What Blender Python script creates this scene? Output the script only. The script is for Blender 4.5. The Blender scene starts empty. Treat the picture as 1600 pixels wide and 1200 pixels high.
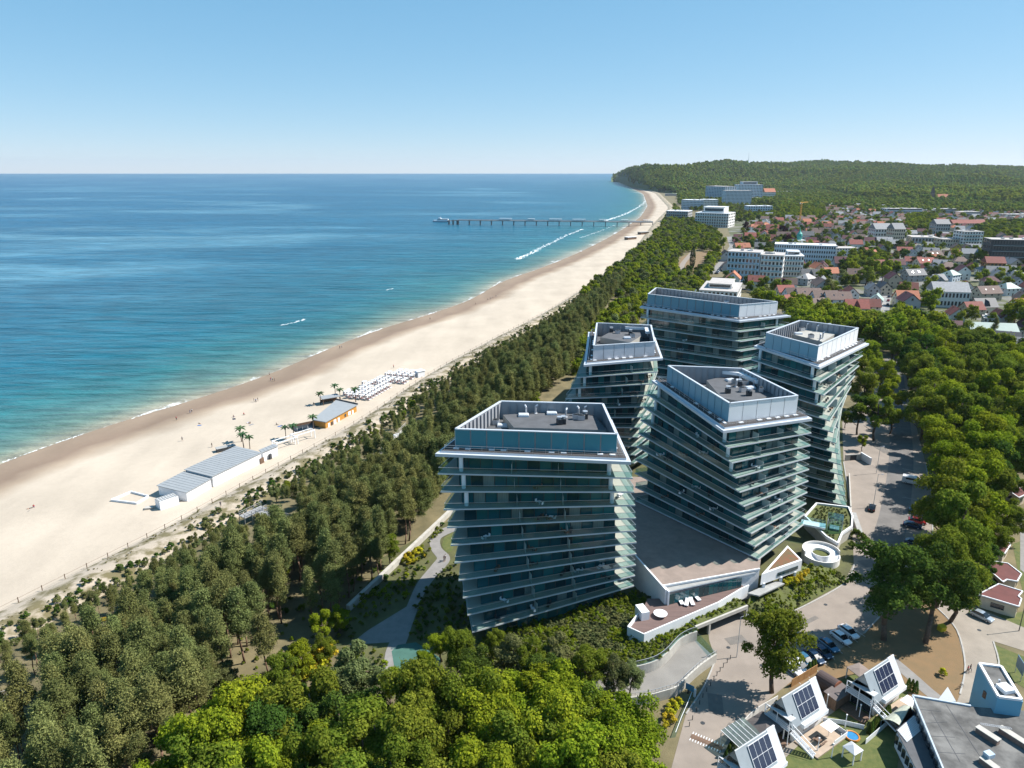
import bpy, bmesh, math, random
import numpy as np
from mathutils import Vector, Matrix
R = math.radians
random.seed(7); rng = np.random.default_rng(7)
sc = bpy.context.scene
C = sc.collection
# ---------------------------------------------------------------- camera, sky, sun, exposure
cam = bpy.data.cameras.new('camera'); camo = bpy.data.objects.new('camera', cam); C.objects.link(camo)
camo.location = (0, 0, 90); camo.rotation_euler = (R(90 - 16.8), 0, 0)
cam.sensor_width = 36; cam.lens = 24.975; cam.clip_start = 1; cam.clip_end = 60000
sc.camera = camo
SUN_EL, SUN_AZ = 48.0, 80.0           # azimuth clockwise from +Y (the viewing direction)
w = bpy.data.worlds.new('World'); sc.world = w; w.use_nodes = True
nt = w.node_tree; bg = nt.nodes['Background']
sky = nt.nodes.new('ShaderNodeTexSky'); sky.sky_type = 'NISHITA'; sky.sun_disc = False
sky.sun_elevation = R(SUN_EL); sky.sun_rotation = R(SUN_AZ)
sky.altitude = 0; sky.air_density = 0.7; sky.dust_density = 0.0; sky.ozone_density = 3.0
# film response of the clear blue sky (soft shoulder per channel)
sep = nt.nodes.new('ShaderNodeSeparateColor'); cmb = nt.nodes.new('ShaderNodeCombineColor'); nt.links.new(sky.outputs[0], sep.inputs[0])
for k, (ga, am) in enumerate(((0.78, 1.76), (0.49, 3.42), (0.39, 4.76))):
    pw = nt.nodes.new('ShaderNodeMath'); pw.operation = 'POWER'; pw.inputs[1].default_value = ga; nt.links.new(sep.outputs[k], pw.inputs[0])
    ml = nt.nodes.new('ShaderNodeMath'); ml.operation = 'MULTIPLY'; ml.inputs[1].default_value = am; nt.links.new(pw.outputs[0], ml.inputs[0]); nt.links.new(ml.outputs[0], cmb.inputs[k])
nt.links.new(cmb.outputs[0], bg.inputs[0]); bg.inputs[1].default_value = 0.05
sl = bpy.data.lights.new('sun', 'SUN'); so = bpy.data.objects.new('sun', sl); C.objects.link(so)
sl.energy = 5.0; sl.angle = R(0.5); sl.color = (1.0, 0.955, 0.89)
sd = Vector((math.sin(R(SUN_AZ)) * math.cos(R(SUN_EL)), math.cos(R(SUN_AZ)) * math.cos(R(SUN_EL)), math.sin(R(SUN_EL))))
so.rotation_euler = sd.to_track_quat('Z', 'Y').to_euler(); so.location = (200, 50, 300)
vs = sc.view_settings; vs.view_transform = 'Standard'; vs.look = 'None'; vs.exposure = 0.85; vs.gamma = 1; vs.use_curve_mapping = False
sc.render.engine = 'CYCLES'
cy = sc.cycles; cy.max_bounces = 5; cy.diffuse_bounces = 2; cy.glossy_bounces = 3; cy.transmission_bounces = 3; cy.transparent_max_bounces = 16
cy.caustics_reflective = False; cy.caustics_refractive = False; cy.use_denoising = True; cy.sample_clamp_indirect = 6
# ---------------------------------------------------------------- helpers
def P(u, v, z=0.0):
    """surveyed point: photograph pixel (1600 px wide) -> place at height z"""
    x, y = (u - 800) / 1110.0, (600 - v) / 1110.0
    s, c = math.sin(R(16.8)), math.cos(R(16.8))
    t = (z - 90.0) / (y * c - s)
    return (x * t, (c + y * s) * t)
def P3(u, v, z=0.0):
    a = P(u, v, z); return Vector((a[0], a[1], z))
def tag(o, label=None, cat=None, group=None, kind=None):
    if label: o['label'] = label
    if cat: o['category'] = cat
    if group: o['group'] = group
    if kind: o['kind'] = kind
    return o
def thing(name, label, cat, loc=(0, 0, 0), rz=0.0, group=None):
    o = bpy.data.objects.new(name, None); C.objects.link(o); o.empty_display_size = 0.5
    o.location = loc; o.rotation_euler = (0, 0, rz)
    return tag(o, label, cat, group)
def link(name, me, parent=None, loc=None, rz=None, scale=None, rot=None):
    o = bpy.data.objects.new(name, me); C.objects.link(o)
    if parent is not None: o.parent = parent
    if loc is not None: o.location = loc
    if rz is not None: o.rotation_euler = (0, 0, rz)
    if rot is not None: o.rotation_euler = rot
    if scale is not None: o.scale = scale
    return o
KIDS = {}
def kids(o):
    return [c for c in o.children]
def dup(root, loc, rz=0.0, scale=None, label=None, group=None, swap=None):
    """copy of a thing with copies of its parts and sub-parts (meshes shared)"""
    if root.name not in KIDS:
        KIDS[root.name] = [(c, list(c.children)) for c in root.children]
    r = root.copy(); C.objects.link(r); r.location = loc; r.rotation_euler = (0, 0, rz)
    if scale is not None: r.scale = scale if not isinstance(scale, (int, float)) else (scale,) * 3
    if label: r['label'] = label
    if group: r['group'] = group
    for c, gs in KIDS[root.name]:
        d = c.copy(); C.objects.link(d); d.parent = r
        if swap and c.name.split('.')[0] in swap: d.data = swap[c.name.split('.')[0]]
        for g in gs:
            e = g.copy(); C.objects.link(e); e.parent = d
    return r
class MB:
    def __init__(s): s.v, s.f, s.m = [], [], []
    def add(s, vs, fs, m=0):
        b = len(s.v); s.v += [tuple(p) for p in vs]; s.f += [tuple(b + i for i in f) for f in fs]; s.m += [m] * len(fs); return s
    def box(s, c, d, rz=0.0, m=0, M=None):
        x, y, z = d[0] / 2, d[1] / 2, d[2] / 2
        pts = [Vector((a * x, b * y, e * z)) for e in (-1, 1) for a, b in ((-1, -1), (1, -1), (1, 1), (-1, 1))]
        T = Matrix.Translation(c) @ (M if M is not None else Matrix.Rotation(rz, 4, 'Z'))
        return s.add([T @ p for p in pts], [(3, 2, 1, 0), (4, 5, 6, 7), (0, 1, 5, 4), (1, 2, 6, 5), (2, 3, 7, 6), (3, 0, 4, 7)], m)
    def prism(s, poly, z0, z1, m=0, mtop=None):
        if poly_area(poly) < 0: poly = poly[::-1]
        n = len(poly)
        zz0 = z0 if hasattr(z0, '__len__') else [z0] * n
        zz1 = z1 if hasattr(z1, '__len__') else [z1] * n
        s.add([(p[0], p[1], zz0[i]) for i, p in enumerate(poly)] + [(p[0], p[1], zz1[i]) for i, p in enumerate(poly)],
              [tuple(range(n - 1, -1, -1))] + [(i, (i + 1) % n, n + (i + 1) % n, n + i) for i in range(n)], m)
        s.add([(p[0], p[1], zz1[i]) for i, p in enumerate(poly)], [tuple(range(n))], m if mtop is None else mtop)
        return s
    def quad(s, a, b, c, d, m=0): return s.add([a, b, c, d], [(0, 1, 2, 3)], m)
    def slab(s, a, b, c, d, t, m=0):
        a, b, c, d = map(Vector, (a, b, c, d)); n = (b - a).cross(d - a).normalized() * t
        return s.add([a, b, c, d, a + n, b + n, c + n, d + n], [(3, 2, 1, 0), (4, 5, 6, 7), (0, 1, 5, 4), (1, 2, 6, 5), (2, 3, 7, 6), (3, 0, 4, 7)], m)
    def bar(s, a, b, w, h=None, m=0):
        """rectangular bar between two points"""
        a, b = Vector(a), Vector(b); h = h or w; d = b - a
        if d.length < 1e-6: return s
        q = d.to_track_quat('Y', 'Z').to_matrix().to_4x4()
        return s.box((a + b) / 2, (w, d.length, h), m=m, M=q)
    def tube(s, a, b, r0, r1=None, n=7, m=0, cap=True):
        a, b = Vector(a), Vector(b); r1 = r0 if r1 is None else r1
        q = (b - a).to_track_quat('Z', 'Y').to_matrix()
        vs = []
        for p, r in ((a, r0), (b, r1)):
            vs += [p + q @ Vector((r * math.cos(2 * math.pi * i / n), r * math.sin(2 * math.pi * i / n), 0)) for i in range(n)]
        fs = [(i, (i + 1) % n, n + (i + 1) % n, n + i) for i in range(n)]
        if cap: fs += [tuple(range(n - 1, -1, -1)), tuple(range(n, 2 * n))]
        return s.add(vs, fs, m)
    def lathe(s, prof, n=12, m=0, c=(0, 0, 0)):
        k = len(prof)
        vs = [(c[0] + r * math.cos(2 * math.pi * i / n), c[1] + r * math.sin(2 * math.pi * i / n), c[2] + z) for r, z in prof for i in range(n)]
        fs = [(j * n + i, j * n + (i + 1) % n, (j + 1) * n + (i + 1) % n, (j + 1) * n + i) for j in range(k - 1) for i in range(n)]
        return s.add(vs, fs, m)
    def mesh(s, name, mats, smooth=False):
        me = bpy.data.meshes.new(name); me.from_pydata([tuple(v) for v in s.v], [], s.f)
        for m in (mats if isinstance(mats, (list, tuple)) else [mats]): me.materials.append(m)
        me.polygons.foreach_set('material_index', s.m)
        if smooth: me.polygons.foreach_set('use_smooth', [True] * len(s.f))
        me.update(); return me
    def build(s, name, mats, parent=None, smooth=False, **k):
        return link(name, s.mesh(name, mats, smooth), parent, **k)
def poly_area(p): return 0.5 * sum(p[i][0] * p[(i + 1) % len(p)][1] - p[(i + 1) % len(p)][0] * p[i][1] for i in range(len(p)))
def inset(poly, d):
    """offset a convex/concave polygon inwards; d scalar or per-edge list"""
    n = len(poly); sg = 1 if poly_area(poly) > 0 else -1
    dd = d if hasattr(d, '__len__') else [d] * n
    L = []
    for i in range(n):
        a, b = Vector(poly[i][:2]), Vector(poly[(i + 1) % n][:2]); e = (b - a).normalized(); nn = Vector((-e.y, e.x)) * sg
        L.append((a + nn * dd[i], e))
    out = []
    for i in range(n):
        (p, e), (q, g) = L[i - 1], L[i]
        den = e.x * g.y - e.y * g.x
        if abs(den) < 1e-6: out.append((q.x, q.y)); continue
        t = ((q - p).x * g.y - (q - p).y * g.x) / den
        r = p + e * t; out.append((r.x, r.y))
    return out
def lerp(a, b, t): return tuple(x + (y - x) * t for x, y in zip(a, b))
def interp(x, tab):
    if x <= tab[0][0]: i = 0
    elif x >= tab[-1][0]: i = len(tab) - 2
    else:
        i = 0
        while x > tab[i + 1][0]: i += 1
    (x0, y0), (x1, y1) = tab[i], tab[i + 1]
    return y0 + (y1 - y0) * (x - x0) / (x1 - x0)
def inside(p, poly):
    x, y = p; c = False; n = len(poly); j = n - 1
    for i in range(n):
        xi, yi = poly[i][0], poly[i][1]; xj, yj = poly[j][0], poly[j][1]
        if (yi > y) != (yj > y) and x < (xj - xi) * (y - yi) / (yj - yi) + xi: c = not c
        j = i
    return c
def spline(pts, k=6):
    out = []; n = len(pts)
    for i in range(n - 1):
        p0, p1, p2, p3 = pts[max(i - 1, 0)], pts[i], pts[i + 1], pts[min(i + 2, n - 1)]
        for j in range(k):
            t = j / k
            out.append(tuple(0.5 * (2 * b + (c - a) * t + (2 * a - 5 * b + 4 * c - d) * t * t + (3 * b - a - 3 * c + d) * t ** 3) for a, b, c, d in zip(p0, p1, p2, p3)))
    out.append(tuple(pts[-1])); return out
def ribbon(cl, w):
    """polygon strip of width w (scalar or list) about a centre line"""
    Lf, Rt = [], []
    for i, p in enumerate(cl):
        a, b = Vector(cl[max(i - 1, 0)][:2]), Vector(cl[min(i + 1, len(cl) - 1)][:2]); e = (b - a).normalized(); n = Vector((-e.y, e.x))
        ww = (w[i] if hasattr(w, '__len__') else w) / 2; q = Vector(p[:2])
        Lf.append(tuple(q + n * ww)); Rt.append(tuple(q - n * ww))
    return Lf, Rt
# ---------------------------------------------------------------- materials
MATS = {}
def srgb(h):
    h = h.lstrip('#'); c = [int(h[i:i + 2], 16) / 255 for i in (0, 2, 4)]
    return tuple(x / 12.92 if x <= 0.04045 else ((x + 0.055) / 1.055) ** 2.4 for x in c)
def mat(name, col, rough=0.7, var=0.12, scale=1.5, bump=0.0, bscale=8.0, metal=0.0, spec=0.5, col2=None, detail=4.0, thr=None, coords='Object', rnd=0.0, stretch=None):
    m = bpy.data.materials.new(name); m.use_nodes = True; n = m.node_tree.nodes; l = m.node_tree.links; b = n['Principled BSDF']
    b.inputs['Roughness'].default_value = rough; b.inputs['Metallic'].default_value = metal; b.inputs['Specular IOR Level'].default_value = spec
    tc = n.new('ShaderNodeTexCoord'); src = tc.outputs[coords] if coords != 'World' else n.new('ShaderNodeNewGeometry').outputs['Position']
    if stretch:
        mp = n.new('ShaderNodeMapping'); mp.inputs['Scale'].default_value = stretch; l.new(src, mp.inputs[0]); src = mp.outputs[0]
    nz = n.new('ShaderNodeTexNoise'); nz.inputs['Scale'].default_value = scale; nz.inputs['Detail'].default_value = detail; nz.inputs['Roughness'].default_value = 0.6
    l.new(src, nz.inputs['Vector'])
    mx = n.new('ShaderNodeMix'); mx.data_type = 'RGBA'
    c2 = col2 if col2 else tuple(min(1, c * (1 + var)) for c in col)
    c1 = col if col2 else tuple(c * (1 - var) for c in col)
    mx.inputs[6].default_value = (*c1, 1); mx.inputs[7].default_value = (*c2, 1)
    mr = n.new('ShaderNodeMapRange'); lo, hi = thr if thr else (0.3, 0.7)
    mr.inputs[1].default_value = lo; mr.inputs[2].default_value = hi
    l.new(nz.outputs[0], mr.inputs[0]); l.new(mr.outputs[0], mx.inputs[0])
    out = mx.outputs[2]
    if rnd:
        oi = n.new('ShaderNodeObjectInfo'); hs = n.new('ShaderNodeHueSaturation')
        r2 = n.new('ShaderNodeMapRange'); r2.inputs[3].default_value = 1 - rnd; r2.inputs[4].default_value = 1 + rnd
        l.new(oi.outputs['Random'], r2.inputs[0]); l.new(r2.outputs[0], hs.inputs['Value']); l.new(out, hs.inputs['Color']); out = hs.outputs[0]
    l.new(out, b.inputs['Base Color'])
    if bump:
        nb = n.new('ShaderNodeTexNoise'); nb.inputs['Scale'].default_value = bscale; nb.inputs['Detail'].default_value = 3; l.new(src, nb.inputs['Vector'])
        bp = n.new('ShaderNodeBump'); bp.inputs['Strength'].default_value = bump; bp.inputs['Distance'].default_value = 0.1
        l.new(nb.outputs[0], bp.inputs['Height']); l.new(bp.outputs[0], b.inputs['Normal'])
    MATS[name] = m; return m
def leafmat(name, c1, c2, trans=0.35, rnd=0.25, hue=0.03):
    m = bpy.data.materials.new(name); m.use_nodes = True; n = m.node_tree.nodes; l = m.node_tree.links
    for x in list(n):
        if x.type != 'OUTPUT_MATERIAL': n.remove(x)
    out = [x for x in n if x.type == 'OUTPUT_MATERIAL'][0]
    oi = n.new('ShaderNodeObjectInfo'); gp = n.new('ShaderNodeNewGeometry'); tc = n.new('ShaderNodeTexCoord')
    nz = n.new('ShaderNodeTexNoise'); nz.inputs['Scale'].default_value = 0.45; nz.inputs['Detail'].default_value = 2; l.new(tc.outputs['Object'], nz.inputs['Vector'])
    ad = n.new('ShaderNodeMath'); ad.operation = 'ADD'; l.new(gp.outputs['Random Per Island'], ad.inputs[0]); l.new(nz.outputs[0], ad.inputs[1])
    mr = n.new('ShaderNodeMapRange'); mr.inputs[1].default_value = 0.45; mr.inputs[2].default_value = 1.5; l.new(ad.outputs[0], mr.inputs[0])
    mx = n.new('ShaderNodeMix'); mx.data_type = 'RGBA'; mx.inputs[6].default_value = (*c1, 1); mx.inputs[7].default_value = (*c2, 1); l.new(mr.outputs[0], mx.inputs[0])
    hs = n.new('ShaderNodeHueSaturation')
    r2 = n.new('ShaderNodeMapRange'); r2.inputs[3].default_value = 1 - rnd; r2.inputs[4].default_value = 1 + rnd; l.new(oi.outputs['Random'], r2.inputs[0]); l.new(r2.outputs[0], hs.inputs['Value'])
    m7 = n.new('ShaderNodeMath'); m7.operation = 'MULTIPLY'; m7.inputs[1].default_value = 7.31; l.new(oi.outputs['Random'], m7.inputs[0])
    fr = n.new('ShaderNodeMath'); fr.operation = 'FRACT'; l.new(m7.outputs[0], fr.inputs[0])
    r3 = n.new('ShaderNodeMapRange'); r3.inputs[3].default_value = 0.5 - hue; r3.inputs[4].default_value = 0.5 + hue; l.new(fr.outputs[0], r3.inputs[0]); l.new(r3.outputs[0], hs.inputs['Hue'])
    l.new(mx.outputs[2], hs.inputs['Color'])
    d = n.new('ShaderNodeBsdfDiffuse'); t = n.new('ShaderNodeBsdfTranslucent'); l.new(hs.outputs[0], d.inputs[0]); l.new(hs.outputs[0], t.inputs[0])
    ms = n.new('ShaderNodeMixShader'); ms.inputs[0].default_value = trans; l.new(d.outputs[0], ms.inputs[1]); l.new(t.outputs[0], ms.inputs[2])
    l.new(ms.outputs[0], out.inputs[0]); MATS[name] = m; return m
def glassmat(name, tint, opac, rough=0.03):
    """thin sheet glass: tinted see-through plus a fresnel reflection"""
    m = bpy.data.materials.new(name); m.use_nodes = True; n = m.node_tree.nodes; l = m.node_tree.links
    n.remove(n['Principled BSDF']); out = n['Material Output']
    tr = n.new('ShaderNodeBsdfTransparent'); tr.inputs[0].default_value = (*tint, 1)
    gl = n.new('ShaderNodeBsdfGlossy'); gl.inputs['Roughness'].default_value = rough; gl.inputs[0].default_value = (0.9, 0.95, 0.97, 1)
    df = n.new('ShaderNodeBsdfDiffuse'); df.inputs[0].default_value = (*[0.35 * x for x in tint], 1)
    m1 = n.new('ShaderNodeMixShader'); m1.inputs[0].default_value = opac; l.new(tr.outputs[0], m1.inputs[1]); l.new(df.outputs[0], m1.inputs[2])
    lw = n.new('ShaderNodeLayerWeight'); pw = n.new('ShaderNodeMath'); pw.operation = 'POWER'; pw.inputs[1].default_value = 4.0; l.new(lw.outputs['Facing'], pw.inputs[0])
    sc_ = n.new('ShaderNodeMath'); sc_.operation = 'MULTIPLY_ADD'; sc_.inputs[1].default_value = 0.5; sc_.inputs[2].default_value = 0.03; l.new(pw.outputs[0], sc_.inputs[0])
    m2 = n.new('ShaderNodeMixShader'); l.new(sc_.outputs[0], m2.inputs[0]); l.new(m1.outputs[0], m2.inputs[1]); l.new(gl.outputs[0], m2.inputs[2])
    l.new(m2.outputs[0], out.inputs[0]); MATS[name] = m; return m
WHITE = mat('white_paint', (0.76, 0.77, 0.79), 0.45, 0.05, 0.6)
CONC = mat('pale_concrete', (0.42, 0.40, 0.36), 0.8, 0.12, 0.8, 0.2)
GREYC = mat('grey_concrete', (0.3, 0.3, 0.29), 0.85, 0.15, 0.9, 0.2)
ASPH = mat('asphalt', (0.11, 0.108, 0.105), 0.9, 0.25, 0.35, 0.2, detail=8)
PAVE = mat('paving', (0.26, 0.225, 0.185), 0.85, 0.16, 0.28, 0.2, detail=9)
PAVE2 = mat('grey_paving', (0.21, 0.20, 0.19), 0.85, 0.14, 0.5, 0.2, detail=8)
SANDM = mat('sand', (0.545, 0.455, 0.35), 0.95, 0.1, 0.05, 0.35, 2.5, detail=10, spec=0.1)
BITU = mat('roof_bitumen', (0.085, 0.088, 0.095), 0.9, 0.2, 0.5, detail=8)
METAL = mat('galvanised_metal', (0.55, 0.57, 0.6), 0.4, 0.1, 1.0, metal=0.6)
DARKM = mat('dark_metal', (0.035, 0.04, 0.045), 0.5, 0.2)
BLACK = mat('black_rubber', (0.02, 0.02, 0.022), 0.7)
WOOD = mat('brown_wood', (0.14, 0.085, 0.055), 0.75, 0.3, 1.2, stretch=(1, 6, 1))
BARK = mat('bark', (0.105, 0.075, 0.055), 0.95, 0.35, 3.0)
PBARK = mat('pine_bark', (0.16, 0.095, 0.062), 0.95, 0.4, 2.0)
REDTILE = mat('red_roof_tiles', (0.2, 0.055, 0.042), 0.8, 0.22, 1.2, 0.3, 6, rnd=0.35)
ORTILE = mat('orange_roof_tiles', (0.33, 0.115, 0.06), 0.8, 0.2, 1.2, 0.3, 6, rnd=0.25)
BRTILE = mat('brown_roof_tiles', (0.12, 0.078, 0.065), 0.8, 0.25, 1.2, 0.3, 6, rnd=0.4)
GRTILE = mat('grey_roof', (0.165, 0.17, 0.18), 0.7, 0.2, 1.0, 0.2, 6, rnd=0.45)
MRTILE = mat('maroon_roof', (0.085, 0.022, 0.03), 0.75, 0.2, 1.0, rnd=0.2)
WALLW = mat('white_render', (0.68, 0.66, 0.63), 0.85, 0.08, 0.7, rnd=0.1)
WALLC = mat('cream_render', (0.55, 0.46, 0.35), 0.85, 0.1, 0.7, rnd=0.2)
WALLG = mat('grey_render', (0.36, 0.36, 0.36), 0.85, 0.1, 0.7, rnd=0.25)
WALLB = mat('pale_blue_render', (0.52, 0.59, 0.65), 0.85, 0.06, 0.7)
WIN = mat('window_glass', (0.02, 0.03, 0.04), 0.08, 0.4, 0.7, spec=0.8)
GRASS = mat('lawn', (0.06, 0.085, 0.02), 0.95, 0.3, 0.9, 0.6, 6, detail=8, col2=(0.12, 0.125, 0.035))
DRYG = mat('dry_ground', (0.2, 0.125, 0.06), 0.95, 0.25, 0.45, 0.5, 5, detail=10, col2=(0.16, 0.11, 0.055))
LEAFB = leafmat('leaves_bright', (0.095, 0.145, 0.012), (0.295, 0.345, 0.024), 0.42, 0.14, 0.014)
LEAFM = leafmat('leaves_mid', (0.078, 0.122, 0.014), (0.235, 0.275, 0.034), 0.48, 0.16, 0.016)
LEAFD = leafmat('leaves_dark', (0.034, 0.066, 0.013), (0.1, 0.15, 0.026), 0.35)
LEAFO = leafmat('leaves_olive', (0.08, 0.098, 0.036), (0.19, 0.21, 0.08), 0.35)
LEAFP = leafmat('pine_needles', (0.094, 0.112, 0.038), (0.235, 0.248, 0.086), 0.3, 0.2, 0.025)
LEAFR = leafmat('leaves_purple', (0.03, 0.012, 0.018), (0.07, 0.025, 0.03), 0.2)
LEAFY = leafmat('leaves_yellow', (0.3, 0.26, 0.02), (0.56, 0.47, 0.035), 0.3, 0.15)
LEAFK = leafmat('poplar_leaves', (0.018, 0.04, 0.015), (0.045, 0.075, 0.025), 0.2)
PALMG = leafmat('palm_fronds', (0.03, 0.07, 0.03), (0.07, 0.13, 0.06), 0.15)
# ---------------------------------------------------------------- coast survey lines
SHORE = [(-200, -301.), (219.1, -170.7), (245.9, -160.8), (275.1, -144.0), (309.3, -122.3), (357.4, -106.5), (409.3, -90.6), (455.8, -66.8), (493.6, -45.0), (549.2, -24.9), (621.7, -11.2), (682.6, 18.4), (833.3, 74.3), (1034.4, 137.5), (1207.4, 186.5), (1487.0, 261.4), (1964.5, 364.4), (2957.6, 527.9), (4894.1, 742.9), (6251.8, 877.4), (6700, 1100), (18000, 9000)]
FENCE = [(-200, -270.), (132.2, -110.2), (144.7, -103.9), (156.2, -98.2), (176.6, -88.0), (202.1, -79.2), (222.9, -69.1), (251.5, -57.7), (311.5, -40.9), (380.5, -14.1), (462.1, 21.1), (601.9, 70.6), (853.4, 144.3), (1267.2, 245.7), (1805.6, 387.3), (2957, 575), (4894, 772), (6251, 897), (6700, 1130), (18000, 9040)]
EDGE = [(-200, -255.), (120.1, -101.6), (136.7, -91.9), (159.1, -80.3), (188.6, -70.7), (229.2, -53.1), (298.1, -33.7), (376.4, 0.0), (504.2, 45.8), (919.6, 172.0), (1300, 268), (1785.7, 397.0), (2957, 590), (4894, 782), (6251, 905), (6700, 1140), (18000, 9060)]
def smooth_tab(tab, f=0.0):
    return lambda y: interp(y, tab)
def xs(y):
    # soften the corners of the surveyed line
    d = 6 + y * 0.02
    return sum(interp(y + k * d, SHORE) for k in (-2, -1, 0, 1, 2)) / 5
def xf(y):
    d = 4 + y * 0.02
    return sum(interp(y + k * d, FENCE) for k in (-2, -1, 0, 1, 2)) / 5
def xe(y):
    d = 4 + y * 0.02
    return sum(interp(y + k * d, EDGE) for k in (-2, -1, 0, 1, 2)) / 5
ys_ = list(np.arange(40, 700, 5.0)) + list(np.arange(700, 1600, 14.0)) + list(np.arange(1600, 3200, 40.0)) + list(np.arange(3200, 6700, 110.0))
ys_ = [-200, -100, -40, 0, 20] + [float(y) for y in ys_]
from mathutils import noise as mn
def fb(x, y, s, seed=0.0, o=4):
    return mn.fractal(Vector((x / s + seed, y / s - seed, seed * 0.37)), 1.0, 2.0, o)
def grid(name, rows, mats, attrs=None, smooth=True, kind='structure', midx=None):
    nr, nc = len(rows), len(rows[0])
    me = bpy.data.meshes.new(name)
    me.from_pydata([p for r in rows for p in r], [], [(i * nc + j, i * nc + j + 1, (i + 1) * nc + j + 1, (i + 1) * nc + j) for i in range(nr - 1) for j in range(nc - 1)])
    for m in mats: me.materials.append(m)
    if smooth: me.polygons.foreach_set('use_smooth', [True] * len(me.polygons))
    for k, vals in (attrs or {}).items():
        a = me.attributes.new(k, 'FLOAT', 'POINT'); a.data.foreach_set('value', vals)
    o = link(name, me); tag(o, kind=kind); return o
# ---------------------------------------------------------------- sea
def sea_material():
    m = bpy.data.materials.new('sea_water'); m.use_nodes = True; n = m.node_tree.nodes; l = m.node_tree.links; b = n['Principled BSDF']
    at = n.new('ShaderNodeAttribute'); at.attribute_name = 'off'
    pos = n.new('ShaderNodeNewGeometry').outputs['Position']
    def noise(scale, detail, stretch, rot=0.0, rough=0.55):
        mp = n.new('ShaderNodeMapping'); mp.inputs['Scale'].default_value = stretch; mp.inputs['Rotation'].default_value = (0, 0, rot); l.new(pos, mp.inputs[0])
        z = n.new('ShaderNodeTexNoise'); z.inputs['Scale'].default_value = scale; z.inputs['Detail'].default_value = detail; z.inputs['Roughness'].default_value = rough; l.new(mp.outputs[0], z.inputs[0]); return z.outputs[0]
    def math_(op, a, bv=None):
        x = n.new('ShaderNodeMath'); x.operation = op
        (l.new(a, x.inputs[0]) if not isinstance(a, (int, float)) else setattr(x.inputs[0], 'default_value', a))
        if bv is not None: (l.new(bv, x.inputs[1]) if not isinstance(bv, (int, float)) else setattr(x.inputs[1], 'default_value', bv))
        return x.outputs[0]
    def mapr(s, a, b2, c=0., d=1.):
        x = n.new('ShaderNodeMapRange'); x.inputs[1].default_value = a; x.inputs[2].default_value = b2; x.inputs[3].default_value = c; x.inputs[4].default_value = d; l.new(s, x.inputs[0]); return x.outputs[0]
    wob = mapr(noise(0.012, 4, (1, 0.45, 1), 0.35), 0.3, 0.7, -1, 1)
    o2 = math_('ADD', at.outputs['Fac'], math_('MULTIPLY', wob, mapr(at.outputs['Fac'], 0, 120, 2.5, 38)))
    lg = math_('LOGARITHM', math_('MAXIMUM', o2, 1.0), 10.0)
    cr = n.new('ShaderNodeValToRGB'); l.new(math_('MULTIPLY', lg, 0.25), cr.inputs[0])
    el = cr.color_ramp.elements
    stops = [(0.0, (0.30, 0.27, 0.2)), (0.19, (0.23, 0.24, 0.18)), (0.30, (0.10, 0.17, 0.14)), (0.40, (0.024, 0.125, 0.135)), (0.5, (0.008, 0.10, 0.14)), (0.62, (0.005, 0.088, 0.15)), (0.74, (0.005, 0.084, 0.158)), (0.9, (0.006, 0.086, 0.172))]
    el[0].position, el[0].color = stops[0][0], (*stops[0][1], 1); el[1].position, el[1].color = stops[-1][0], (*stops[-1][1], 1)
    for p_, c_ in stops[1:-1]:
        e = el.new(p_); e.color = (*c_, 1)
    # wind slicks over the deep water, their sheen painted in as paler colour
    ridge = mapr(math_('ABSOLUTE', math_('SUBTRACT', noise(0.0011, 5, (0.5, 1.25, 1), -0.5, 0.55), 0.5)), 0.0, 0.045, 1, 0)
    patchy = mapr(noise(0.0023, 6, (0.5, 1.6, 1), 0.25, 0.6), 0.42, 0.62)
    slick = math_('MULTIPLY', math_('MAXIMUM', math_('MULTIPLY', ridge, patchy), math_('MULTIPLY', mapr(noise(0.0009, 8, (0.5, 1.7, 1), -0.3, 0.68), 0.54, 0.66), 0.6)), mapr(at.outputs['Fac'], 90, 420))
    gust = mapr(noise(0.006, 5, (0.5, 1.6, 1), 0.2), 0.3, 0.75)
    mx = n.new('ShaderNodeMix'); mx.data_type = 'RGBA'; l.new(math_('MULTIPLY', slick, 0.7), mx.inputs[0]); l.new(cr.outputs[0], mx.inputs[6]); mx.inputs[7].default_value = (0.13, 0.29, 0.37, 1)
    mg = n.new('ShaderNodeMix'); mg.data_type = 'RGBA'; mg.blend_type = 'MULTIPLY'; mg.inputs[0].default_value = 1; l.new(mx.outputs[2], mg.inputs[6])
    gc = n.new('ShaderNodeCombineColor'); gv = math_('MULTIPLY', mapr(gust, 0, 1, 0.78, 1.16), mapr(noise(0.16, 4, (0.3, 1.5, 1), 0.42), 0.35, 0.68, 0.68, 1.34))  # gust tone, times ripple light and shade painted into the water colour
    for k in range(3): l.new(gv, gc.inputs[k])
    l.new(gc.outputs[0], mg.inputs[7])
    # surf foam at the water's edge
    fn = noise(0.06, 6, (1, 0.5, 1), 0.3, 0.65)
    edge = mapr(at.outputs['Fac'], 0, 9, 0.50, 0.30)
    near = mapr(at.outputs['Fac'], 10, 18, 1, 0)
    foam = math_('MULTIPLY', mapr(math_('ADD', math_('SUBTRACT', fn, 0.5), edge), 0.50, 0.58), near)
    foam = math_('MULTIPLY', foam, mapr(noise(0.35, 3, (1, 1, 1)), 0.35, 0.55))
    mf = n.new('ShaderNodeMix'); mf.data_type = 'RGBA'; l.new(foam, mf.inputs[0]); l.new(mg.outputs[2], mf.inputs[6]); mf.inputs[7].default_value = (0.78, 0.8, 0.8, 1)
    l.new(mf.outputs[2], b.inputs['Base Color'])
    b.inputs['Roughness'].default_value = 0.28; b.inputs['IOR'].default_value = 1.33; b.inputs['Specular IOR Level'].default_value = 0.36
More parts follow.
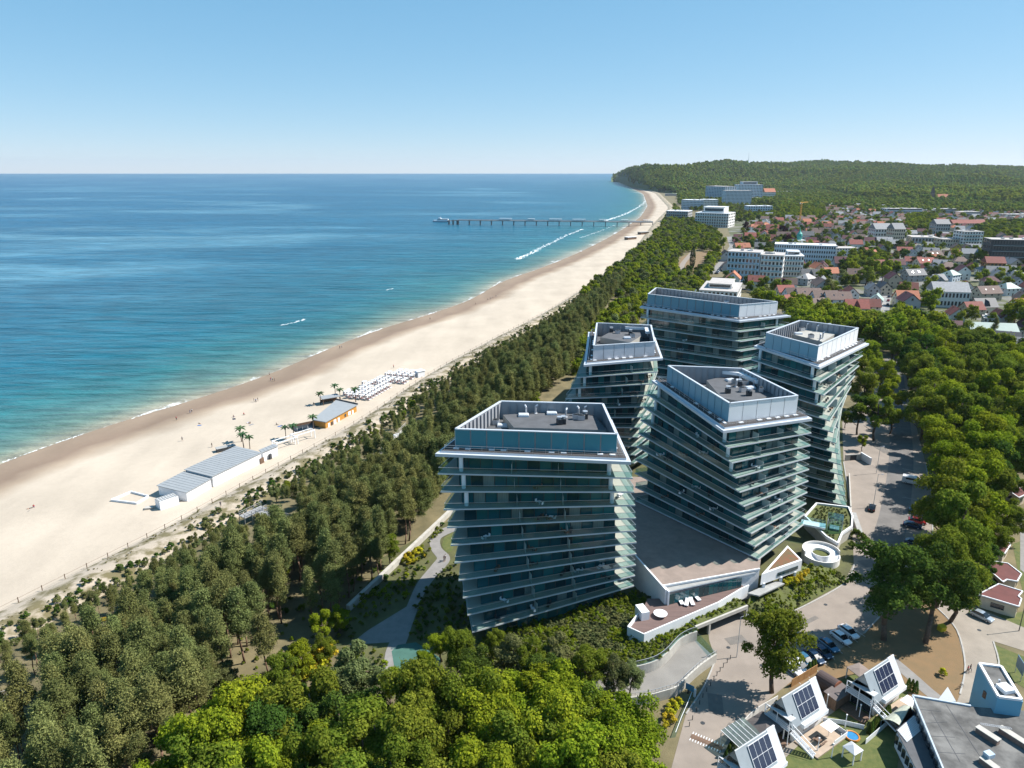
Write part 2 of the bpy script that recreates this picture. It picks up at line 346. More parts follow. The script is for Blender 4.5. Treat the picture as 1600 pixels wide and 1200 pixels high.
    w1 = noise(0.10, 3, (0.35, 1.5, 1), 0.42); w2 = noise(0.5, 3, (0.6, 1.3, 1), -0.1); w3 = noise(0.03, 3, (0.4, 1.6, 1), 0.5)
    hgt = math_('ADD', math_('ADD', math_('MULTIPLY', w1, 1.4), math_('MULTIPLY', w2, 0.5)), math_('MULTIPLY', w3, 3.0))
    bp = n.new('ShaderNodeBump'); bp.inputs['Strength'].default_value = 1.0; bp.inputs['Distance'].default_value = 1.7; l.new(hgt, bp.inputs['Height']); l.new(bp.outputs[0], b.inputs['Normal'])
    return m
ysea = [-600., -400., -300.] + ys_ + [7400., 8500., 10000., 12500., 15000., 17600.]
offs = [-30, -6, 0, 3, 6, 10, 15, 22, 32, 45, 65, 95, 140, 210, 320, 520, 900, 1700, 3600, 8000, 18000, 30000]
rows, aa = [], []
for y in ysea:
    x0 = xs(y)
    d = (xs(y + 20) - xs(y - 20)) / 40; cosn = 1 / math.sqrt(1 + d * d)
    rows.append([(x0 - o, y, -4.0) for o in offs]); aa += [o * cosn for o in offs]
grid('sea', rows, [sea_material()], {'off': aa})
# ---------------------------------------------------------------- beach
def beach_material():
    m = mat('beach_sand', (0.45, 0.385, 0.31), 0.95, 0.1, 0.03, 0.45, 1.2, detail=11, spec=0.1, coords='World')
    n = m.node_tree.nodes; l = m.node_tree.links; b = n['Principled BSDF']
    at = n.new('ShaderNodeAttribute'); at.attribute_name = 'off'
    src = b.inputs['Base Color'].links[0].from_socket
    pos = n.new('ShaderNodeNewGeometry').outputs['Position']
    z = n.new('ShaderNodeTexNoise'); z.inputs['Scale'].default_value = 0.035; z.inputs['Detail'].default_value = 5; l.new(pos, z.inputs[0])
    ad = n.new('ShaderNodeMath'); ad.operation = 'MULTIPLY_ADD'; l.new(z.outputs[0], ad.inputs[0]); ad.inputs[1].default_value = -16; l.new(at.outputs['Fac'], ad.inputs[2])
    cr = n.new('ShaderNodeValToRGB'); mr = n.new('ShaderNodeMapRange'); mr.inputs[1].default_value = -10; mr.inputs[2].default_value = 34; l.new(ad.outputs[0], mr.inputs[0]); l.new(mr.outputs[0], cr.inputs[0])
    e = cr.color_ramp.elements; e[0].position = 0.15; e[0].color = (0.56, 0.5, 0.46, 1); e[1].position = 0.7; e[1].color = (1, 1, 1, 1)
    x = e.new(0.42); x.color = (0.50, 0.43, 0.40, 1)
    x = e.new(0.54); x.color = (0.72, 0.66, 0.61, 1)
    mx = n.new('ShaderNodeMix'); mx.data_type = 'RGBA'; mx.blend_type = 'MULTIPLY'; mx.inputs[0].default_value = 1; l.new(src, mx.inputs[6]); l.new(cr.outputs[0], mx.inputs[7])
    # trodden sand: soft darker drifts
    z2 = n.new('ShaderNodeTexNoise'); z2.inputs['Scale'].default_value = 0.05; z2.inputs['Detail'].default_value = 8; mp = n.new('ShaderNodeMapping'); mp.inputs['Scale'].default_value = (1.6, 0.35, 1); mp.inputs['Rotation'].default_value = (0, 0, 0.45); l.new(pos, mp.inputs[0]); l.new(mp.outputs[0], z2.inputs[0])
    m3 = n.new('ShaderNodeMapRange'); m3.inputs[1].default_value = 0.35; m3.inputs[2].default_value = 0.7; m3.inputs[3].default_value = 1.04; m3.inputs[4].default_value = 0.9; l.new(z2.outputs[0], m3.inputs[0])
    cc = n.new('ShaderNodeCombineColor')
    for k in range(3): l.new(m3.outputs[0], cc.inputs[k])
    z3 = n.new('ShaderNodeTexNoise'); z3.inputs['Scale'].default_value = 0.55; z3.inputs['Detail'].default_value = 6; z3.inputs['Roughness'].default_value = 0.75; l.new(pos, z3.inputs[0])
    m5 = n.new('ShaderNodeMapRange'); m5.inputs[1].default_value = 0.3; m5.inputs[2].default_value = 0.7; m5.inputs[3].default_value = 0.95; m5.inputs[4].default_value = 1.04; l.new(z3.outputs[0], m5.inputs[0])
    m6 = n.new('ShaderNodeMath'); m6.operation = 'MULTIPLY'; l.new(m3.outputs[0], m6.inputs[0]); l.new(m5.outputs[0], m6.inputs[1])
    for k in range(3): l.new(m6.outputs[0], cc.inputs[k])
    m4 = n.new('ShaderNodeMix'); m4.data_type = 'RGBA'; m4.blend_type = 'MULTIPLY'; m4.inputs[0].default_value = 1; l.new(mx.outputs[2], m4.inputs[6]); l.new(cc.outputs[0], m4.inputs[7])
    l.new(m4.outputs[2], b.inputs['Base Color']); return m
yb = [y for y in ys_ if y < 6400]
ts = [-0.6, -0.3, -0.12, 0.0, 0.04, 0.08, 0.13, 0.19, 0.26, 0.34, 0.43, 0.53, 0.64, 0.76, 0.88, 1.0]
def beach_z(x, y):
    a, b = xs(y), xf(y); t = (x - a) / max(b - a, 1)
    if t < 0: return -4 + t * 3.0
    return -4.0 + 3.0 * (1 - (1 - min(t, 1)) ** 1.9) + 0.12 * fb(x, y, 14) * min(1, t * 4)
rows, aa = [], []
for y in yb:
    a, b = xs(y), xf(y)
    rows.append([(a + (b - a) * t, y, beach_z(a + (b - a) * t, y)) for t in ts])
    d = (xs(y + 20) - xs(y - 20)) / 40; cosn = 1 / math.sqrt(1 + d * d)
    aa += [(b - a) * t * cosn for t in ts]
grid('beach', rows, [beach_material()], {'off': aa})
DUNEM = mat('dune_sand', (0.40, 0.335, 0.26), 0.95, 0.3, 0.22, 0.6, 3, detail=8, col2=(0.15, 0.125, 0.06), thr=(0.44, 0.58), coords='World')
def dune_z(x, y):
    a, b = xf(y), xe(y) + 2; t = min(max((x - a) / (b - a), 0), 1)
    return -1.0 + 1.0 * t + 1.5 * math.sin(math.pi * t) + 0.55 * fb(x, y, 6) * math.sin(math.pi * t)
rows = []
for y in yb:
    a, b = xf(y), xe(y) + 2
    rows.append([(a + (b - a) * t, y, dune_z(a + (b - a) * t, y) if t < 1 else -0.02) for t in np.linspace(0, 1, 9)])
grid('dune', rows, [DUNEM])
# ---------------------------------------------------------------- land
LAND = mat('forest_floor', (0.085, 0.075, 0.035), 0.95, 0.3, 0.16, 0.6, 4, detail=9, col2=(0.19, 0.155, 0.08), coords='World')
TOWNG = mat('town_ground', (0.15, 0.145, 0.13), 0.95, 0.3, 0.035, detail=6, col2=(0.07, 0.08, 0.028), thr=(0.44, 0.52), coords='World')
rows = []
for y in yb:
    b = xe(y) + 1.6
    rows.append([(b + d, y, 0.0) for d in (0, 15, 40, 90, 180, 360, 800, 1800, 4000, 9000)])
grid('ground', rows, [LAND])
# town soil lies a few mm over the common ground
town = [P(1135, 350), P(1150, 400), P(1155, 450), P(1240, 478), P(1340, 500), P(1430, 520), P(1600, 575), (560, 300), (1500, 500), (2600, 1900), P(1600, 318), P(1400, 316), P(1250, 304), P(1110, 304), P(1070, 318)]
def sheet(name, poly, z, m, kind='structure'):
    mb = MB(); pl = [tuple(p[:2]) for p in poly]
    if poly_area(pl) < 0: pl = pl[::-1]
    mb.add([(x, y, z) for x, y in pl], [tuple(range(len(pl)))])
    o = mb.build(name, m); me = o.data; bm = bmesh.new(); bm.from_mesh(me); bmesh.ops.triangulate(bm, faces=bm.faces[:]); bm.to_mesh(me); bm.free()
    tag(o, kind=kind); return o
sheet('town_ground', town, 0.02, TOWNG)
# ---------------------------------------------------------------- wooded hills
BASEV = [(900, 284), (950, 284), (965, 283), (985, 291), (1010, 297), (1050, 303), (1110, 302), (1200, 299), (1290, 302), (1340, 312), (1450, 320), (1600, 324), (2400, 330)]
CRESTV = [(900, 276), (952, 276), (964, 271), (985, 263.5), (1010, 259.5), (1060, 258.5), (1100, 256), (1165, 253.5), (1250, 254), (1330, 257), (1400, 259), (1500, 262), (1600, 263.5), (2400, 266)]
CRESTD = [(900, 150), (960, 260), (985, 500), (1010, 620), (1060, 900), (1200, 1500), (1340, 2300), (1600, 3200), (2400, 3500)]
def hill_profile(u):
    b = P(u, interp(u, BASEV)); yc = b[1] + interp(u, CRESTD)
    y_ = (600 - interp(u, CRESTV)) / 1110.0; s, c = math.sin(R(16.8)), math.cos(R(16.8))
    return b[1], yc, 90 + yc * (y_ * c - s) / (c + y_ * s)
def hill_z(x, y):
    u = 800 + 1110 * x / (y * 0.957 + 26)
    yb0, yc, zc = hill_profile(max(900, min(2400, u)))
    t = (y - yb0) / (yc - yb0)
    if t <= 0: return -6 + max(t, -1) * 20
    cliff = max(0.0, min(1.0, (1060 - u) / 90))
    s = (1 - cliff) * (0.85 * min(t, 1.0) ** 0.8 + 0.15 * min(t, 1.0) ** 3) + cliff * min(1, t) ** 0.5
    z = zc * s if t < 1 else zc * max(0.0, 1 - (t - 1) * 0.6)
    z += (1 - cliff * 0.6) * (22 * fb(x, y, 620, 3.1, 3) + 9 * fb(x, y, 210, 1.7, 3)) * min(1, t * 4) * (1 if t < 1 else 0.6) - 6 * min(1, t * 4)
    return z if t > 0.02 else max(z, 0.0) * t / 0.02
HILLM = mat('wooded_hillside', (0.055, 0.085, 0.02), 0.95, 0.3, 0.02, coords='World')
rows = []
for t in list(np.linspace(-0.03, 0.1, 6)) + list(np.linspace(0.14, 1.3, 34)):
    row = []
    for u in list(range(955, 1120, 6)) + list(range(1120, 1700, 14)) + list(range(1700, 2400, 60)):
        b, yc, zc = hill_profile(u); y = b + (yc - b) * t; x = (u - 800) / 1110 * (y * 0.957 + 26)
        row.append((x, y, hill_z(x, y)))
    rows.append(row)
grid('hills', rows, [HILLM])

# ---------------------------------------------------------------- thin coastal haze: one closed box round camera and scene
hm = bpy.data.materials.new('sea_haze'); hm.use_nodes = True; hn = hm.node_tree.nodes; hn.remove(hn['Principled BSDF']); pv_ = hn.new('ShaderNodeVolumePrincipled'); pv_.inputs['Color'].default_value = (0.78, 0.88, 1.0, 1); pv_.inputs['Density'].default_value = 2.4e-5; pv_.inputs['Anisotropy'].default_value = 0.2
hm.node_tree.links.new(pv_.outputs[0], hn['Material Output'].inputs['Volume'])
tag(MB().box((-9000, 8600, 147), (46000, 19000, 306)).build('haze', hm), None, None, None, 'stuff')
# ---------------------------------------------------------------- hotel towers
SLABW = mat('slab_white', (0.5, 0.535, 0.58), 0.4, 0.05, 0.4)
BALF = mat('balcony_floor', (0.33, 0.345, 0.3), 0.7, 0.08, 0.5)
GLB = glassmat('balustrade_glass', (0.76, 0.88, 0.89), 0.025)
PANES = [mat('glazing_teal', (0.01, 0.07, 0.085), 0.05, 0.35, 0.25, spec=0.75, rnd=0.5), mat('glazing_dark', (0.005, 0.032, 0.042), 0.05, 0.35, 0.25, spec=0.75),
         mat('glazing_curtain', (0.16, 0.2, 0.19), 0.15, 0.25, 2.0, spec=0.6, stretch=(8, 8, 0.3)), mat('glazing_green', (0.015, 0.1, 0.105), 0.05, 0.3, 0.25, spec=0.7, rnd=0.4)]
FRAME = mat('dark_frame', (0.02, 0.028, 0.03), 0.5, 0.2)
PANELB = mat('parapet_panel', (0.50, 0.57, 0.62), 0.32, 0.05, 0.25, spec=0.6, rnd=0.05)
PANELI = mat('parapet_inner', (0.30, 0.31, 0.33), 0.6, 0.08, 0.4, rnd=0.12)
GRAVEL = mat('roof_gravel', (0.055, 0.05, 0.05), 0.95, 0.3, 4.0)
LIGHTR = mat('pale_roof_felt', (0.35, 0.34, 0.31), 0.85, 0.12, 0.6, detail=8)
def unit_box(name, m, t=0.05):
    return MB().box((0, 0, 0), (1, t, 1)).mesh(name, m)
PANE_ME = [unit_box('window_pane_mesh', m) for m in PANES]
PP_ME = unit_box('parapet_panel_mesh', PANELB, 0.12); PP_SHADING = {k: unit_box('parapet_panel_mesh', mat('panel_' + k, c, 0.3, 0.05, 0.25, spec=0.6, rnd=0.05), 0.12) for k, c in (('teal', (0.02, 0.2, 0.27)), ('blue', (0.085, 0.26, 0.35)), ('pale', (0.16, 0.33, 0.43)), ('white', (0.84, 0.84, 0.85)), ('lilac', (0.6, 0.6, 0.64)))}  # per-face colours with the light painted in: shade tints, and white for sunlit faces
RIB_ME = MB().box((0, 0, 0), (1, 1, 1)).mesh('rib_mesh', PANELI)
COL_ME = MB().tube((0, 0, 0), (0, 0, 1), 0.42, n=10).mesh('column_mesh', WHITE)
FIN_ME = MB().box((0, 0, 0), (1, 0.05, 1)).mesh('divider_mesh', mat('frosted_glass', (0.5, 0.58, 0.57), 0.3, 0.05))
def on_edge(me, name, parent, a, b, t0, t1, z0, z1, out=0.0):
    """a thin unit box set on the wall line a-b between fractions t0..t1"""
    a, b = Vector(a[:2]), Vector(b[:2]); p, q = a.lerp(b, t0), a.lerp(b, t1); d = q - p; n = Vector((d.y, -d.x)).normalized() * out
    c = (p + q) / 2 + n
    return link(name, me, parent, (c.x, c.y, (z0 + z1) / 2), math.atan2(d.y, d.x), (d.length, 1, z1 - z0))
def frame(p, q, loc):
    """point given in the frame of edge p->q (a along, b metres to its left)"""
    p, q = Vector(p[:2]), Vector(q[:2]); e = (q - p); n = Vector((-e.y, e.x)).normalized(); r = p + e * loc[0] + n * loc[1]; return (r.x, r.y)
def to_frame(p, q, r):
    p, q, r = Vector(p[:2]), Vector(q[:2]), Vector(r[:2]); e = q - p; n = Vector((-e.y, e.x)).normalized(); d = r - p
    return (d.dot(e) / e.length_squared, d.dot(n))
def quad_interp(z, tab):
    (z0, a), (z1, b), (z2, c) = tab
    l0 = (z - z1) * (z - z2) / ((z0 - z1) * (z0 - z2)); l1 = (z - z0) * (z - z2) / ((z1 - z0) * (z1 - z2)); l2 = (z - z0) * (z - z1) / ((z2 - z0) * (z2 - z1))
    return tuple(a[i] * l0 + b[i] * l1 + c[i] * l2 for i in range(2))
FURN = [MB().box((0, 0, .7), (.8, .8, .05), m=k).box((0, 0, .35), (.1, .1, .7), m=k).box((.75, 0, .45), (.5, .5, .08), m=k).box((.98, 0, .7), (.06, .5, .5), m=k).box((-.75, 0, .45), (.5, .5, .08), m=k).box((-.98, 0, .7), (.06, .5, .5), m=k).mesh('balcony_furniture_mesh', [WHITE, DARKM, WOOD]) for k in range(3)]
class Tower: pass
def make_tower(label, levels, edge_fn, frame_pts, par_quad, par_z, insets, side_n, dividers, seed, cols=(), panels=()):
    """levels: list of heights from roof slab down. edge_fn(z)->(P,Q). frame_pts: two back corners in the edge frame
    corner order c0,c1 (edge), c2, c3 counter-clockwise."""
    rr = random.Random(seed)
    T = Tower(); quads = []
    for z in levels:
        p, q = edge_fn(z); quads.append([p, q, frame(p, q, frame_pts[0]), frame(p, q, frame_pts[1])])
    T.quads = quads
    cx = sum(p[0] for p in quads[-1]) / 4; cyy = sum(p[1] for p in quads[-1]) / 4
    t = thing('hotel_tower', label, 'hotel tower', (0, 0, 0)); T.root = t
    fh = levels[0] - levels[1]
    for k, z in enumerate(levels):
        Q = quads[k]; last = k == len(levels) - 1
        if k == 0:
            m = MB(); m.prism(Q, z - 0.05, z + 0.55, 0, 0); m.build('roof_slab', [SLABW], t)
            m = MB(); m.prism(inset(Q, 0.75), z + 0.55, z + 0.95, 0, 1); m.build('roof_step', [SLABW, GRAVEL], t)
        else:
            m = MB(); m.prism(Q, z - 0.05, z + 0.24, 0, 1); m.build('balcony_slab', [SLABW, BALF], t)
            g = inset(Q, 0.14); m = MB()
            for i in range(4):
                a, b = g[i], g[(i + 1) % 4]
                m.bar((a[0], a[1], z + 0.82), (b[0], b[1], z + 0.82), 0.025, 1.05, 0)
                m.bar((a[0], a[1], z + 1.37), (b[0], b[1], z + 1.37), 0.05, 0.05, 1)
            m.build('balustrade', [GLB, METAL], t)
        # storey below this slab
        zb = levels[k + 1] + 0.27 if not last else max(0.0, z - fh)
        zt = z - 0.06 if k else z - 0.06
        if zt - zb < 0.8: continue
        Qm = [lerp(quads[k][i], quads[min(k + 1, len(levels) - 1)][i], 0.75) for i in range(4)] if not last else Q
        W = inset(Qm, insets); core = inset(W, 0.12)
        MB().prism(core, zb - 0.02, zt + 0.02).build('storey_wall', [FRAME], t)
        for s in range(4):
            n = side_n[s]
            a, b = W[s], W[(s + 1) % 4]
            if n == 0:
                MB().bar((*a, (zb + zt) / 2), (*b, (zb + zt) / 2), 0.08, zt - zb - 0.1).build('glazing_wall', [PANES[0]], t); continue
            for i in range(n):
                r = rr.random(); me = PANE_ME[0 if r < 0.52 else 1 if r < 0.72 else 3 if r < 0.92 else 2]
                on_edge(me, 'window_pane', t, a, b, (i + 0.03) / n, (i + 0.97) / n, zb + 0.08, zt - 0.06)
        for (s, f, d) in dividers:
            if k and False: pass
            a, b = Vector(W[s]), Vector(W[(s + 1) % 4]); oa, ob = Vector(Qm[s]), Vector(Qm[(s + 1) % 4])
            p = a.lerp(b, f); e = (b - a).normalized(); nn = Vector((e.y, -e.x)); dist = abs((oa - p).dot(nn)) - 0.25
            if last or dist < 0.6: continue
            q = p + nn * dist
            link('balcony_divider', FIN_ME, t, ((p.x + q.x) / 2, (p.y + q.y) / 2, zb + d / 2), math.atan2(nn.y, nn.x), (dist, 1, d))
        if not last and k:
            for _ in range(3):
                s = rr.choice([0, 0, 1]); f = rr.uniform(.1, .9); a, b = Vector(W[s]), Vector(W[(s + 1) % 4]); oa, ob = Vector(quads[k + 1][s]), Vector(quads[k + 1][(s + 1) % 4])
                p = a.lerp(b, f).lerp(oa.lerp(ob, f), .5); link('balcony_furniture', FURN[rr.randrange(3)], t, (p.x, p.y, zb), rr.uniform(0, 3))
        if k < 3:
            for (s, f, o) in cols:
                a, b = Vector(W[s]), Vector(W[(s + 1) % 4]); e = (b - a).normalized(); p = a.lerp(b, f) + Vector((e.y, -e.x)) * o
                link('column', COL_ME, t, (p.x, p.y, zb), 0, (1, 1, zt - zb))
    # roof screen: panels outside, ribs inside
    zr = levels[0] + 0.95; Qp = par_quad
    if poly_area(Qp) < 0: Qp = Qp[::-1]
    inn = inset(Qp, 0.35)
    m = MB()
    for i in range(4):
        m.bar((*lerp(Qp[i], inn[i], .5), par_z - 0.08), (*lerp(Qp[(i + 1) % 4], inn[(i + 1) % 4], .5), par_z - 0.08), 0.5, 0.2)
    m.build('parapet_coping', [SLABW], t)
    for i in range(4):
        a, b = Qp[i], Qp[(i + 1) % 4]; L = math.dist(a, b); n = max(4, round(L / 3.3))
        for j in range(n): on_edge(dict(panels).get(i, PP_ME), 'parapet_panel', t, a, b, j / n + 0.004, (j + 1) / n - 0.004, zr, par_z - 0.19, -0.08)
        ia, ib = inset(Qp, 0.22)[i], inset(Qp, 0.22)[(i + 1) % 4]
        MB().bar((*ia, (zr + par_z) / 2 - 0.1), (*ib, (zr + par_z) / 2 - 0.1), 0.1, par_z - zr - 0.22).build('parapet_back', [PANELI], t)
        n2 = round(L / 1.65)
        e = Vector((b[0] - a[0], b[1] - a[1])).normalized()
        jn = inset(Qp, 0.42)
        for j in range(1, n2):
            p = lerp(jn[i], jn[(i + 1) % 4], j / n2)
            link('parapet_rib', RIB_ME, t, (p[0], p[1], (zr + par_z) / 2 - 0.15), math.atan2(e.y, e.x), (0.14, 0.3, par_z - zr - 0.35))
    MB().prism(inset(Qp, 0.3), zr - 0.3, zr + 0.02, 0).build('roof_deck', [BITU], t)
    # safety rail round the roof edge
    rl = inset(quads[0], 1.2); m = MB()
    for i in range(4):
        a, b = rl[i], rl[(i + 1) % 4]
        m.bar((*a, zr + 0.95), (*b, zr + 0.95), 0.05); m.bar((*a, zr + 0.5), (*b, zr + 0.5), 0.035)
        n = max(3, int(math.dist(a, b) / 2.4))
        for j in range(n):
            p = lerp(a, b, j / n); m.bar((*p, zr), (*p, zr + 0.95), 0.05)
    m.build('roof_railing', [METAL], t)
    # pavers on the gravel strip
    T.zr = zr; T.par = Qp; T.par_z = par_z
    pv = inset(quads[0], 2.0)
    for i in (0, 1, 3):
        a, b = pv[i], pv[(i + 1) % 4]; n = int(math.dist(a, b) / 2.2)
        for j in range(n):
            if rr.random() < 0.6: link('paver', RIB_ME_W, t, (*lerp(a, b, (j + 0.5) / n), zr + 0.09), math.atan2(b[1] - a[1], b[0] - a[0]), (1.1, 0.55, 0.16))
    return T
RIB_ME_W = MB().box((0, 0, 0), (1, 1, 1)).mesh('paver_mesh', WHITE)
def plant_room(T, poly, z, m=None, walls=None):
    mb = MB().prism(poly, T.zr - 0.1, z, 1, 0); mb.build('plant_room', [m or BITU, walls or LIGHTR], T.root)
AC_ME = [MB().box((0, 0, 0.55), (1.5, 1.0, 1.0)).box((0, 0, 1.1), (1.3, 0.85, 0.12), m=1).tube((0, 0, 1.15), (0, 0, 1.3), 0.36, n=10, m=1).box((-.6, 0, .03), (.12, 1, .08), m=1).box((.6, 0, .03), (.12, 1, .08), m=1).mesh('air_conditioner_mesh', [METAL, DARKM]),
         MB().box((0, 0, 0.6), (1.1, 1.1, 1.1)).tube((0, 0, 1.15), (0, 0, 1.55), 0.32, n=10, m=1).tube((0, 0, 1.55), (0, 0, 1.7), 0.55, n=10, m=1).mesh('extractor_fan_mesh', [DARKM, METAL]),
         MB().tube((0, 0, 0), (0, 0, 1.6), 0.22, n=9).tube((0, 0, 1.6), (0.5, 0.1, 1.9), 0.22, n=9).lathe([(0.0, 0), (0.42, 0), (0.42, 0.12), (0.2, 0.2)], 10).mesh('vent_pipe_mesh', [METAL]),
         MB().box((0, 0, 0.2), (2.2, 1.5, 0.4)).box((0, 0, 0.45), (2.0, 1.3, 0.12), m=1).mesh('skylight_mesh', [WHITE, SLABW])]
AC_NM = ['air_conditioner', 'extractor_fan', 'vent_pipe', 'skylight']
def equip(T, pts, z):
    for (x, y, kind, rz) in pts: link(AC_NM[kind], AC_ME[kind], T.root, (x, y, z), rz)
def duct(T, pts, z, wd=1.0, h=0.9):
    m = MB()
    for a, b in zip(pts, pts[1:]): m.bar((*a, z), (*b, z), wd, h)
    for a in pts: m.box((*a, z), (wd * 1.03, wd * 1.03, h * 1.04))
    for i, a in enumerate(pts): m.box((a[0], a[1], z - h), (0.15, 0.15, h))
    m.build('air_duct', [WHITE], T.root)
# --- tower in front (A)
def edge_tab(tab): return lambda z: (quad_interp(z, [(r[0], r[1]) for r in tab]), quad_interp(z, [(r[0], r[2]) for r in tab]))
eA = edge_tab([(37, P(680, 713, 37), P(986, 726, 37)), (20.5, P(704, 853, 20.5), P(994.5, 830, 20.5)), (4, P(738, 989, 4), P(991, 916, 4))])
topA = eA(37); parA = [P(710, 670, 41.9), P(965, 678, 41.9), P(943, 630, 41.9), P(782, 626, 41.9)]
brA = P(955.8, 658.9, 37); blA = (parA[3][0] - 4.0, parA[3][1] + 1.6)
LV = [37 - 3.3 * i for i in range(11)]
TA = make_tower('nearest glass hotel tower, front left of the five, with a blue-grey roof screen', LV, eA, [to_frame(*topA, brA), to_frame(*topA, blA)], parA, 41.9, [1.9, 3.6, 1.9, 3.0], [13, 7, 0, 0], [(0, 0.36, 1.9), (0, 0.66, 1.9)], 1, cols=[(0, 0.03, 0.75), (0, 0.985, 0.6)], panels=[(0, PP_SHADING['teal'])])
pa = [P(786, 648, 39.6), P(803, 668, 39.6), P(948, 672, 39.6), P(929, 650, 39.6), P(872, 643, 39.6)]
plant_room(TA, pa, 39.6)
def pe(lst, z): return [(*P(u, v, z), k, r) for u, v, k, r in lst]
equip(TA, pe([(818, 650, 3, 0), (862, 647, 3, 0), (837, 646, 2, 0), (880, 662, 1, 0), (874, 663, 1, .2), (900, 655, 0, 0), (908, 656, 0, 0), (914, 654, 1, 0), (884, 652, 2, 1), (904, 649, 2, 2), (913, 648, 2, 0), (822, 647, 2, 2)], 39.6), 39.6)
equip(TA, [(*P(775, 663, 38), 0, 0), (*P(785, 666, 38), 3, 0), (*P(941, 671, 39.6), 3, 0.2)], 38)
# --- middle tower (B)
eB = edge_tab([(37, P(1018, 597, 37), P(1130, 677, 37)), (20.5, P(994, 698, 20.5), P(1162, 792, 20.5)), (7.3, P(993, 783, 7.3), P(1185, 875, 7.3))])
parB = [P(1042.8, 570.5, 42.3), P(1140, 630, 42.3), P(1248, 618, 42.3), P(1160, 575, 42.3)]
topB = eB(37); rB = P(1268.7, 657.5, 37); kB = (parB[3][0] + 2.5, parB[3][1] + 4.0)
LVB = [37 - 3.3 * i for i in range(10)]
TB = make_tower('middle glass hotel tower with stepped balconies turning from the brown terrace', LVB, eB, [to_frame(*topB, rB), to_frame(*topB, kB)], parB, 42.3, [2.0, 2.2, 2.0, 2.0], [14, 10, 0, 0], [(1, 0.33, 1.7), (1, 0.68, 1.7)], 2, cols=[(0, 0.985, 0.7), (0, 0.03, 0.7)], panels=[(0, PP_SHADING['pale']), (1, PP_SHADING['white'])])
plant_room(TB, [P(1104, 594, 39.8), P(1127, 621, 39.8), P(1160, 628, 39.8), P(1225, 614, 39.8), P(1190, 590, 39.8), P(1140, 586, 39.8)], 39.8)
equip(TB, pe([(1137, 614, 1, 0), (1160, 612, 0, .4), (1170, 618, 1, 0), (1148, 600, 0, 0), (1156, 598, 2, 0), (1164, 601, 0, .3), (1150, 605, 2, 1), (1172, 607, 3, .3), (1178, 603, 2, 0), (1189, 612, 0, 1.2), (1141, 595, 3, .3), (1155, 603, 1, 0)], 39.8), 39.8)
duct(TB, [P(1120, 580, 41), P(1156, 584, 41), P(1184, 596, 41)], 41, 1.3, .8)
# --- seaward tower behind the first (C)
def eC(z):
    k = (37 - z) / 3.3; top = (P(912, 573, 37), P(1035.7, 562.6, 37))
    q = quad_interp(z, [(37, P(1035.7, 562.6, 37)), (27.1, P(1014.7, 618.6, 27.1)), (7.3, P(992, 712, 7.3))])
    an = R(17 + 180 - 3.3 * k); L = math.dist(*top)
    return ((q[0] + L * math.cos(an), q[1] + L * math.sin(an)), q)
parC = [P(927, 540, 42.2), P(1024, 533.7, 42.2), P(1018, 507.5, 42.2), P(932, 504, 42.2)]
topC = eC(37)
TC = make_tower('slender glass hotel tower at the pine wood, behind the nearest tower', LV, eC, [to_frame(*topC, P(1023.5, 529, 37)), to_frame(*topC, P(919, 521, 37))], parC, 42.2, [1.9, 3.0, 1.9, 2.0], [11, 9, 0, 6], [(0, 0.7, 1.9)], 3, cols=[(0, 0.05, 0.7)], panels=[(0, PP_SHADING['lilac'])])
plant_room(TC, [P(938, 527, 39.8), P(960, 515, 39.8), P(1000, 517, 39.8), P(1003, 524, 39.8), P(985, 535, 39.8)], 39.8)
equip(TC, pe([(955, 519, 1, 0), (965, 521, 0, 0), (970, 517, 2, 0), (958, 515, 2, 1), (980, 529, 3, 0), (985, 523, 1, 0), (988, 527, 0, 0)], 39.8), 39.8)
duct(TC, [P(980, 512, 41), P(1010, 513, 41), P(1012, 519, 41)], 41, 1.3, .8)
# --- right-hand tower (D)
MD = [P(u, v, 40 - 3.25 * i) for i, (u, v) in enumerate([(1280.5, 577), (1281.5, 598), (1287, 618.4), (1291.5, 638.6), (1297, 658.7), (1301.5, 676.5), (1306.5, 693.5), (1310.5, 710), (1314, 727), (1316.7, 743.5), (1318.8, 760), (1321, 776), (1323, 791.5)])]
def eD(z):
    k = max(0, min(11.999, (40 - z) / 3.25)); i = int(k); m = lerp(MD[i], MD[i + 1], k - i); an = R(46 + 2.9 * k if k < 6 else 63.4 + 2.2 * (k - 6))
    return (m, (m[0] + 37 * math.cos(an), m[1] + 37 * math.sin(an)))
parD = [P(1196.6, 519.4, 45.3), P(1279, 540.5, 45.3), P(1342, 512, 45.3), P(1249.7, 500, 45.3)]
topD = eD(40); lD = P(1178, 543, 40); kD = frame(*topD, (0.93, 24.0))
LVD = [40 - 3.25 * i for i in range(13)]
TD = make_tower('right-hand glass hotel tower twisting beside the tree-lined road', LVD, eD, [to_frame(*topD, kD), to_frame(*topD, lD)], parD, 45.3, [2.2, 2.0, 2.0, 2.0], [13, 0, 0, 9], [(0, 0.3, 2.2), (0, 0.65, 2.2)], 4, cols=[(3, 0.97, 0.7), (3, 0.04, 0.8)], panels=[(0, PP_SHADING['pale']), (1, PP_SHADING['white'])])
plant_room(TD, [P(1238, 522, 42.8), P(1285, 534, 42.8), P(1308, 520, 42.8), P(1308, 514, 42.8), P(1266, 511, 42.8)], 42.8, LIGHTR)
equip(TD, pe([(1247, 522, 3, 0), (1253, 517, 0, .3), (1260, 515, 2, 0), (1283, 514, 0, .2), (1290, 516, 0, .2), (1276, 518, 2, 0), (1285, 529, 2, 0), (1267, 528, 0, 0), (1281, 532, 2, 1), (1295, 514, 1, 0)], 42.8), 42.8)
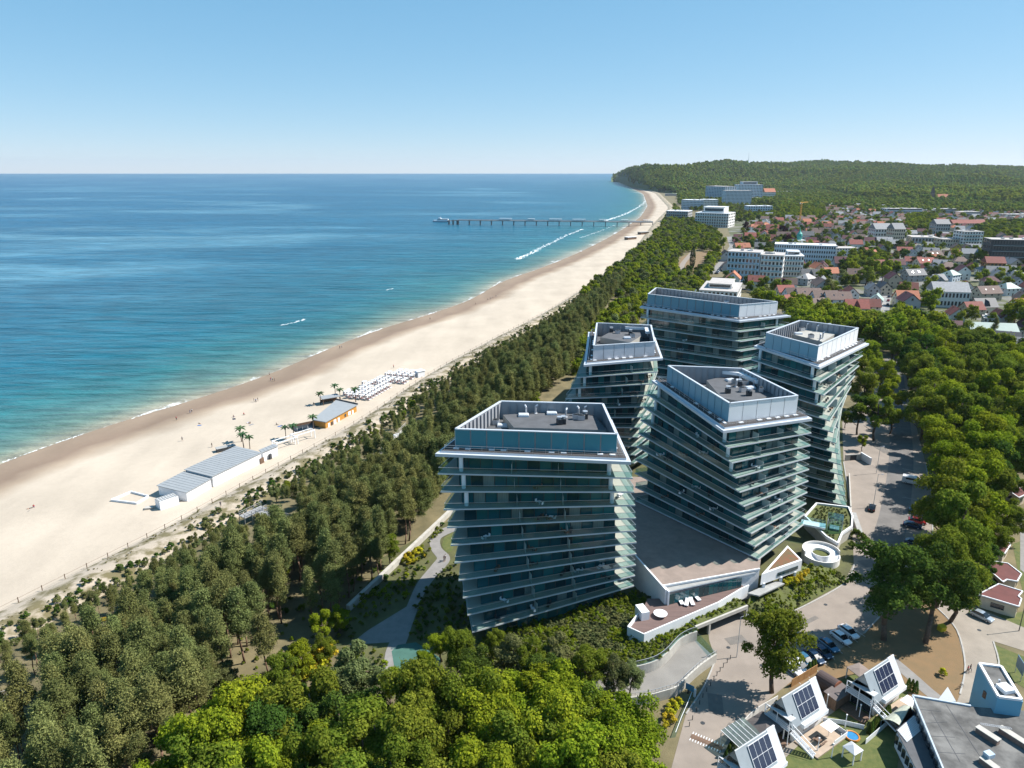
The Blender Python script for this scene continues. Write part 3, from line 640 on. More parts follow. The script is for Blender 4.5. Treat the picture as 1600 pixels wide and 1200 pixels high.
# --- rear tower (E)
eE = edge_tab([(37, P(999.4, 481.4, 37), P(1155.5, 504, 37)), (20.5, P(1003, 556, 20.5), P(1158, 580, 20.5)), (4, P(1004, 628, 4), P(1160, 655, 4))])
parE = [P(1012, 459, 42.7), P(1156, 476, 42.7), P(1216, 471, 42.7), P(1025, 449, 42.7)]
topE = eE(37); rE = P(1235.7, 495.4, 37); kE = (parE[3][0] + 1.5, parE[3][1] + 4)
TE = make_tower('rearmost long glass hotel tower, lowest at the town side', LV, eE, [to_frame(*topE, rE), to_frame(*topE, kE)], parE, 42.7, [1.9, 2.2, 1.9, 1.9], [15, 8, 0, 0], [(1, 0.55, 1.9)], 5, cols=[(0, 0.03, 0.7), (1, 0.9, 0.7)], panels=[(0, PP_SHADING['blue']), (1, PP_SHADING['white'])])
plant_room(TE, [lerp(parE[0], parE[3], .3), lerp(lerp(parE[0], parE[1], .75), parE[3], .15), lerp(lerp(parE[1], parE[2], .6), parE[0], .12), lerp(parE[3], parE[2], .3)], 40.2, LIGHTR)
equip(TE, pe([(1072, 460, 0, 0), (1078, 461, 3, 0), (1090, 463, 1, 0), (1086, 460, 2, 0), (1098, 466, 3, .2), (1112, 468, 3, .2), (1128, 467, 1, 0), (1139, 469, 1, 0), (1136, 472, 3, .2), (1146, 470, 0, 0)], 40.2), 40.2)
# ---------------------------------------------------------------- roads, paths, paved ground (each sheet a few cm above the last)
def PX(pts, z=0.0): return [P(u, v, z) for u, v in pts]
PAVEL = mat('block_paving', (0.235, 0.197, 0.165), 0.85, 0.14, 0.22, 0.25, detail=11, rnd=0)
DECKW = mat('brown_terrace_tiles', (0.235, 0.185, 0.155), 0.75, 0.16, 0.5, stretch=(1, 1, 1), detail=7)
PLANK = mat('deck_boards', (0.135, 0.088, 0.078), 0.7, 0.22, 1.6, stretch=(0.25, 3.2, 1))
sheet('lawn', PX([(600, 870), (1010, 640), (1320, 640), (1420, 760), (1330, 940), (1180, 1000), (1040, 1060), (860, 1090), (560, 1090), (520, 1000)]), 0.015, mat('garden_soil', (0.06, 0.058, 0.025), 0.95, 0.3, 0.3, 0.5, 4, detail=8, col2=(0.10, 0.105, 0.035)))
sheet('forecourt', PX([(1045, 1215), (1072, 1115), (1100, 1072), (1118, 1030), (1108, 1000), (1106, 978), (1168, 946), (1188, 975), (1245, 952), (1318, 912), (1334, 880), (1332, 830), (1328, 780), (1318, 720), (1316, 660), (1350, 610), (1386, 560), (1410, 556), (1425, 640), (1445, 720), (1458, 800), (1455, 860), (1400, 935), (1350, 990), (1240, 1062), (1180, 1110), (1150, 1160), (1130, 1215)]), 0.03, PAVEL)
cl = [P(u, v) for u, v in spline([(1395, 562), (1404, 640), (1408, 720), (1398, 800), (1385, 850)], 5)]
a_, b_ = ribbon(cl, 7.0); sheet('road', a_ + b_[::-1], 0.05, mat('worn_asphalt', (0.14, 0.13, 0.122), 0.9, 0.2, 0.3, 0.2, detail=9))
sheet('dry_ground', PX([(1330, 985), (1400, 920), (1458, 915), (1495, 975), (1512, 1040), (1506, 1085), (1490, 1150), (1300, 1200), (1230, 1070)]), 0.025, DRYG)
sheet('drive', PX([(1462, 948), (1478, 930), (1500, 938), (1610, 985), (1640, 1030), (1552, 1002), (1560, 1045), (1525, 1075), (1535, 1120), (1490, 1110), (1500, 1085), (1508, 1040), (1495, 985)]), 0.045, PAVE)
cl = [P(u, v) for u, v in spline([(1392, 1030), (1425, 1058), (1452, 1082), (1482, 1105)], 5)]
a_, b_ = ribbon(cl, 2.4); sheet('footpath', a_ + b_[::-1], 0.055, PAVE2)
sheet('side_lawn', PX([(1555, 1008), (1610, 1030), (1640, 1100), (1560, 1050)]), 0.035, GRASS)
cl = [P(u, v) for u, v in spline([(1200, 1215), (1215, 1185), (1240, 1160), (1280, 1120), (1330, 1085), (1345, 1070)], 4)]
sheet('garden_lawn', PX([(1150, 1215), (1215, 1160), (1240, 1100), (1340, 1050), (1420, 1070), (1400, 1215)]), 0.04, GRASS)
a_, b_ = ribbon(cl, 1.7); sheet('garden_path', a_ + b_[::-1], 0.06, PAVE)
# garden on the seaward side of the first tower
cl = [P(u, v) for u, v in spline([(612, 1060), (616, 1020), (628, 990), (642, 955), (660, 915), (684, 886), (693, 872), (682, 858), (680, 842), (692, 832), (712, 824)], 5)]
wv = [3.0 + 0.4 * math.sin(i * .3) for i in range(len(cl))]
a_, b_ = ribbon(cl, wv); sheet('garden_walk', a_ + b_[::-1], 0.06, PAVE2)
sheet('garden_plaza', PX([(545, 1008), (575, 985), (640, 945), (652, 935), (640, 960), (622, 1003)]), 0.045, PAVE2)
sheet('playground', PX([(612, 1018), (622, 1008), (650, 1004), (690, 1030), (680, 1055), (640, 1060), (616, 1042)]), 0.075, mat('green_rubber', (0.045, 0.12, 0.095), 0.9, 0.12, 0.5))
sheet('round_lawn', PX([(690, 852), (694, 840), (706, 834), (712, 845), (706, 862), (697, 864)]), 0.05, GRASS)
# low concrete wall beside the wood
w0 = [P(544, 955), P(621, 882), P(705, 802), P(760, 755)]
t = thing('garden_wall', 'long straight concrete wall with a flat top between garden path and pine wood', 'wall', (*w0[0], 0))
for i in range(3):
    n = 7
    for j in range(n):
        p, q = Vector(lerp(w0[i], w0[i + 1], j / n)), Vector(lerp(w0[i], w0[i + 1], (j + 0.985) / n)); o = Vector(w0[0])
        MB().bar((*(p - o), 0.7), (*(q - o), 0.7), 0.9, 1.4).build('wall_panel', [CONC], t)
# ---------------------------------------------------------------- terrace building between the towers
ZU, ZD = 7.0, 4.0
o0 = P(1060, 940, ZD)
t = thing('terrace_building', 'low building with a brown tiled roof terrace and timber sun deck between the towers', 'terrace building', (0, 0, 0))
up = [P(1036, 916, ZU), P(1187, 889.5, ZU), P(1189, 872, ZU), P(1120, 820, ZU), P(1015, 745, ZU), P(962, 745, ZU), P(978, 850, ZU)]
MB().prism(up, 0, ZU, 1, 0).build('roof_terrace', [DECKW, WHITE], t)
cf = [P(1042.5, 924.7, 6.6), P(1181, 894, 6.6), P(1181, 889, 6.75), P(1038, 917, 6.75)]
MB().prism(cf, 6.35, 6.62, 1, 0).build('canopy', [GREYC, WHITE], t)
MB().bar((*P(1036, 916, ZU), ZU + .12), (*P(1187, 889.5, ZU), ZU + .12), 0.3, .3).build('terrace_kerb', [WHITE], t)
# side wing wall towards the first tower
wl = [P(1041, 922, 7.4), P(993, 868, 7.4)]
d = (Vector(wl[1]) - Vector(wl[0])).normalized()
MB().bar((*wl[0], 3.8), (*wl[1], 3.8), 0.35, 7.4).build('wing_wall', [WHITE], t)
g0, g1 = P(1045, 945, ZD), P(1158, 917.5, ZD)
n = 15
for i in range(n):
    on_edge(PANE_ME[0 if i % 4 else 3], 'window_pane', t, g0, g1, (i + .03) / n, (i + .97) / n, ZD + .05, 6.33)
MB().bar((*P(1044, 946, ZD), 5.5), (*P(1039, 922, 6.5), 5.5), 0.35, 3.6).build('wing_wall', [WHITE], t)
dk = [P(981, 979, 4.8), P(1006, 990.5, 4.8), P(1122, 941, 4.8), P(1159, 919, 4.8), P(1170, 914, 4.8), P(1150, 905, 4.8), P(1043, 930, 4.8), P(1012, 930, 4.8), P(1003, 951, 4.8)]
MB().prism(dk, ZD - 2.0, ZD, 1, 0).build('sun_deck', [PLANK, WHITE], t)
m = MB()
for i, j in ((0, 1), (1, 2), (2, 3), (3, 4)):
    pi = dk; a, b = Vector(pi[i]), Vector(pi[j]); m.bar((*a, 3.4), (*b, 3.4), 0.24, 2.9 - 0.01 * i)
m.bar((*dk[0], 4.0), (*dk[8], 4.1), 0.22, 1.7)
m.build('parapet', [WHITE], t)
sb = P(1006, 945, 6.4); ang = math.atan2(dk[1][1] - dk[0][1], dk[1][0] - dk[0][0])
MB().box((*P(1004, 947, 6.3), 4.7), (1.7, 3.0, 2.2), math.atan2(*reversed(Vector(wl[1]) - Vector(wl[0]))) + 1.57).build('stair_head', [WHITE], t)
# table and loungers on the deck
tx = P(1032, 958, ZD + .7)
t2 = thing('round_table', 'large round white table on the brown sun deck', 'table', (*tx, ZD + .01))
MB().lathe([(0, .62), (1.35, .62), (1.38, .7), (0, .74)], 28).build('table_top', [WHITE], t2)
MB().lathe([(.5, 0), (.5, .04), (.12, .1), (.12, .62)], 14).build('pedestal', [WHITE], t2)
def make_lounger():
    r = thing('sun_lounger', 'white sun lounger', 'sun lounger')
    MB().box((0, -.25, .3), (.7, 1.35, .14)).build('seat', [WHITE], r)
    MB().box((0, .68, .48), (.7, .75, .12), M=Matrix.Rotation(R(32), 4, 'X')).build('backrest', [WHITE], r)
    for x, y in ((-.28, -.8), (.28, -.8), (-.28, .4), (.28, .4)): MB().box((x, y, .115), (.07, .07, .23)).build('leg', [METAL], r)
    return r
L0 = make_lounger()
for i, (u, v, rz, lb) in enumerate([(1064, 940, .1, 'white sun lounger on the deck, leftmost of the four'), (1073, 942, -.35, 'white sun lounger on the deck, angled second from the left'), (1081, 941, .05, 'white sun lounger on the deck, third from the left'), (1089, 934, .3, 'white sun lounger on the deck, farthest right and closest to the glass')]):
    p = (*P(u, v, ZD + .3), ZD + .005)
    if i == 0: L0.location = p; L0.rotation_euler = (0, 0, rz); L0.scale = (1.15,) * 3; L0['label'] = lb; L0['group'] = 'loungers on the sun deck'
    else: dup(L0, p, rz, 1.15, lb, 'loungers on the sun deck')
# ---------------------------------------------------------------- garage mouth and ramp
t = thing('garage_entrance', 'white concrete garage mouth under the sun deck with a long lintel', 'garage entrance', (0, 0, 0))
ga, gb = Vector(P(1086.5, 979, 3.1)), Vector(P(1168, 946, 3.1)); ge = (gb - ga).normalized(); gn = Vector((-ge.y, ge.x))
MB().bar((*ga, 2.8), (*gb, 2.8), .4, .75).build('lintel', [CONC], t)
for f in (0.27, 0.99, 0.01): p = ga.lerp(gb, f) + gn * .1; MB().box((*p, 1.2), (.45, .5, 2.45), math.atan2(ge.y, ge.x)).build('column', [CONC], t)
p, q = ga + gn * 6, gb + gn * 6
MB().bar((*p, 1.4), (*q, 1.4), .2, 2.8).build('back_wall', [DARKM], t)
MB().prism([tuple(ga + gn * .2), tuple(gb + gn * .2), tuple(q), tuple(p)], 2.9, 3.12).build('garage_roof', [GREYC], t)
MB().bar((*(gb + gn * .3), 1.5), (*q, 1.5), .25, 2.95).build('side_wall', [CONC], t)
# curved retaining wall with glass rail
rw = [P(u, v, 3.0) for u, v in spline([(1089, 986), (1076, 990), (1062, 998), (1052, 1008), (1043, 1018), (1029, 1029), (1012, 1036), (985, 1042), (955, 1047), (925, 1060)], 4)]
t = thing('retaining_wall', 'curved pale concrete retaining wall with a glass rail above the ramp', 'wall', (*rw[0], 0))
o2 = Vector((*rw[0], 0)); m = MB(); g = MB(); rl = MB()
for p, q in zip(rw, rw[1:]):
    m.bar(Vector((*p, 1.5)) - o2, Vector((*q, 1.5)) - o2, .35, 3.0)
    g.bar(Vector((*p, 3.5)) - o2, Vector((*q, 3.5)) - o2, .03, .95); rl.bar(Vector((*p, 4.0)) - o2, Vector((*q, 4.0)) - o2, .07, .07)
m.build('wall', [CONC], t); g.build('balustrade', [GLB], t); rl.build('handrail', [METAL], t)
r2 = [P(u, v, 1.6) for u, v in spline([(1119, 1024), (1098, 1038), (1078, 1055), (1058, 1074), (1035, 1082), (1012, 1088), (985, 1092), (955, 1096)], 4)]
t = thing('ramp_wall', 'lower concrete ramp wall topped by a steel rail beside the forecourt', 'wall', (*r2[0], 0)); o2 = Vector((*r2[0], 0)); m = MB(); rl = MB()
for k, (p, q) in enumerate(zip(r2, r2[1:])):
    m.bar(Vector((*p, 1.0)) - o2, Vector((*q, 1.0)) - o2, .35, 2.0); rl.bar(Vector((*p, 2.75)) - o2, Vector((*q, 2.75)) - o2, .06); rl.bar(Vector((*p, 2.0)) - o2, Vector((*p, 2.75)) - o2, .05)
m.build('wall', [CONC], t); rl.build('handrail', [METAL], t)
MB().bar(Vector((*P(1089, 987, 2), 1)) - o2, Vector((*P(1119, 1024, 1.6), 1)) - o2, .25, 1.9).build('end_wall', [GLB], t)
sheet('ramp', [p for p in rw] + [p for p in r2[::-1]], 0.9, mat('ramp_concrete', (0.2, 0.19, 0.175), 0.85, 0.12, 0.3, 0.2, detail=9))
# planted banks
BANKM = mat('bank_soil', (0.06, 0.065, 0.02), 0.95, 0.35, 0.5, 0.6, 5, detail=8, col2=(0.11, 0.13, 0.03))
def patch(name, pts, m, fans=True):
    c = Vector((sum(p[0] for p in pts) / len(pts), sum(p[1] for p in pts) / len(pts), sum(p[2] for p in pts) / len(pts)))
    me = bpy.data.meshes.new(name); me.from_pydata([tuple(p) for p in pts], [], [tuple(range(len(pts)))]); bm = bmesh.new(); bm.from_mesh(me)
    bmesh.ops.triangulate(bm, faces=bm.faces[:])
    for f in bm.faces:
        if f.normal.z < 0: f.normal_flip()
    bm.to_mesh(me); bm.free(); me.materials.append(m); o = link(name, me); tag(o, kind='structure'); return o
BANK1 = [(*P(u, v, z), z) for u, v, z in [(742, 1001, .2), (860, 962, .3), (985, 926, 1.0), (1002, 925, 1.4), (1088, 970, 2.9), (1089, 985, 2.95), (1062, 997, 2.95), (1043, 1017, 2.95), (1029, 1028, 2.95), (1012, 1035, 2.95), (985, 1041, 2.95), (955, 1046, 2.9), (925, 1059, 2.6), (870, 1080, .6), (770, 1065, .1)]]
BANK2 = [(*P(u, v, z), z) for u, v, z in [(1168, 944, 3.1), (1176, 922, 3.4), (1232, 900, 3.2), (1258, 882, 2.6), (1300, 888, 1.0), (1322, 902, .2), (1318, 911, .05), (1245, 950, .05), (1190, 973, .05), (1170, 962, .8)]]
patch('planted_bank', BANK1, BANKM); patch('planted_bank', BANK2, BANKM)
patch('garage_bank', [(*(ga - gn * .0), 3.17), (*gb, 3.17), (*q, 3.3), (*p, 3.3)] if False else [(*tuple(ga + gn * .25), 3.2), (*tuple(gb + gn * .25), 3.2), (*tuple(gb + gn * 6), 3.35), (*tuple(ga + gn * 6), 3.35)], BANKM)
# ---------------------------------------------------------------- wing with rust-red planted roof
tr = [P(1230.5, 852.3, 7.2), P(1253.4, 875, 7.2), P(1190, 897.5, 7.2)]
t = thing('triangular_wing', 'triangular white wing with a rust-red planted roof at the foot of the middle tower', 'building wing', (0, 0, 0))
MB().prism(tr, 4.6, 7.2).build('wall', [WHITE], t)
SEDUM = mat('sedum_roof', (0.2, 0.075, 0.04), 0.95, 0.3, 0.7, 0.6, 5, detail=8, col2=(0.10, 0.10, 0.05))
ti = inset(tr, .45); MB().prism(ti, 7.15, 7.24).build('planted_roof', [SEDUM], t)
MB().bar((*lerp(tr[1], tr[2], .1), 5.75), (*lerp(tr[1], tr[2], .6), 5.75), .3, .8).build('strip_window', [PANES[1]], t)
MB().prism(inset(tr, 1.4), 0.0, 4.6).build('lower_wall', [PANES[1]], t)
for f in (.15, .5, .92): MB().box((*lerp(tr[1], tr[2], f), 2.4), (.5, .5, 4.8)).build('column', [WHITE], t)
# terrace ledge right of the deck
MB().prism(PX([(1168, 926), (1212, 907), (1226, 911), (1186, 930)], 3.9), 3.5, 3.8).build('ledge', [GREYC], t)
# ---------------------------------------------------------------- spiral stair, lift tower, bridge
cx, cy_ = P(1283, 862, 2.2)
t = thing('spiral_stair', 'round white double stair with planters in the middle, beside the glass lift', 'staircase', (cx, cy_, 0))
def arc_wall(r, a0, a1, z0, z1, th, n, za=None):
    m = MB()
    for i in range(n):
        p, q = a0 + (a1 - a0) * i / n, a0 + (a1 - a0) * (i + 1) / n; zb = z1 if za is None else z1 + (za - z1) * (i + .5) / n
        m.bar((r * math.cos(p), r * math.sin(p), (z0 + zb) / 2), (r * math.cos(q), r * math.sin(q), (z0 + zb) / 2), th, zb - z0)
    return m
arc_wall(4.2, R(-170), R(-10), 0, 1.75, .22, 20).build('outer_wall', [WALLW], t)
arc_wall(4.2, R(-10), R(190), 0, 2.75, .22, 24).build('outer_wall', [WALLW], t)
arc_wall(2.1, R(-180), R(180), 0, 2.1, .18, 26).build('inner_wall', [WHITE], t)
MB().lathe([(0, 1.5), (2.0, 1.5)], 26).build('planter', [BANKM], t)
m = MB()
for i in range(22):
    p, q = R(5 + 170 * i / 22), R(5 + 170 * (i + 1) / 22); m.add([(2.1 * math.cos(p), 2.1 * math.sin(p), 2.05), (4.2 * math.cos(p), 4.2 * math.sin(p), 2.05), (4.2 * math.cos(q), 4.2 * math.sin(q), 2.05), (2.1 * math.cos(q), 2.1 * math.sin(q), 2.05)], [(0, 1, 2, 3)])
m.build('landing', [WHITE], t)
ST = MB().box((3.15, 0, 0), (2.0, .36, .18)).mesh('step_mesh', WHITE)
for sgn in (1, -1):
    for i in range(14): link('step', ST, t, (0, 0, 1.95 - .125 * i), R(-90 + sgn * (95 - 6.3 * i)))
lx, ly = P(1301, 843, 0)
t = thing('glass_lift_tower', 'square glass lift tower with steel corner posts by the round stair', 'lift tower', (lx, ly, 0), R(-25))
for a in range(4):
    s = Matrix.Rotation(R(90 * a), 4, 'Z')
    for i in range(3):
        for j in range(2): MB().box(s @ Vector((-.85 + 1.7 * j, -1.7, 1.1 + 2.15 * i)), (1.6, .05, 2.05), R(90 * a)).build('glass_panel', [GLB], t)
    MB().box(s @ Vector((-1.7, -1.7, 3.25)), (.14, .14, 6.5)).build('corner_post', [METAL], t)
MB().box((0, 0, 6.55), (3.6, 3.6, .12)).build('roof', [GLB], t); MB().box((0, 0, 2.2), (2.2, 2.2, 2.6)).build('lift_car', [mat('lift_car', (.25, .33, .34), .3)], t)
t = thing('footbridge', 'short white footbridge from the tower to the glass lift', 'footbridge', (0, 0, 0))
fa, fb_ = P(1252, 815, 4.2), P(1290, 822, 4.2)
MB().bar((*fa, 4.0), (*fb_, 4.0), 2.6, .5).build('deck', [WHITE], t)
for s in (-1, 1):
    o = Vector((-(fb_[1] - fa[1]), fb_[0] - fa[0])).normalized() * 1.25 * s; MB().bar((fa[0] + o.x, fa[1] + o.y, 4.75), (fb_[0] + o.x, fb_[1] + o.y, 4.75), .05, 1.0).build('balustrade', [GLB], t)
ann = PX([(1258, 806), (1276, 786), (1326, 792), (1332, 806), (1331, 822), (1316, 832), (1309, 848), (1292, 838)], 3.4)
t = thing('green_roof_annexe', 'low annexe with a curved green roof under the right-hand tower', 'annexe', (0, 0, 0))
MB().prism(ann, 0, 3.0, 0, 1).build('wall', [CONC, BANKM], t); m = MB()
for i in range(len(ann)): m.bar((*ann[i], 3.1), (*ann[(i + 1) % len(ann)], 3.1), .4, .8 - .01 * i)
m.build('roof_edge', [WHITE], t)
t = thing('roadside_wall', 'low white wall with hedge strip between the right-hand tower and the road', 'wall', (0, 0, 0))
MB().bar((*P(1327, 740, .9), .5), (*P(1330, 800, .9), .5), .3, 1.0).build('wall', [CONC], t); MB().bar((*P(1334, 800, .9), .4), (*P(1345, 832, .9), .4), 1.2, .8).build('kerb_wall', [GREYC], t)
# ---------------------------------------------------------------- foliage
def leaf_cards(pos, nrm, size, asp=0.7):
    n = len(pos); nrm = nrm / (np.linalg.norm(nrm, axis=1, keepdims=True) + 1e-9)
    r = rng.normal(size=(n, 3)); tx = np.cross(nrm, r); tx /= (np.linalg.norm(tx, axis=1, keepdims=True) + 1e-9); ty = np.cross(nrm, tx)
    s = (size * (0.7 + 0.6 * rng.random(n)))[:, None] / 2
    a = tx * s; b = ty * s * asp
    v = np.stack([pos - a * 1.0, pos - b, pos + a, pos + b], 1).reshape(-1, 3)
    return v
def cards_mesh(name, v, m, extra=None):
    n = len(v) // 4; me = bpy.data.meshes.new(name)
    ev, ef = (extra.v, extra.f) if extra else ([], [])
    me.vertices.add(len(v)); me.vertices.foreach_set('co', v.astype(np.float32).ravel())
    me.loops.add(n * 4); me.loops.foreach_set('vertex_index', np.arange(n * 4, dtype=np.int32))
    me.polygons.add(n); me.polygons.foreach_set('loop_start', np.arange(0, n * 4, 4, dtype=np.int32)); me.polygons.foreach_set('loop_total', np.full(n, 4, dtype=np.int32))
    me.materials.append(m); me.update(calc_edges=True); return me
def sph(n):
    d = rng.normal(size=(n, 3)); return d / np.linalg.norm(d, axis=1, keepdims=True)
def broadleaf(name, m, Rr=4.5, z0=3.0, z1=13.0, lobes=16, n=4200, leaf=0.55, flat=1.0):
    """leaf cards spread through many overlapping lobes; radii uneven so sky and shade show between them"""
    H = (z1 - z0) / 2; cz = (z0 + z1) / 2
    c = sph(lobes) * (0.3 + 0.62 * rng.random((lobes, 1)) ** .8); c[:, 2] = c[:, 2] * 0.95 + 0.08
    c = c * np.array([Rr, Rr, H]) + np.array([0, 0, cz]); lr = Rr * (0.17 + 0.2 * rng.random(lobes) ** 1.5) * (1.25 if lobes < 22 else 1.0)
    w = lr ** 2; k = rng.choice(lobes, n, p=w / w.sum())
    d = sph(n); d[:, 2] = np.where(d[:, 2] < -0.35, -d[:, 2] * 0.6, d[:, 2])
    d /= np.linalg.norm(d, axis=1, keepdims=True)
    rad = lr[k] * (0.55 + 0.55 * rng.random(n) ** 0.6 + 0.22 * (rng.random(n) > .93)) * (1 + 0.18 * np.sin(d[:, 0] * 7 + k) * np.cos(d[:, 1] * 6 - k))
    pos = c[k] + d * rad[:, None]
    nr = d + rng.normal(size=(n, 3)) * 0.5 + np.array([0, 0, 0.35])
    return cards_mesh(name, leaf_cards(pos, nr, np.full(n, leaf)), m)
def pine(name, m, seed, h=14.5, r=2.1, n=8200, leaf=0.33, base=0.4):
    """loose tufts round whorls of branches: pointed young tops, flatter old ones, gaps between"""
    T = 58; t = base + (1 - base) * rng.random(T) ** 0.75; q = (t - base) / (1 - base)
    top = 0.75 if seed % 2 else 1.3
    env = np.where(q < .25, .45 + 2.2 * q, 1.0 * np.clip(1.02 - q, 0, 1) ** (0.62 * top) * 1.12)
    rr = r * env * (0.3 + 0.75 * rng.random(T) ** 0.7); a = rng.random(T) * 6.283
    c = np.stack([rr * np.cos(a), rr * np.sin(a), t * h], 1); ts = 0.3 + 0.24 * rng.random(T)
    k = rng.integers(0, T, n); pos = c[k] + rng.normal(size=(n, 3)) * ts[k][:, None] * np.array([1, 1, .72])
    out = np.stack([np.cos(a), np.sin(a), .5 + 0 * a], 1)[k]
    nr = out * .6 + rng.normal(size=(n, 3)) * 0.75 + np.array([0, 0, .35])
    return cards_mesh(name, leaf_cards(pos, nr, np.full(n, leaf), 0.4), m), c
def trunk_mesh(name, m, h, r0, r1, limbs=(), bend=0.3, seed=0):
    rr = random.Random(seed); mb = MB(); p = Vector((0, 0, -.1)); k = 5
    for i in range(k):
        q = Vector((bend * math.sin(i * 1.3 + seed), bend * math.cos(i * 0.9 + seed) - bend, h * (i + 1) / k)) ; a = r0 + (r1 - r0) * i / k; b = r0 + (r1 - r0) * (i + 1) / k
        mb.tube(p, q, a, b, 7); p = q
    for (z, ang, L, up, rad) in limbs:
        s = Vector((0, 0, z)); e = s + Vector((L * math.cos(ang), L * math.sin(ang), up)); mid = s.lerp(e, .5) + Vector((0, 0, -.15 * L)); mb.tube(s, mid, rad, rad * .7, 5); mb.tube(mid, e, rad * .7, rad * .25, 5)
    return mb.mesh(name, m, True)
def limbset(seed, z0, z1, n, L): 
    rr = random.Random(seed); return [(z0 + (z1 - z0) * i / n, rr.random() * 6.28, L * (.6 + .5 * rr.random()), L * (.3 + .6 * rr.random()), .13) for i in range(n)]
PINES = []
for i in range(6):
    h = 14.5; me, c = pine('pine_crown', LEAFP, i, r=1.6 + .28 * (i % 3), base=(0.34, 0.42, 0.5)[i % 3])
    lim = [(max(4.0, z - .5), math.atan2(y, x), math.hypot(x, y) * .9, .45, .06) for x, y, z in c[::3]]
    PINES.append((me, trunk_mesh('pine_trunk', PBARK, h * .95, .2, .07, lim, .25, i)))
BL_BASE = [broadleaf('broad_crown', LEAFB, 4.7, 2.2, 12.8, 26, 14500, .33), broadleaf('broad_crown', LEAFB, 4.4, 2.0, 13.4, 34, 14500, .32), broadleaf('broad_crown', LEAFB, 5.0, 2.8, 12.2, 22, 14500, .34), broadleaf('broad_crown', LEAFB, 4.3, 1.6, 12.6, 40, 14500, .32)]
BTR = [trunk_mesh('broad_trunk', BARK, 10.5, .34, .1, limbset(i, 3, 8.5, 8, 2.6), .3, i) for i in range(4)]
def recolor(meshes, m, nm):
    out = []
    for me in meshes:
        c = me.copy(); c.name = nm; c.materials.clear(); c.materials.append(m); out.append(c)
    return out
CR = {'bright': BL_BASE, 'mid': recolor(BL_BASE, LEAFM, 'mid_crown'), 'dark': recolor(BL_BASE, LEAFD, 'dark_crown'), 'olive': recolor(BL_BASE, LEAFO, 'olive_crown'), 'purple': recolor(BL_BASE[:2], LEAFR, 'purple_crown')}
FARB = [broadleaf('far_crown', LEAFM, 4.6, 1.2, 12.5, 14, 1900, .8), broadleaf('far_crown', LEAFM, 4.4, 1.2, 12.0, 18, 1900, .8)]
FAR = {'mid': FARB, 'bright': recolor(FARB, LEAFB, 'far_bright_crown'), 'dark': recolor(FARB, LEAFD, 'far_dark_crown'), 'olive': recolor(FARB, LEAFO, 'far_olive_crown'), 'purple': recolor(FARB[:1], LEAFR, 'far_purple_crown')}
FTR = [trunk_mesh('far_trunk', BARK, 9, .35, .12, (), .2, 3)]
SHRUB = [broadleaf('shrub_leaves', LEAFM, 1.1, 0.0, 1.9, 9, 520, .3), broadleaf('shrub_leaves', LEAFM, 1.2, 0.0, 1.6, 7, 520, .32)]
LEAFT = leafmat('dune_grass_blades', (0.14, 0.13, 0.05), (0.27, 0.24, 0.11), 0.3)
SHR = {'mid': SHRUB, 'bright': recolor(SHRUB, LEAFB, 'bright_shrub'), 'olive': recolor(SHRUB, LEAFO, 'olive_shrub'), 'yellow': recolor(SHRUB, LEAFY, 'yellow_shrub'), 'dark': recolor(SHRUB, LEAFD, 'dark_shrub')}
TREELAB = {'pine': 'slim Scots pine with olive needles and bare reddish trunk in the coastal wood'}
def put_tree(kind, x, y, s=1.0, lab=None, group=None, far=False, name=None, cat='tree', sz=None, z=0.0):
    i = rng.integers(0, 1000); rz = float(rng.random() * 6.28)
    if kind == 'pine':
        cm, tm = PINES[i % 6]; nm = 'pine_tree'
    elif far: cs = FAR[kind]; cm, tm = cs[i % len(cs)], FTR[0]; nm = 'broadleaf_tree'
    else: cs = CR[kind]; cm = cs[i % len(cs)]; tm = BTR[i % 4]; nm = 'broadleaf_tree'
    r = bpy.data.objects.new(name or nm, None); C.objects.link(r); r.location = (x, y, z); r.rotation_euler = (0, 0, rz); q_ = 0.86 + 0.28 * float(rng.random()); r.scale = (s * q_, s / q_, s * (sz or 1) * (0.92 + 0.16 * float(rng.random())))
    tag(r, lab, cat, group)
    link('crown', cm, r); link('trunk', tm, r); return r
def put_shrub(kind, x, y, s, lab, group, z=0.0, sz=1.0, cat='shrub'):
    i = int(rng.integers(0, 9)); o = link('shrub', SHR[kind][i % 2], None, (x, y, z), float(rng.random() * 6.28), (s, s, s * sz)); tag(o, lab, cat, group); return o
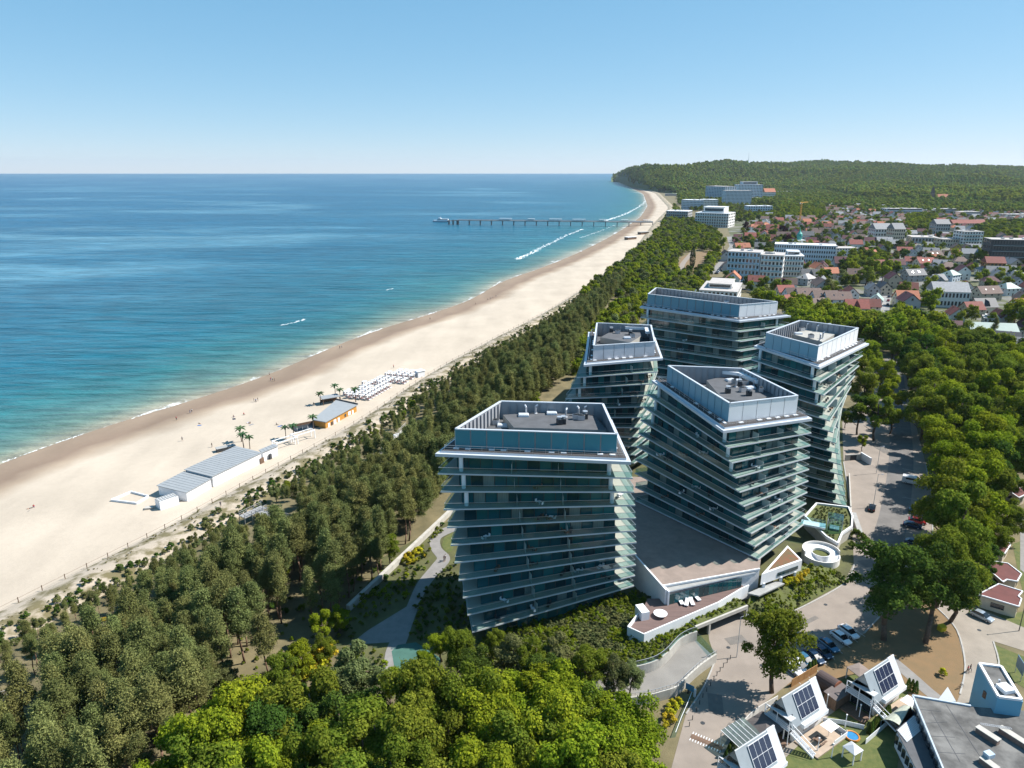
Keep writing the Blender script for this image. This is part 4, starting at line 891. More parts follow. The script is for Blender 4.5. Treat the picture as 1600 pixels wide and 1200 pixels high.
def gn_stuff(name, pts, meshes, label=None, cat=None):
    """one object of countless plants: points with kind / scale / turn, real meshes set on them by geometry nodes"""
    pts = np.asarray(pts, dtype=np.float32)
    me = bpy.data.meshes.new(name); me.vertices.add(len(pts)); me.vertices.foreach_set('co', pts[:, :3].ravel())
    for nm, col in (('k', 3), ('s', 4), ('r', 5)):
        a = me.attributes.new(nm, 'FLOAT', 'POINT'); a.data.foreach_set('value', np.ascontiguousarray(pts[:, col]))
    me.update(); o = link(name, me); tag(o, label, cat, None, 'stuff')
    ng = bpy.data.node_groups.new(name + '_nodes', 'GeometryNodeTree'); ng.interface.new_socket('Geometry', in_out='INPUT', socket_type='NodeSocketGeometry'); ng.interface.new_socket('Geometry', in_out='OUTPUT', socket_type='NodeSocketGeometry')
    n = ng.nodes; l = ng.links; gi = n.new('NodeGroupInput'); go = n.new('NodeGroupOutput'); jn = n.new('GeometryNodeJoinGeometry')
    def attr(nm): x = n.new('GeometryNodeInputNamedAttribute'); x.data_type = 'FLOAT'; x.inputs['Name'].default_value = nm; return x.outputs[0]
    cx_ = n.new('ShaderNodeCombineXYZ'); l.new(attr('r'), cx_.inputs[2]); sx = n.new('ShaderNodeCombineXYZ'); s_ = attr('s')
    for k in range(3): l.new(s_, sx.inputs[k])
    for i, mm in enumerate(meshes):
        po = bpy.data.objects.new(name + '_source', mm)      # source geometry, not linked to the scene
        oi = n.new('GeometryNodeObjectInfo'); oi.inputs['Object'].default_value = po; oi.inputs['As Instance'].default_value = True
        cp = n.new('FunctionNodeCompare'); cp.data_type = 'FLOAT'; cp.operation = 'EQUAL'; cp.inputs['Epsilon'].default_value = 0.2; cp.inputs[1].default_value = float(i); l.new(attr('k'), cp.inputs[0])
        ip = n.new('GeometryNodeInstanceOnPoints'); l.new(gi.outputs[0], ip.inputs['Points']); l.new(cp.outputs[0], ip.inputs['Selection']); l.new(oi.outputs['Geometry'], ip.inputs['Instance']); l.new(cx_.outputs[0], ip.inputs['Rotation']); l.new(sx.outputs[0], ip.inputs['Scale'])
        l.new(ip.outputs[0], jn.inputs[0])
    l.new(jn.outputs[0], go.inputs[0]); md = o.modifiers.new('plants', 'NODES'); md.node_group = ng; return o
def poisson(poly, d, jitter=0.42, seed=0):
    rr = random.Random(seed); xs_ = [p[0] for p in poly]; yy = [p[1] for p in poly]; out = []; y = min(yy); row = 0
    while y < max(yy):
        x = min(xs_) + (d / 2 if row % 2 else 0)
        while x < max(xs_):
            p = (x + rr.uniform(-1, 1) * jitter * d, y + rr.uniform(-1, 1) * jitter * d)
            if inside(p, poly): out.append(p)
            x += d
        y += d * 0.87; row += 1
    return out
FOOT = [T_.quads[-1] for T_ in (TA, TB, TC, TD, TE)] + [T_.quads[0] for T_ in (TA, TB, TC, TD, TE)]
FOOTI = [inset(q, -3.0) for q in FOOT]
def blocked(p): return any(inside(p, q) for q in FOOTI) or inside(p, up) 

def vis(p): return abs(p[0]) < 0.75 * (p[1] + 8) + 12
PARK = PX([(1065, 402), (1080, 395), (1112, 392), (1100, 425), (1062, 438), (1055, 420)])
BLN = [0]; BLN_CAP = [232]; FARSTUFF = {}; FKEY = ['mid', 'bright', 'dark', 'olive', 'purple']; far_pts = []
def grow(kind, x, y, s, lab, group, sz=1.0):
    """individual tree while the count allows, else part of the far wood"""
    if BLN[0] < BLN_CAP[0]: BLN[0] += 1; return put_tree(kind, x, y, s, lab, group, far=y > 330, sz=sz)
    far_pts.append((x, y, -.5, FKEY.index(kind), s, random.random() * 6.28))
# ---- singled-out trees on the landward side
def solo(kind, u, v, zc, s, lab, sz=1.0, name=None): x, y = P(u, v, zc); return put_tree(kind, x, y, s, lab, None, sz=sz, name=name)
x, y = P(1381, 1000); put_tree('dark', x, y, 1.62, 'big dense dark green tree between the parked cars and the dry grass', None)
x, y = P(1206, 1082); put_tree('mid', x, y, 1.28, 'tall loose green tree at the edge of the forecourt by the middle solar-panel house', None, sz=1.08)
x, y = P(1448, 1008); r = put_tree('dark', x + 2.2, y + 3.5, 1.28, 'tree with a long bare leaning trunk on the dry grass', None, sz=1.3)
for c in list(r.children):
    if c.name.startswith('trunk'):
        inv = Matrix.Rotation(-r.rotation_euler.z, 3, 'Z'); a = inv @ Vector((-2.2, -3.5, 0)) / 1.28; mb = MB(); mb.tube(a, a * .45 + Vector((0, 0, 3.6)), .34, .28, 8); mb.tube(a * .45 + Vector((0, 0, 3.6)), Vector((0, 0, 8)), .28, .12, 8); c.data = mb.mesh('leaning_trunk', BARK, True)
RIGHT = [(1478, 868, 'mid', 1.05), (1512, 850, 'mid', .85), (1528, 812, 'bright', .8), (1508, 812, 'mid', 1.2), (1535, 770, 'bright', 1.2), (1492, 762, 'bright', 1.1), (1520, 725, 'bright', 1.15), (1560, 745, 'mid', 1.0), (1480, 715, 'bright', 1.0), (1470, 668, 'bright', 1.05), (1448, 630, 'mid', 1.1), (1430, 560, 'mid', 1.1), (1462, 590, 'bright', 1.25), (1500, 640, 'mid', 1.2), (1540, 665, 'bright', 1.25), (1580, 650, 'mid', 1.2), (1560, 610, 'bright', 1.2), (1510, 590, 'mid', 1.25), (1600, 610, 'mid', 1.2), (1620, 660, 'bright', 1.2), (1590, 700, 'mid', 1.1), (1475, 545, 'bright', 1.2), (1530, 560, 'mid', 1.2), (1440, 525, 'bright', 1.2), (1490, 520, 'mid', 1.1), (1400, 520, 'mid', 1.15), (1425, 495, 'bright', 1.1), (1385, 498, 'mid', 1.0), (1580, 575, 'bright', 1.1), (1465, 500, 'mid', 1.0), (1498, 900, 'mid', .9)]
for u, v, k, s in RIGHT:
    s *= 1.38; x, y = P(u, v + 6, 8.0 * s); grow(k, x, y, s, {'bright': 'yellow-green tree in the roadside belt', 'mid': 'mid-green tree in the roadside belt', 'dark': 'dark leafy tree among the red-roofed cabins'}[k], 'trees right of the road')
RT = [P(u, v, 8) for u, v in [(1392, 505), (1440, 508), (1500, 525), (1570, 552), (1640, 585), (1640, 690), (1590, 715), (1540, 775), (1515, 835), (1478, 868), (1470, 780), (1455, 690), (1440, 620), (1415, 570), (1380, 530)]]
placed = [P(u, v + 6, 8.0 * s * 1.38) for u, v, k, s in RIGHT]
for x, y in poisson(RT, 7.4, .42, 41):
    if min(math.dist((x, y), q_) for q_ in placed) < 6.4: continue
    placed.append((x, y)); k = random.choice(['bright', 'mid', 'mid', 'dark']); grow(k, x, y, 1.25 + .5 * random.random(), {'bright': 'yellow-green tree in the roadside belt', 'mid': 'mid-green tree in the roadside belt', 'dark': 'darker tree in the roadside belt'}[k] + (', near the parked cars' if y < 175 else ', opposite the tower' if y < 240 else ', in its middle' if y < 300 else ', at its far end') + (', road side' if x < 800 and (x / (y * .957 + 23)) < .6 else ', cabin side'), 'trees right of the road')
for u, v, k, s in [(1352, 598, 'mid', 1.05), (1382, 575, 'bright', 1.0), (1397, 610, 'bright', 1.0), (1372, 640, 'mid', 1.05), (1344, 640, 'dark', .85), (1360, 545, 'bright', 1.0), (1335, 560, 'mid', 1.0), (1395, 645, 'bright', .7)]:
    s *= 1.25; x, y = P(u, v + 4, 8.0 * s); grow(k, x, y, s, {'bright': 'yellow-green tree on the pavement between the right-hand tower and the road', 'mid': 'mid-green tree on the pavement between the right-hand tower and the road', 'dark': 'dark slim tree on the pavement close to the right-hand tower'}[k], 'trees beside the right-hand tower')
solo('bright', 1349, 690, 3.5, .42, 'small yellow-green tree by the gate wall next to the right-hand tower')
solo('dark', 1322, 655, 3.5, .5, 'small dark tree at the corner of the right-hand tower')
# ---- broadleaf mass at the bottom of the view
BM = PX([(225, 1230), (300, 1130), (400, 1100), (480, 1098), (560, 1098), (640, 1092), (720, 1082), (790, 1058), (850, 1060), (920, 1088), (975, 1105), (1015, 1150), (1020, 1215), (1040, 1330), (150, 1330)], 11)
def clump_place(u, y):
    return ('at its left end' if u < 340 else 'left of its middle' if u < 520 else 'in its middle' if u < 680 else 'right of its middle' if u < 850 else 'at its right end') + (', front row' if y < 76 else ', behind the front row' if y < 88 else ', back row')
for i, (x, y) in enumerate(poisson(BM, 5.3, .38, 4)):
    u = 800 + 1110 * x / (y * .957 + 23); q = random.random()
    k = ('bright' if q < .75 else 'mid') if u > 640 or u < 400 else ('dark' if q < .35 else 'mid' if q < .8 else 'bright')
    s = 1.0 + .35 * random.random()
    grow(k, x, y, s, {'bright': 'yellow-green broadleaf tree in the bottom clump, ', 'mid': 'mid-green broadleaf tree in the bottom clump, ', 'dark': 'dark green broadleaf tree in the bottom clump, '}[k] + clump_place(u, y), 'broadleaf trees in front of the towers')
# ---- garden trees between the clump and the first tower
for u, v, k, s, lb in [(568, 1062, 'olive', .8, 'grey-green round tree by the garden plaza'), (540, 1075, 'olive', .75, 'grey-green tree at the left edge of the plaza'), (715, 1022, 'mid', .62, 'mid-green tree at the foot of the first tower'), (690, 1012, 'bright', .4, 'small light tree over the playground'), (665, 1035, 'bright', .42, 'small bright tree beside the green playground'), (740, 1050, 'dark', .6, 'dark garden tree right of the playground'), (800, 1035, 'olive', .6, 'grey-green garden tree before the bank, leftmost'), (835, 1040, 'mid', .55, 'mid-green garden tree before the bank'), (880, 1032, 'olive', .62, 'dull green garden tree left of the ramp'), (915, 1050, 'mid', .6, 'mid-green garden tree at the end of the curved wall'), (960, 1062, 'olive', .5, 'thin olive tree overhanging the ramp'), (855, 1062, 'dark', .6, 'dark garden tree between clump and bank'), (985, 1068, 'olive', .42, 'small olive tree at the ramp edge'), (530, 970, 'bright', .4, 'bright small tree at the end of the garden wall'), (505, 985, 'bright', .42, 'bright bush-like tree at the edge of the pine wood'), (470, 1040, 'bright', .5, 'light green tree below the pine trunks'), (505, 1020, 'mid', .4, 'small mid-green tree at the wood edge'), (440, 1060, 'mid', .55, 'mid-green tree between pines and clump'), (610, 1075, 'bright', .45, 'bright small tree below the playground'), (770, 1010, 'mid', .4, 'small tree on the bank under the first tower')]:
    s *= 1.3; x, y = P(u, v, 6 * s); grow(k, x, y, s, lb, None)
for u, v, k, s, lb in [(1145, 600, 'mid', .5, '')][:0]: pass
# ---- pines along the shore
PW = [(xe(y) + 3, y) for y in range(60, 520, 10)] + [P(980, 440), P(900, 560), P(885, 600), P(760, 700), P(700, 795), P(621, 874), P(540, 950), P(500, 1005), P(430, 1075), P(340, 1130), P(270, 1220), (-75, 55)]
pp = [p for p in poisson(PW, 3.3, .49, 11) if not blocked(p)]
BW = [P(u, v) for u, v in [(118, 1030), (140, 1015), (160, 1000), (180, 988), (200, 975), (0, 1096), (20, 1088), (42, 1080), (378, 808), (395, 800), (412, 792), (446, 812), (428, 806), (600, 700), (640, 670), (470, 930), (440, 990), (420, 1020), (385, 1060), (610, 705), (622, 690), (655, 660), (690, 660)]]
def near_walk(p):
    # scrub and clearings on the landward side of walkways keep the pines low there
    return any(math.dist(p, (b[0] * (1 - k / 150), b[1] * (1 - k / 150))) < 3.4 for b in BW for k in (0, 4, 8))
pp = [p for p in pp if vis(p) and not near_walk(p) and fb(p[0], p[1], 17, 4.4) > -.52]
brt = random.Random(5); random.Random(3).shuffle(pp); pp.sort(key=lambda p: math.hypot(*p))
def pine_label(p, e):
    u = 800 + 1110 * p[0] / (p[1] * .957 + 23); v = p[1]
    where = 'in the bottom left corner' if u < 150 and v < 105 else 'beside the brown boardwalk' if v < 112 and u < 320 else 'above the bright clump at the bottom' if v < 112 else 'beside the garden wall' if p[0] > -40 and v < 165 else 'in the middle of the wood' if v < 150 else 'below the white pavilion' if v < 190 else 'near the white gate' if v < 235 else 'behind the nearest tower'
    return ('low wind-shaped Scots pine at the dune edge ' if e < 10 else 'half-grown Scots pine near the dune edge ' if e < 24 else 'tall Scots pine with bare reddish trunk ') + where
stuff_p = []; np_ = 0; nbl = 0
for p in pp:
    e = p[0] - xe(p[1]) - 2.5 - 6 * fb(p[0], p[1], 14, 7.7)
    if e < 0: continue
    hs = 0.24 + 0.7 * min(1, max(e - 1, 0) / (30 if p[1] < 300 else 24)); s = (0.72 + 0.5 * brt.random()) * hs
    if p[1] > 300 and brt.random() < 0.3 or brt.random() < 0.035:
        k = brt.choice(['bright', 'mid', 'olive'])
        if nbl < 60:
            grow(k, p[0], p[1], .62 * (.8 + .4 * brt.random()) * (.4 + .6 * hs), {'bright': 'fresh green broadleaf tree standing among the dark pines', 'mid': 'mid green broadleaf tree standing among the dark pines', 'olive': 'grey-green broadleaf tree standing among the dark pines'}[k], 'broadleaf trees among the pines'); nbl += 1; continue
    if np_ < 300: put_tree('pine', p[0], p[1], s, pine_label(p, e), 'pines in the coastal wood'); np_ += 1
    else: stuff_p.append((p[0], p[1], 0, brt.randrange(6), s, brt.random() * 6.28))
gn_stuff('pine_wood', stuff_p, [a for a, b in PINES], 'dense pine wood farther along the shore', 'pine wood')
# ---- wood continuing along the shore, and belts round the towers and the town
def belt(poly, d, kinds, smin, smax, lab, group, seed, indiv=True, keep=None):
    rr = random.Random(seed); pts = poisson(poly, d, .42, seed); pts.sort(key=lambda p: math.hypot(*p))
    for p in pts:
        if not vis(p) or blocked(p) or (keep and not keep(p)): continue
        k = rr.choice(kinds); s = smin + (smax - smin) * rr.random()
        if indiv: grow(k, p[0], p[1], s, lab % {'bright': 'yellow-green', 'mid': 'mid-green', 'dark': 'dark green', 'olive': 'grey-green', 'purple': 'purple-leaved'}[k], group)
        else: far_pts.append((p[0], p[1], -.5, FKEY.index(k), s, rr.random() * 6.28))
ES = PX([(1152, 462), (1210, 468), (1330, 492), (1380, 500), (1375, 530), (1310, 515), (1235, 505), (1230, 478)], 8)
belt(ES, 8.0, ['bright', 'bright', 'mid'], 1.05, 1.4, '%s tree in the belt between the rear towers and the houses', 'trees behind the towers', 21)
belt(PX([(905, 500), (1000, 452), (1085, 432), (1100, 470), (1010, 478), (990, 520), (960, 540), (900, 580)], 6), 7.0, ['bright', 'mid', 'olive', 'bright'], .6, 1.0, '%s tree on the seaward side of the rear tower', 'trees behind the slender tower', 22)
CST = [(xe(y) + 4, y) for y in range(500, 1790, 30)] + PX([(1052, 322), (1078, 346), (1128, 372), (1118, 392), (1112, 430), (1090, 470), (1040, 475), (970, 470)], 0)
belt(CST, 8.2, ['mid', 'mid', 'olive', 'olive', 'dark', 'bright', 'bright'], .6, 1.05, '%s tree in the wood between beach and town', 'trees between beach and town', 23, True, lambda p: not inside(p, PARK))
gn_stuff('shore_wood', far_pts, [FAR[k][0] for k in FKEY], 'mixed broadleaf wood along the far shore', 'wood'); far_pts = []

# ---- shrubs on banks, dune edge and gardens
def in_bank(p): return any(inside(p, [(a[0], a[1]) for a in b]) for b in (BANK1, BANK2))
def bank_z(p, b):
    w = [(1 / (math.dist(p, q[:2]) + .3) ** 2, q[2]) for q in b]; return sum(a * c for a, c in w) / sum(a for a, c in w) - .25
sp = []
for bi, b in enumerate((BANK1, BANK2)):
    for p in poisson([(a[0], a[1]) for a in b], .85, .45, 31 + bi):
        q = fb(p[0], p[1], 6, 2.2); k = 0 if q > .05 else (1 if q > -.25 else 2)
        sp.append((p[0], p[1], bank_z(p, b), k, .24 + .2 * random.random() + (.25 if random.random() > .9 else 0), random.random() * 6.28))
GB = [tuple(ga + gn * .6), tuple(gb + gn * .6), tuple(gb + gn * 5), tuple(ga + gn * 5)]
sp += [(p[0], p[1], 3.1, random.randrange(2), .35, random.random() * 6) for p in poisson(GB, 1.0, .4, 3)]
sp += [(p[0], p[1], 2.9, 2, .3, random.random() * 6) for p in poisson(inset(ann, 1.0), 1.1, .4, 3) if not inside(p, [(lx - 2.5, ly - 2.5), (lx + 2.5, ly - 2.5), (lx + 2.5, ly + 2.5), (lx - 2.5, ly + 2.5)])]
gn_stuff('bank_planting', sp, [SHR['mid'][0], SHR['bright'][1], SHR['olive'][0]], 'low green ground-cover planting on the banks below the sun deck', 'ground cover')
sp = []
for y in np.arange(70, 900, 1.3):
    a, b = xf(float(y)), xe(float(y))
    for j in range(6 if y < 420 else 2):
        t = random.random() ** .8 * 1.25; x = a + (b - a) * t
        if fb(x, float(y), 9, 5.0) < -.12 and t < .9 or not vis((x, y)): continue
        sp.append((x, float(y), dune_z(x, float(y)) - .15, 0 if t < .6 else random.choice([1, 2]), (.14 if t < .7 else .45) + (.16 if t < .7 else .5) * random.random(), random.random() * 6.28))
gn_stuff('dune_grass', sp, [recolor([SHRUB[1]], LEAFT, 'grass_tuft')[0], SHR['dark'][0], SHR['olive'][0]], 'tufts of dune grass and low bushes on pale sand', 'dune grass')
sp = [(p[0], p[1], 0, random.choice([0, 0, 1, 2]), .3 + .6 * random.random() ** 2, random.random() * 6.28) for p in poisson(PX([(500, 1010), (545, 955), (621, 885), (700, 812), (690, 840), (676, 850), (670, 880), (640, 935), (560, 985), (545, 1015), (600, 1020), (612, 1060), (540, 1100), (430, 1110), (440, 1060)]), 1.9, .45, 8)]
sp += [(p[0], p[1], 0, random.choice([0, 1, 1]), .3 + .4 * random.random(), random.random() * 6.28) for p in poisson(PX([(650, 940), (690, 890), (712, 880), (740, 995), (720, 1010), (640, 1000)]), 1.7, .45, 9)]
sp += [(p[0], p[1], 0, random.choice([0, 1, 1, 2]), .3 + .5 * random.random() ** 2, random.random() * 6.28) for p in poisson(PX([(330, 1130), (500, 1015), (560, 950), (640, 870), (560, 860), (420, 950), (250, 1130)]), 3.2, .45, 10)]
gn_stuff('undergrowth', sp, [SHR['mid'][0], SHR['dark'][1], SHR['bright'][0]], 'low green undergrowth in the garden beside the wood', 'undergrowth')
yb_ = [(632, 872, .9), (640, 868, 1.0), (647, 864, 1.0), (655, 861, .95), (638, 878, .9), (662, 866, .7), (648, 874, .9)]
for u, v, s in yb_: put_shrub('yellow', *P(u, v, .8), s, 'yellow flowering shrub beside the garden wall', 'yellow shrubs by the garden wall')
for u, v, s in [(500, 1030, 1.9), (512, 1022, 1.7), (488, 1040, 1.9), (476, 1050, 1.7), (464, 1058, 1.5), (495, 1046, 1.6)]: put_shrub('yellow', *P(u, v, 1.5), s, 'yellow flowering shrub under the pines at the wood edge', 'yellow shrubs at the wood edge', sz=1.2)
for u, v, s in [(1233, 907, .8), (1240, 903, .8), (1247, 900, .8), (1254, 897, .8), (1226, 912, .75), (1243, 909, .8), (1250, 905, .75), (1260, 893, .7)]: put_shrub('yellow', *P(u, v, 3.2), s, 'yellow flowering shrub below the rust-red planted roof', 'yellow shrubs below the triangular wing', z=2.6)
for u, v, s in [(1052, 1098, .9), (1060, 1102, .9), (1047, 1108, .9), (1055, 1112, .9), (1042, 1120, .9), (1050, 1124, .85), (1062, 1094, .8), (1038, 1130, .8)]: put_shrub('yellow', *P(u, v, .8), s * .9, 'yellow flowering shrub in the bed below the ramp', 'yellow shrubs in the bed by the forecourt')
for u, v, s in [(1338, 836, 1.3), (1352, 846, 1.2), (1330, 850, 1.0), (1322, 905, .8), (1345, 838, 1.2)]: put_shrub('dark', *P(u, v, 1), s, 'rounded dark bush at the road beside the glass lift', 'dark bushes at the roadside')
put_shrub('yellow', *P(1475, 1050, .8), .8, 'small yellow-green bush alone on the dry grass', None)
# ---- woods on the hills
hp = []; rh = random.Random(77)
for u in range(958, 1720, 4):
    b, yc, zc = hill_profile(u); wpx = (b * .957) / 1110 * 4
    n = int(wpx * (yc - b) * 1.08 / 190)
    for k in range(n):
        t = rh.random() ** 1.15 * 1.1; y = b + (yc - b) * t; x = (u + 4 * rh.random() - 800) / 1110 * (y * .957 + 26); z = hill_z(x, y)
        if z < 1: continue
        q = fb(x, y, 380, 9.0, 3); kk = 0 if q < .02 else 1 if q < .25 else 3
        if rh.random() < .12: kk = 2
        hp.append((x, y, z - 3, kk, 1.25 + .8 * rh.random(), rh.random() * 6.28))
LEAFH = leafmat('beech_leaves', (0.08, 0.13, 0.024), (0.24, 0.3, 0.048), 0.42)
HF = [broadleaf('hill_crown', m_, 5.0, 0.0, 11.5, 7, 120, 3.6, ) for m_ in (LEAFH, LEAFM, LEAFD, LEAFH)]
gn_stuff('hill_forest', hp, HF, 'endless beech forest covering the far hills', 'forest')
print('counts', len(pp), len(stuff_p), BLN[0], len(hp))

fp = []
for u in range(1060, 1640, 3):
    vb = interp(u, BASEV); vt_ = 318 if u < 1210 else 324 if u < 1345 else 334
    yb0 = P(u, vb)[1] + 60; yb1 = max(P(u, vt_ + 3)[1], 1300); wpx = yb0 * .957 / 1110 * 3
    for k in range(int(wpx * max(0, yb0 - yb1) / 210)):
        y = yb1 + (yb0 - yb1) * rh.random(); x = (u + 3 * rh.random() - 800) / 1110 * (y * .957 + 26)
        fp.append((x, y, -1, rh.choice([0, 0, 1, 2, 3]), .9 + .5 * rh.random(), rh.random() * 6.28))
gn_stuff('forest_margin', fp, HF, 'belt of trees between the far houses and the hills', 'forest')

op = [(p[0], p[1], -.4, random.choice([0, 1, 2, 0]), .7 + .5 * random.random(), random.random() * 6.28) for p in poisson([(150, 60), (420, 60), (620, 420), (330, 330), (160, 190), (125, 120)], 8.5, .45, 51)]
gn_stuff('outer_wood', op, [FAR[k][0] for k in FKEY], 'broadleaf wood beyond the cabins', 'wood')
sheet('meadow', [(112, 20), (420, 20), (640, 430), (330, 330), (150, 190), (118, 120)], .012, GRASS)
# ---------------------------------------------------------------- the beach and what stands on it
def BP(u, v, dz=0.0):
    z = -2.0
    for _ in range(4):
        x, y = P(u, v, z); z = beach_z(x, y) if x < xf(y) else dune_z(x, y)
    return (x, y, z + dz)
FOAM = mat('surf_foam', (0.72, 0.75, 0.76), 0.9, 0.1, 0.5)
def foam(lines, seed):
    rr = random.Random(seed); mb = MB()
    for pts, wd, gap in lines:
        pl = [P(u, v, -3.97) for u, v in spline(pts, 9)]
        L = sum(math.dist(a, b) for a, b in zip(pl, pl[1:])); n = int(L / (wd * .45)); 
        for i in range(n):
            if rr.random() < gap: continue
            f = i / n * (len(pl) - 1); k = int(f); p = lerp(pl[k], pl[min(k + 1, len(pl) - 1)], f - k); dv = Vector(pl[min(k + 1, len(pl) - 1)]) - Vector(pl[k]); a = math.atan2(dv.y, dv.x)
            off = rr.gauss(0, wd * .55); l_ = wd * (.3 + 1.3 * rr.random() ** 2); w_ = wd * (.1 + .34 * rr.random()); c = Vector((p[0] - math.sin(a) * off, p[1] + math.cos(a) * off)); m_ = 9
            mb.add([(c.x + math.cos(a) * math.cos(q) * l_ * (.7 + .5 * rr.random()) - math.sin(a) * math.sin(q) * w_ * (.5 + .8 * rr.random()), c.y + math.sin(a) * math.cos(q) * l_ * (.7 + .5 * rr.random()) + math.cos(a) * math.sin(q) * w_ * (.5 + .8 * rr.random()), -3.97 + i * 1e-5) for q in [2 * math.pi * j / m_ for j in range(m_)]], [tuple(range(m_))])
    o = mb.build('surf_foam', FOAM); tag(o, 'broken white foam of small waves close to the shore', 'surf', None, 'stuff')
foam([([(808, 405), (830, 395), (860, 380), (890, 366), (910, 358)], 3.2, .25), ([(905, 372), (935, 362), (960, 352)], 1.8, .6), ([(945, 345), (975, 335), (1000, 322), (1010, 312)], 3.5, .25), ([(985, 300), (1004, 303), (1008, 312)], 3, .4),
      ([(440, 508), (462, 503), (476, 499)], 1.2, .35), ([(604, 453), (612, 451)], 1.4, .1), ([(478, 562), (496, 555), (512, 551)], .8, .35), ([(560, 527), (580, 519), (598, 513)], 1.0, .25), ([(640, 502), (668, 493)], .9, .4), ([(672, 491), (682, 487)], .8, .2), ([(772, 447), (782, 440)], 1.2, .3),
      ([(205, 656), (240, 642), (300, 628), (340, 615), (395, 598)], .8, .45), ([(250, 636), (290, 630)], .6, .4), ([(5, 722), (60, 702), (130, 678)], .7, .5)], 4)
# --- long white beach pavilion
GROOF = mat('grey_sheet_roof', (0.27, 0.285, 0.295), 0.55, 0.06, 0.5, stretch=(1, 1, 1))
def beach_building(name, label, cat, quads, wallm, roofm, cap=0.18):
    t = thing(name, label, cat, (0, 0, 0))
    for nm, q, zt, zb in quads:
        pl = [P(u, v, zt) for u, v in q]
        MB().prism(inset(pl, .3) if poly_area(pl) > 0 else inset(pl[::-1], .3), zb, zt - cap).build(nm + 'wall' if nm else 'wall', [wallm], t)
        MB().prism(pl, zt - cap, zt).build('roof', [roofm], t)
        # standing seams
        m = MB(); a, b, c, d = pl; n = int(math.dist(b, c) / 1.2)
        for i in range(1, n): m.bar((*lerp(a, d, i / n), zt + .03), (*lerp(b, c, i / n), zt + .03), .06, .06)
        m.build('roof_seam', [roofm], t)
    return t
bb = beach_building('beach_pavilion', 'long white beach pavilion with stepped grey sheet roofs on the sand', 'beach building', [('', [(244.4, 758.4), (291, 769.7), (331, 747.3), (287.5, 736)], 2.0, -2.3), ('', [(287.5, 733.5), (331.6, 744.6), (409.4, 706.9), (368, 696.6)], 2.6, -2.0), ('', [(404, 703), (409.6, 706.9), (434.5, 696.5), (428, 693)], 2.3, -1.6)], WHITE, GROOF)
q0, q1 = P(331.6, 744.6, 2.0), P(434.5, 696.5, 2.3)
for f, w_, mm in ((.72, 1.6, WOOD), (.86, .9, DARKM)):
    p = lerp(q0, q1, f); MB().box((*p, -.4), (.5, w_, 2.3), math.atan2(q1[1] - q0[1], q1[0] - q0[0]) - 1.57).build('door', [mm], bb)
x, y, z = BP(262, 790)
e = math.atan2(*(Vector(P(291, 769.7)) - Vector(P(244.4, 758.4))).yx)
t = thing('storage_hut', 'small white hut with a grey ribbed top at the near end of the pavilion', 'hut', (x, y, z), R(48))
MB().box((0, 0, 1.25), (5.2, 3.2, 2.5)).build('wall', [WHITE], t)
for i in range(7): MB().box((-2.3 + .76 * i, 0, 2.56), (.5, 2.9, .1)).build('roof_panel', [GREYC], t)
x, y, z = BP(204, 780); t = thing('sand_enclosure', 'low white timber enclosure around a square of sand', 'enclosure', (x, y, z), 0)
pl = [Vector(BP(u, v)) - Vector((x, y, z)) for u, v in ((174, 783), (205, 770), (232, 777), (214, 788))]
for i in range(4): MB().bar(pl[i] + Vector((0, 0, .25)), pl[(i + 1) % 4] + Vector((0, 0, .25)), .3, .7).build('wall_board', [WHITE], t)
x, y, z = BP(232, 795); t = thing('timber_pallet_stack', 'small stack of pale boards on the sand by the white hut', 'pallets', (x, y, z), .3)
for i in range(3): MB().box((.1 * i, 0, .1 + .2 * i), (2.2, 1.4, .14)).build('board', [CONC], t)
x, y, z = BP(353, 703); t = thing('dark_container', 'low dark grey counter beside the palms behind the pavilion', 'counter', (x, y, z), R(35))
MB().box((0, 0, .6), (6, 2, 1.2)).build('body', [DARKM], t); MB().box((0, 0, 1.26), (6.3, 2.3, .12)).build('top', [GREYC], t)
# --- ochre timber bar
OCH = mat('ochre_boards', (0.42, 0.2, 0.035), 0.75, 0.16, 1.0, stretch=(3, 3, .2))
pl = [P(u, v, 1.8) for u, v in ((488, 655.5), (508.6, 659.2), (559, 632), (525.6, 624.5))]
t = thing('timber_bar', 'ochre timber beach bar with a grey sheet roof among palms', 'beach bar', (0, 0, 0))
MB().prism(inset(pl, .45), -2.2, 1.5).build('wall', [OCH], t); MB().prism(pl, 1.5, 1.8).build('roof', [GROOF], t)
w0_ = inset(pl, .42); a, b = w0_[1], w0_[2]
for f, wd, h0, h1, mm in ((.1, 1.2, -2, .4, WHITE), (.19, 1.0, -2, .3, DARKM), (.28, 1.6, -2, .5, WHITE), (.4, 1.2, -2, .4, WHITE), (.62, 1.0, -.6, .5, WIN), (.75, 1.6, -.8, .6, WHITE), (.86, 1.0, -2, .4, WHITE)):
    p = lerp(a, b, f); MB().box((*p, (h0 + h1) / 2), (wd, .2, h1 - h0), math.atan2(b[1] - a[1], b[0] - a[0])).build('door' if h0 == -2 else 'window', [mm], t)
MB().bar((*lerp(pl[2], pl[3], 0), 2.0), (*pl[3], 2.0), .4, .5).build('roof_parapet', [DARKM], t)
x, y, z = BP(516, 629); t = thing('beach_shelter', 'small open shelter with a flat grey roof on posts behind the ochre bar', 'shelter', (x, y, z), R(32))
MB().box((0, 0, 2.6), (7.5, 4.5, .2)).build('roof', [GROOF], t)
for a in (-3.4, 3.4):
    for b in (-2, 2): MB().box((a, b, 1.25), (.25, .25, 2.5)).build('post', [WOOD], t)
MB().box((0, 1.9, .6), (6.6, .3, 1.2)).build('counter', [WOOD], t)
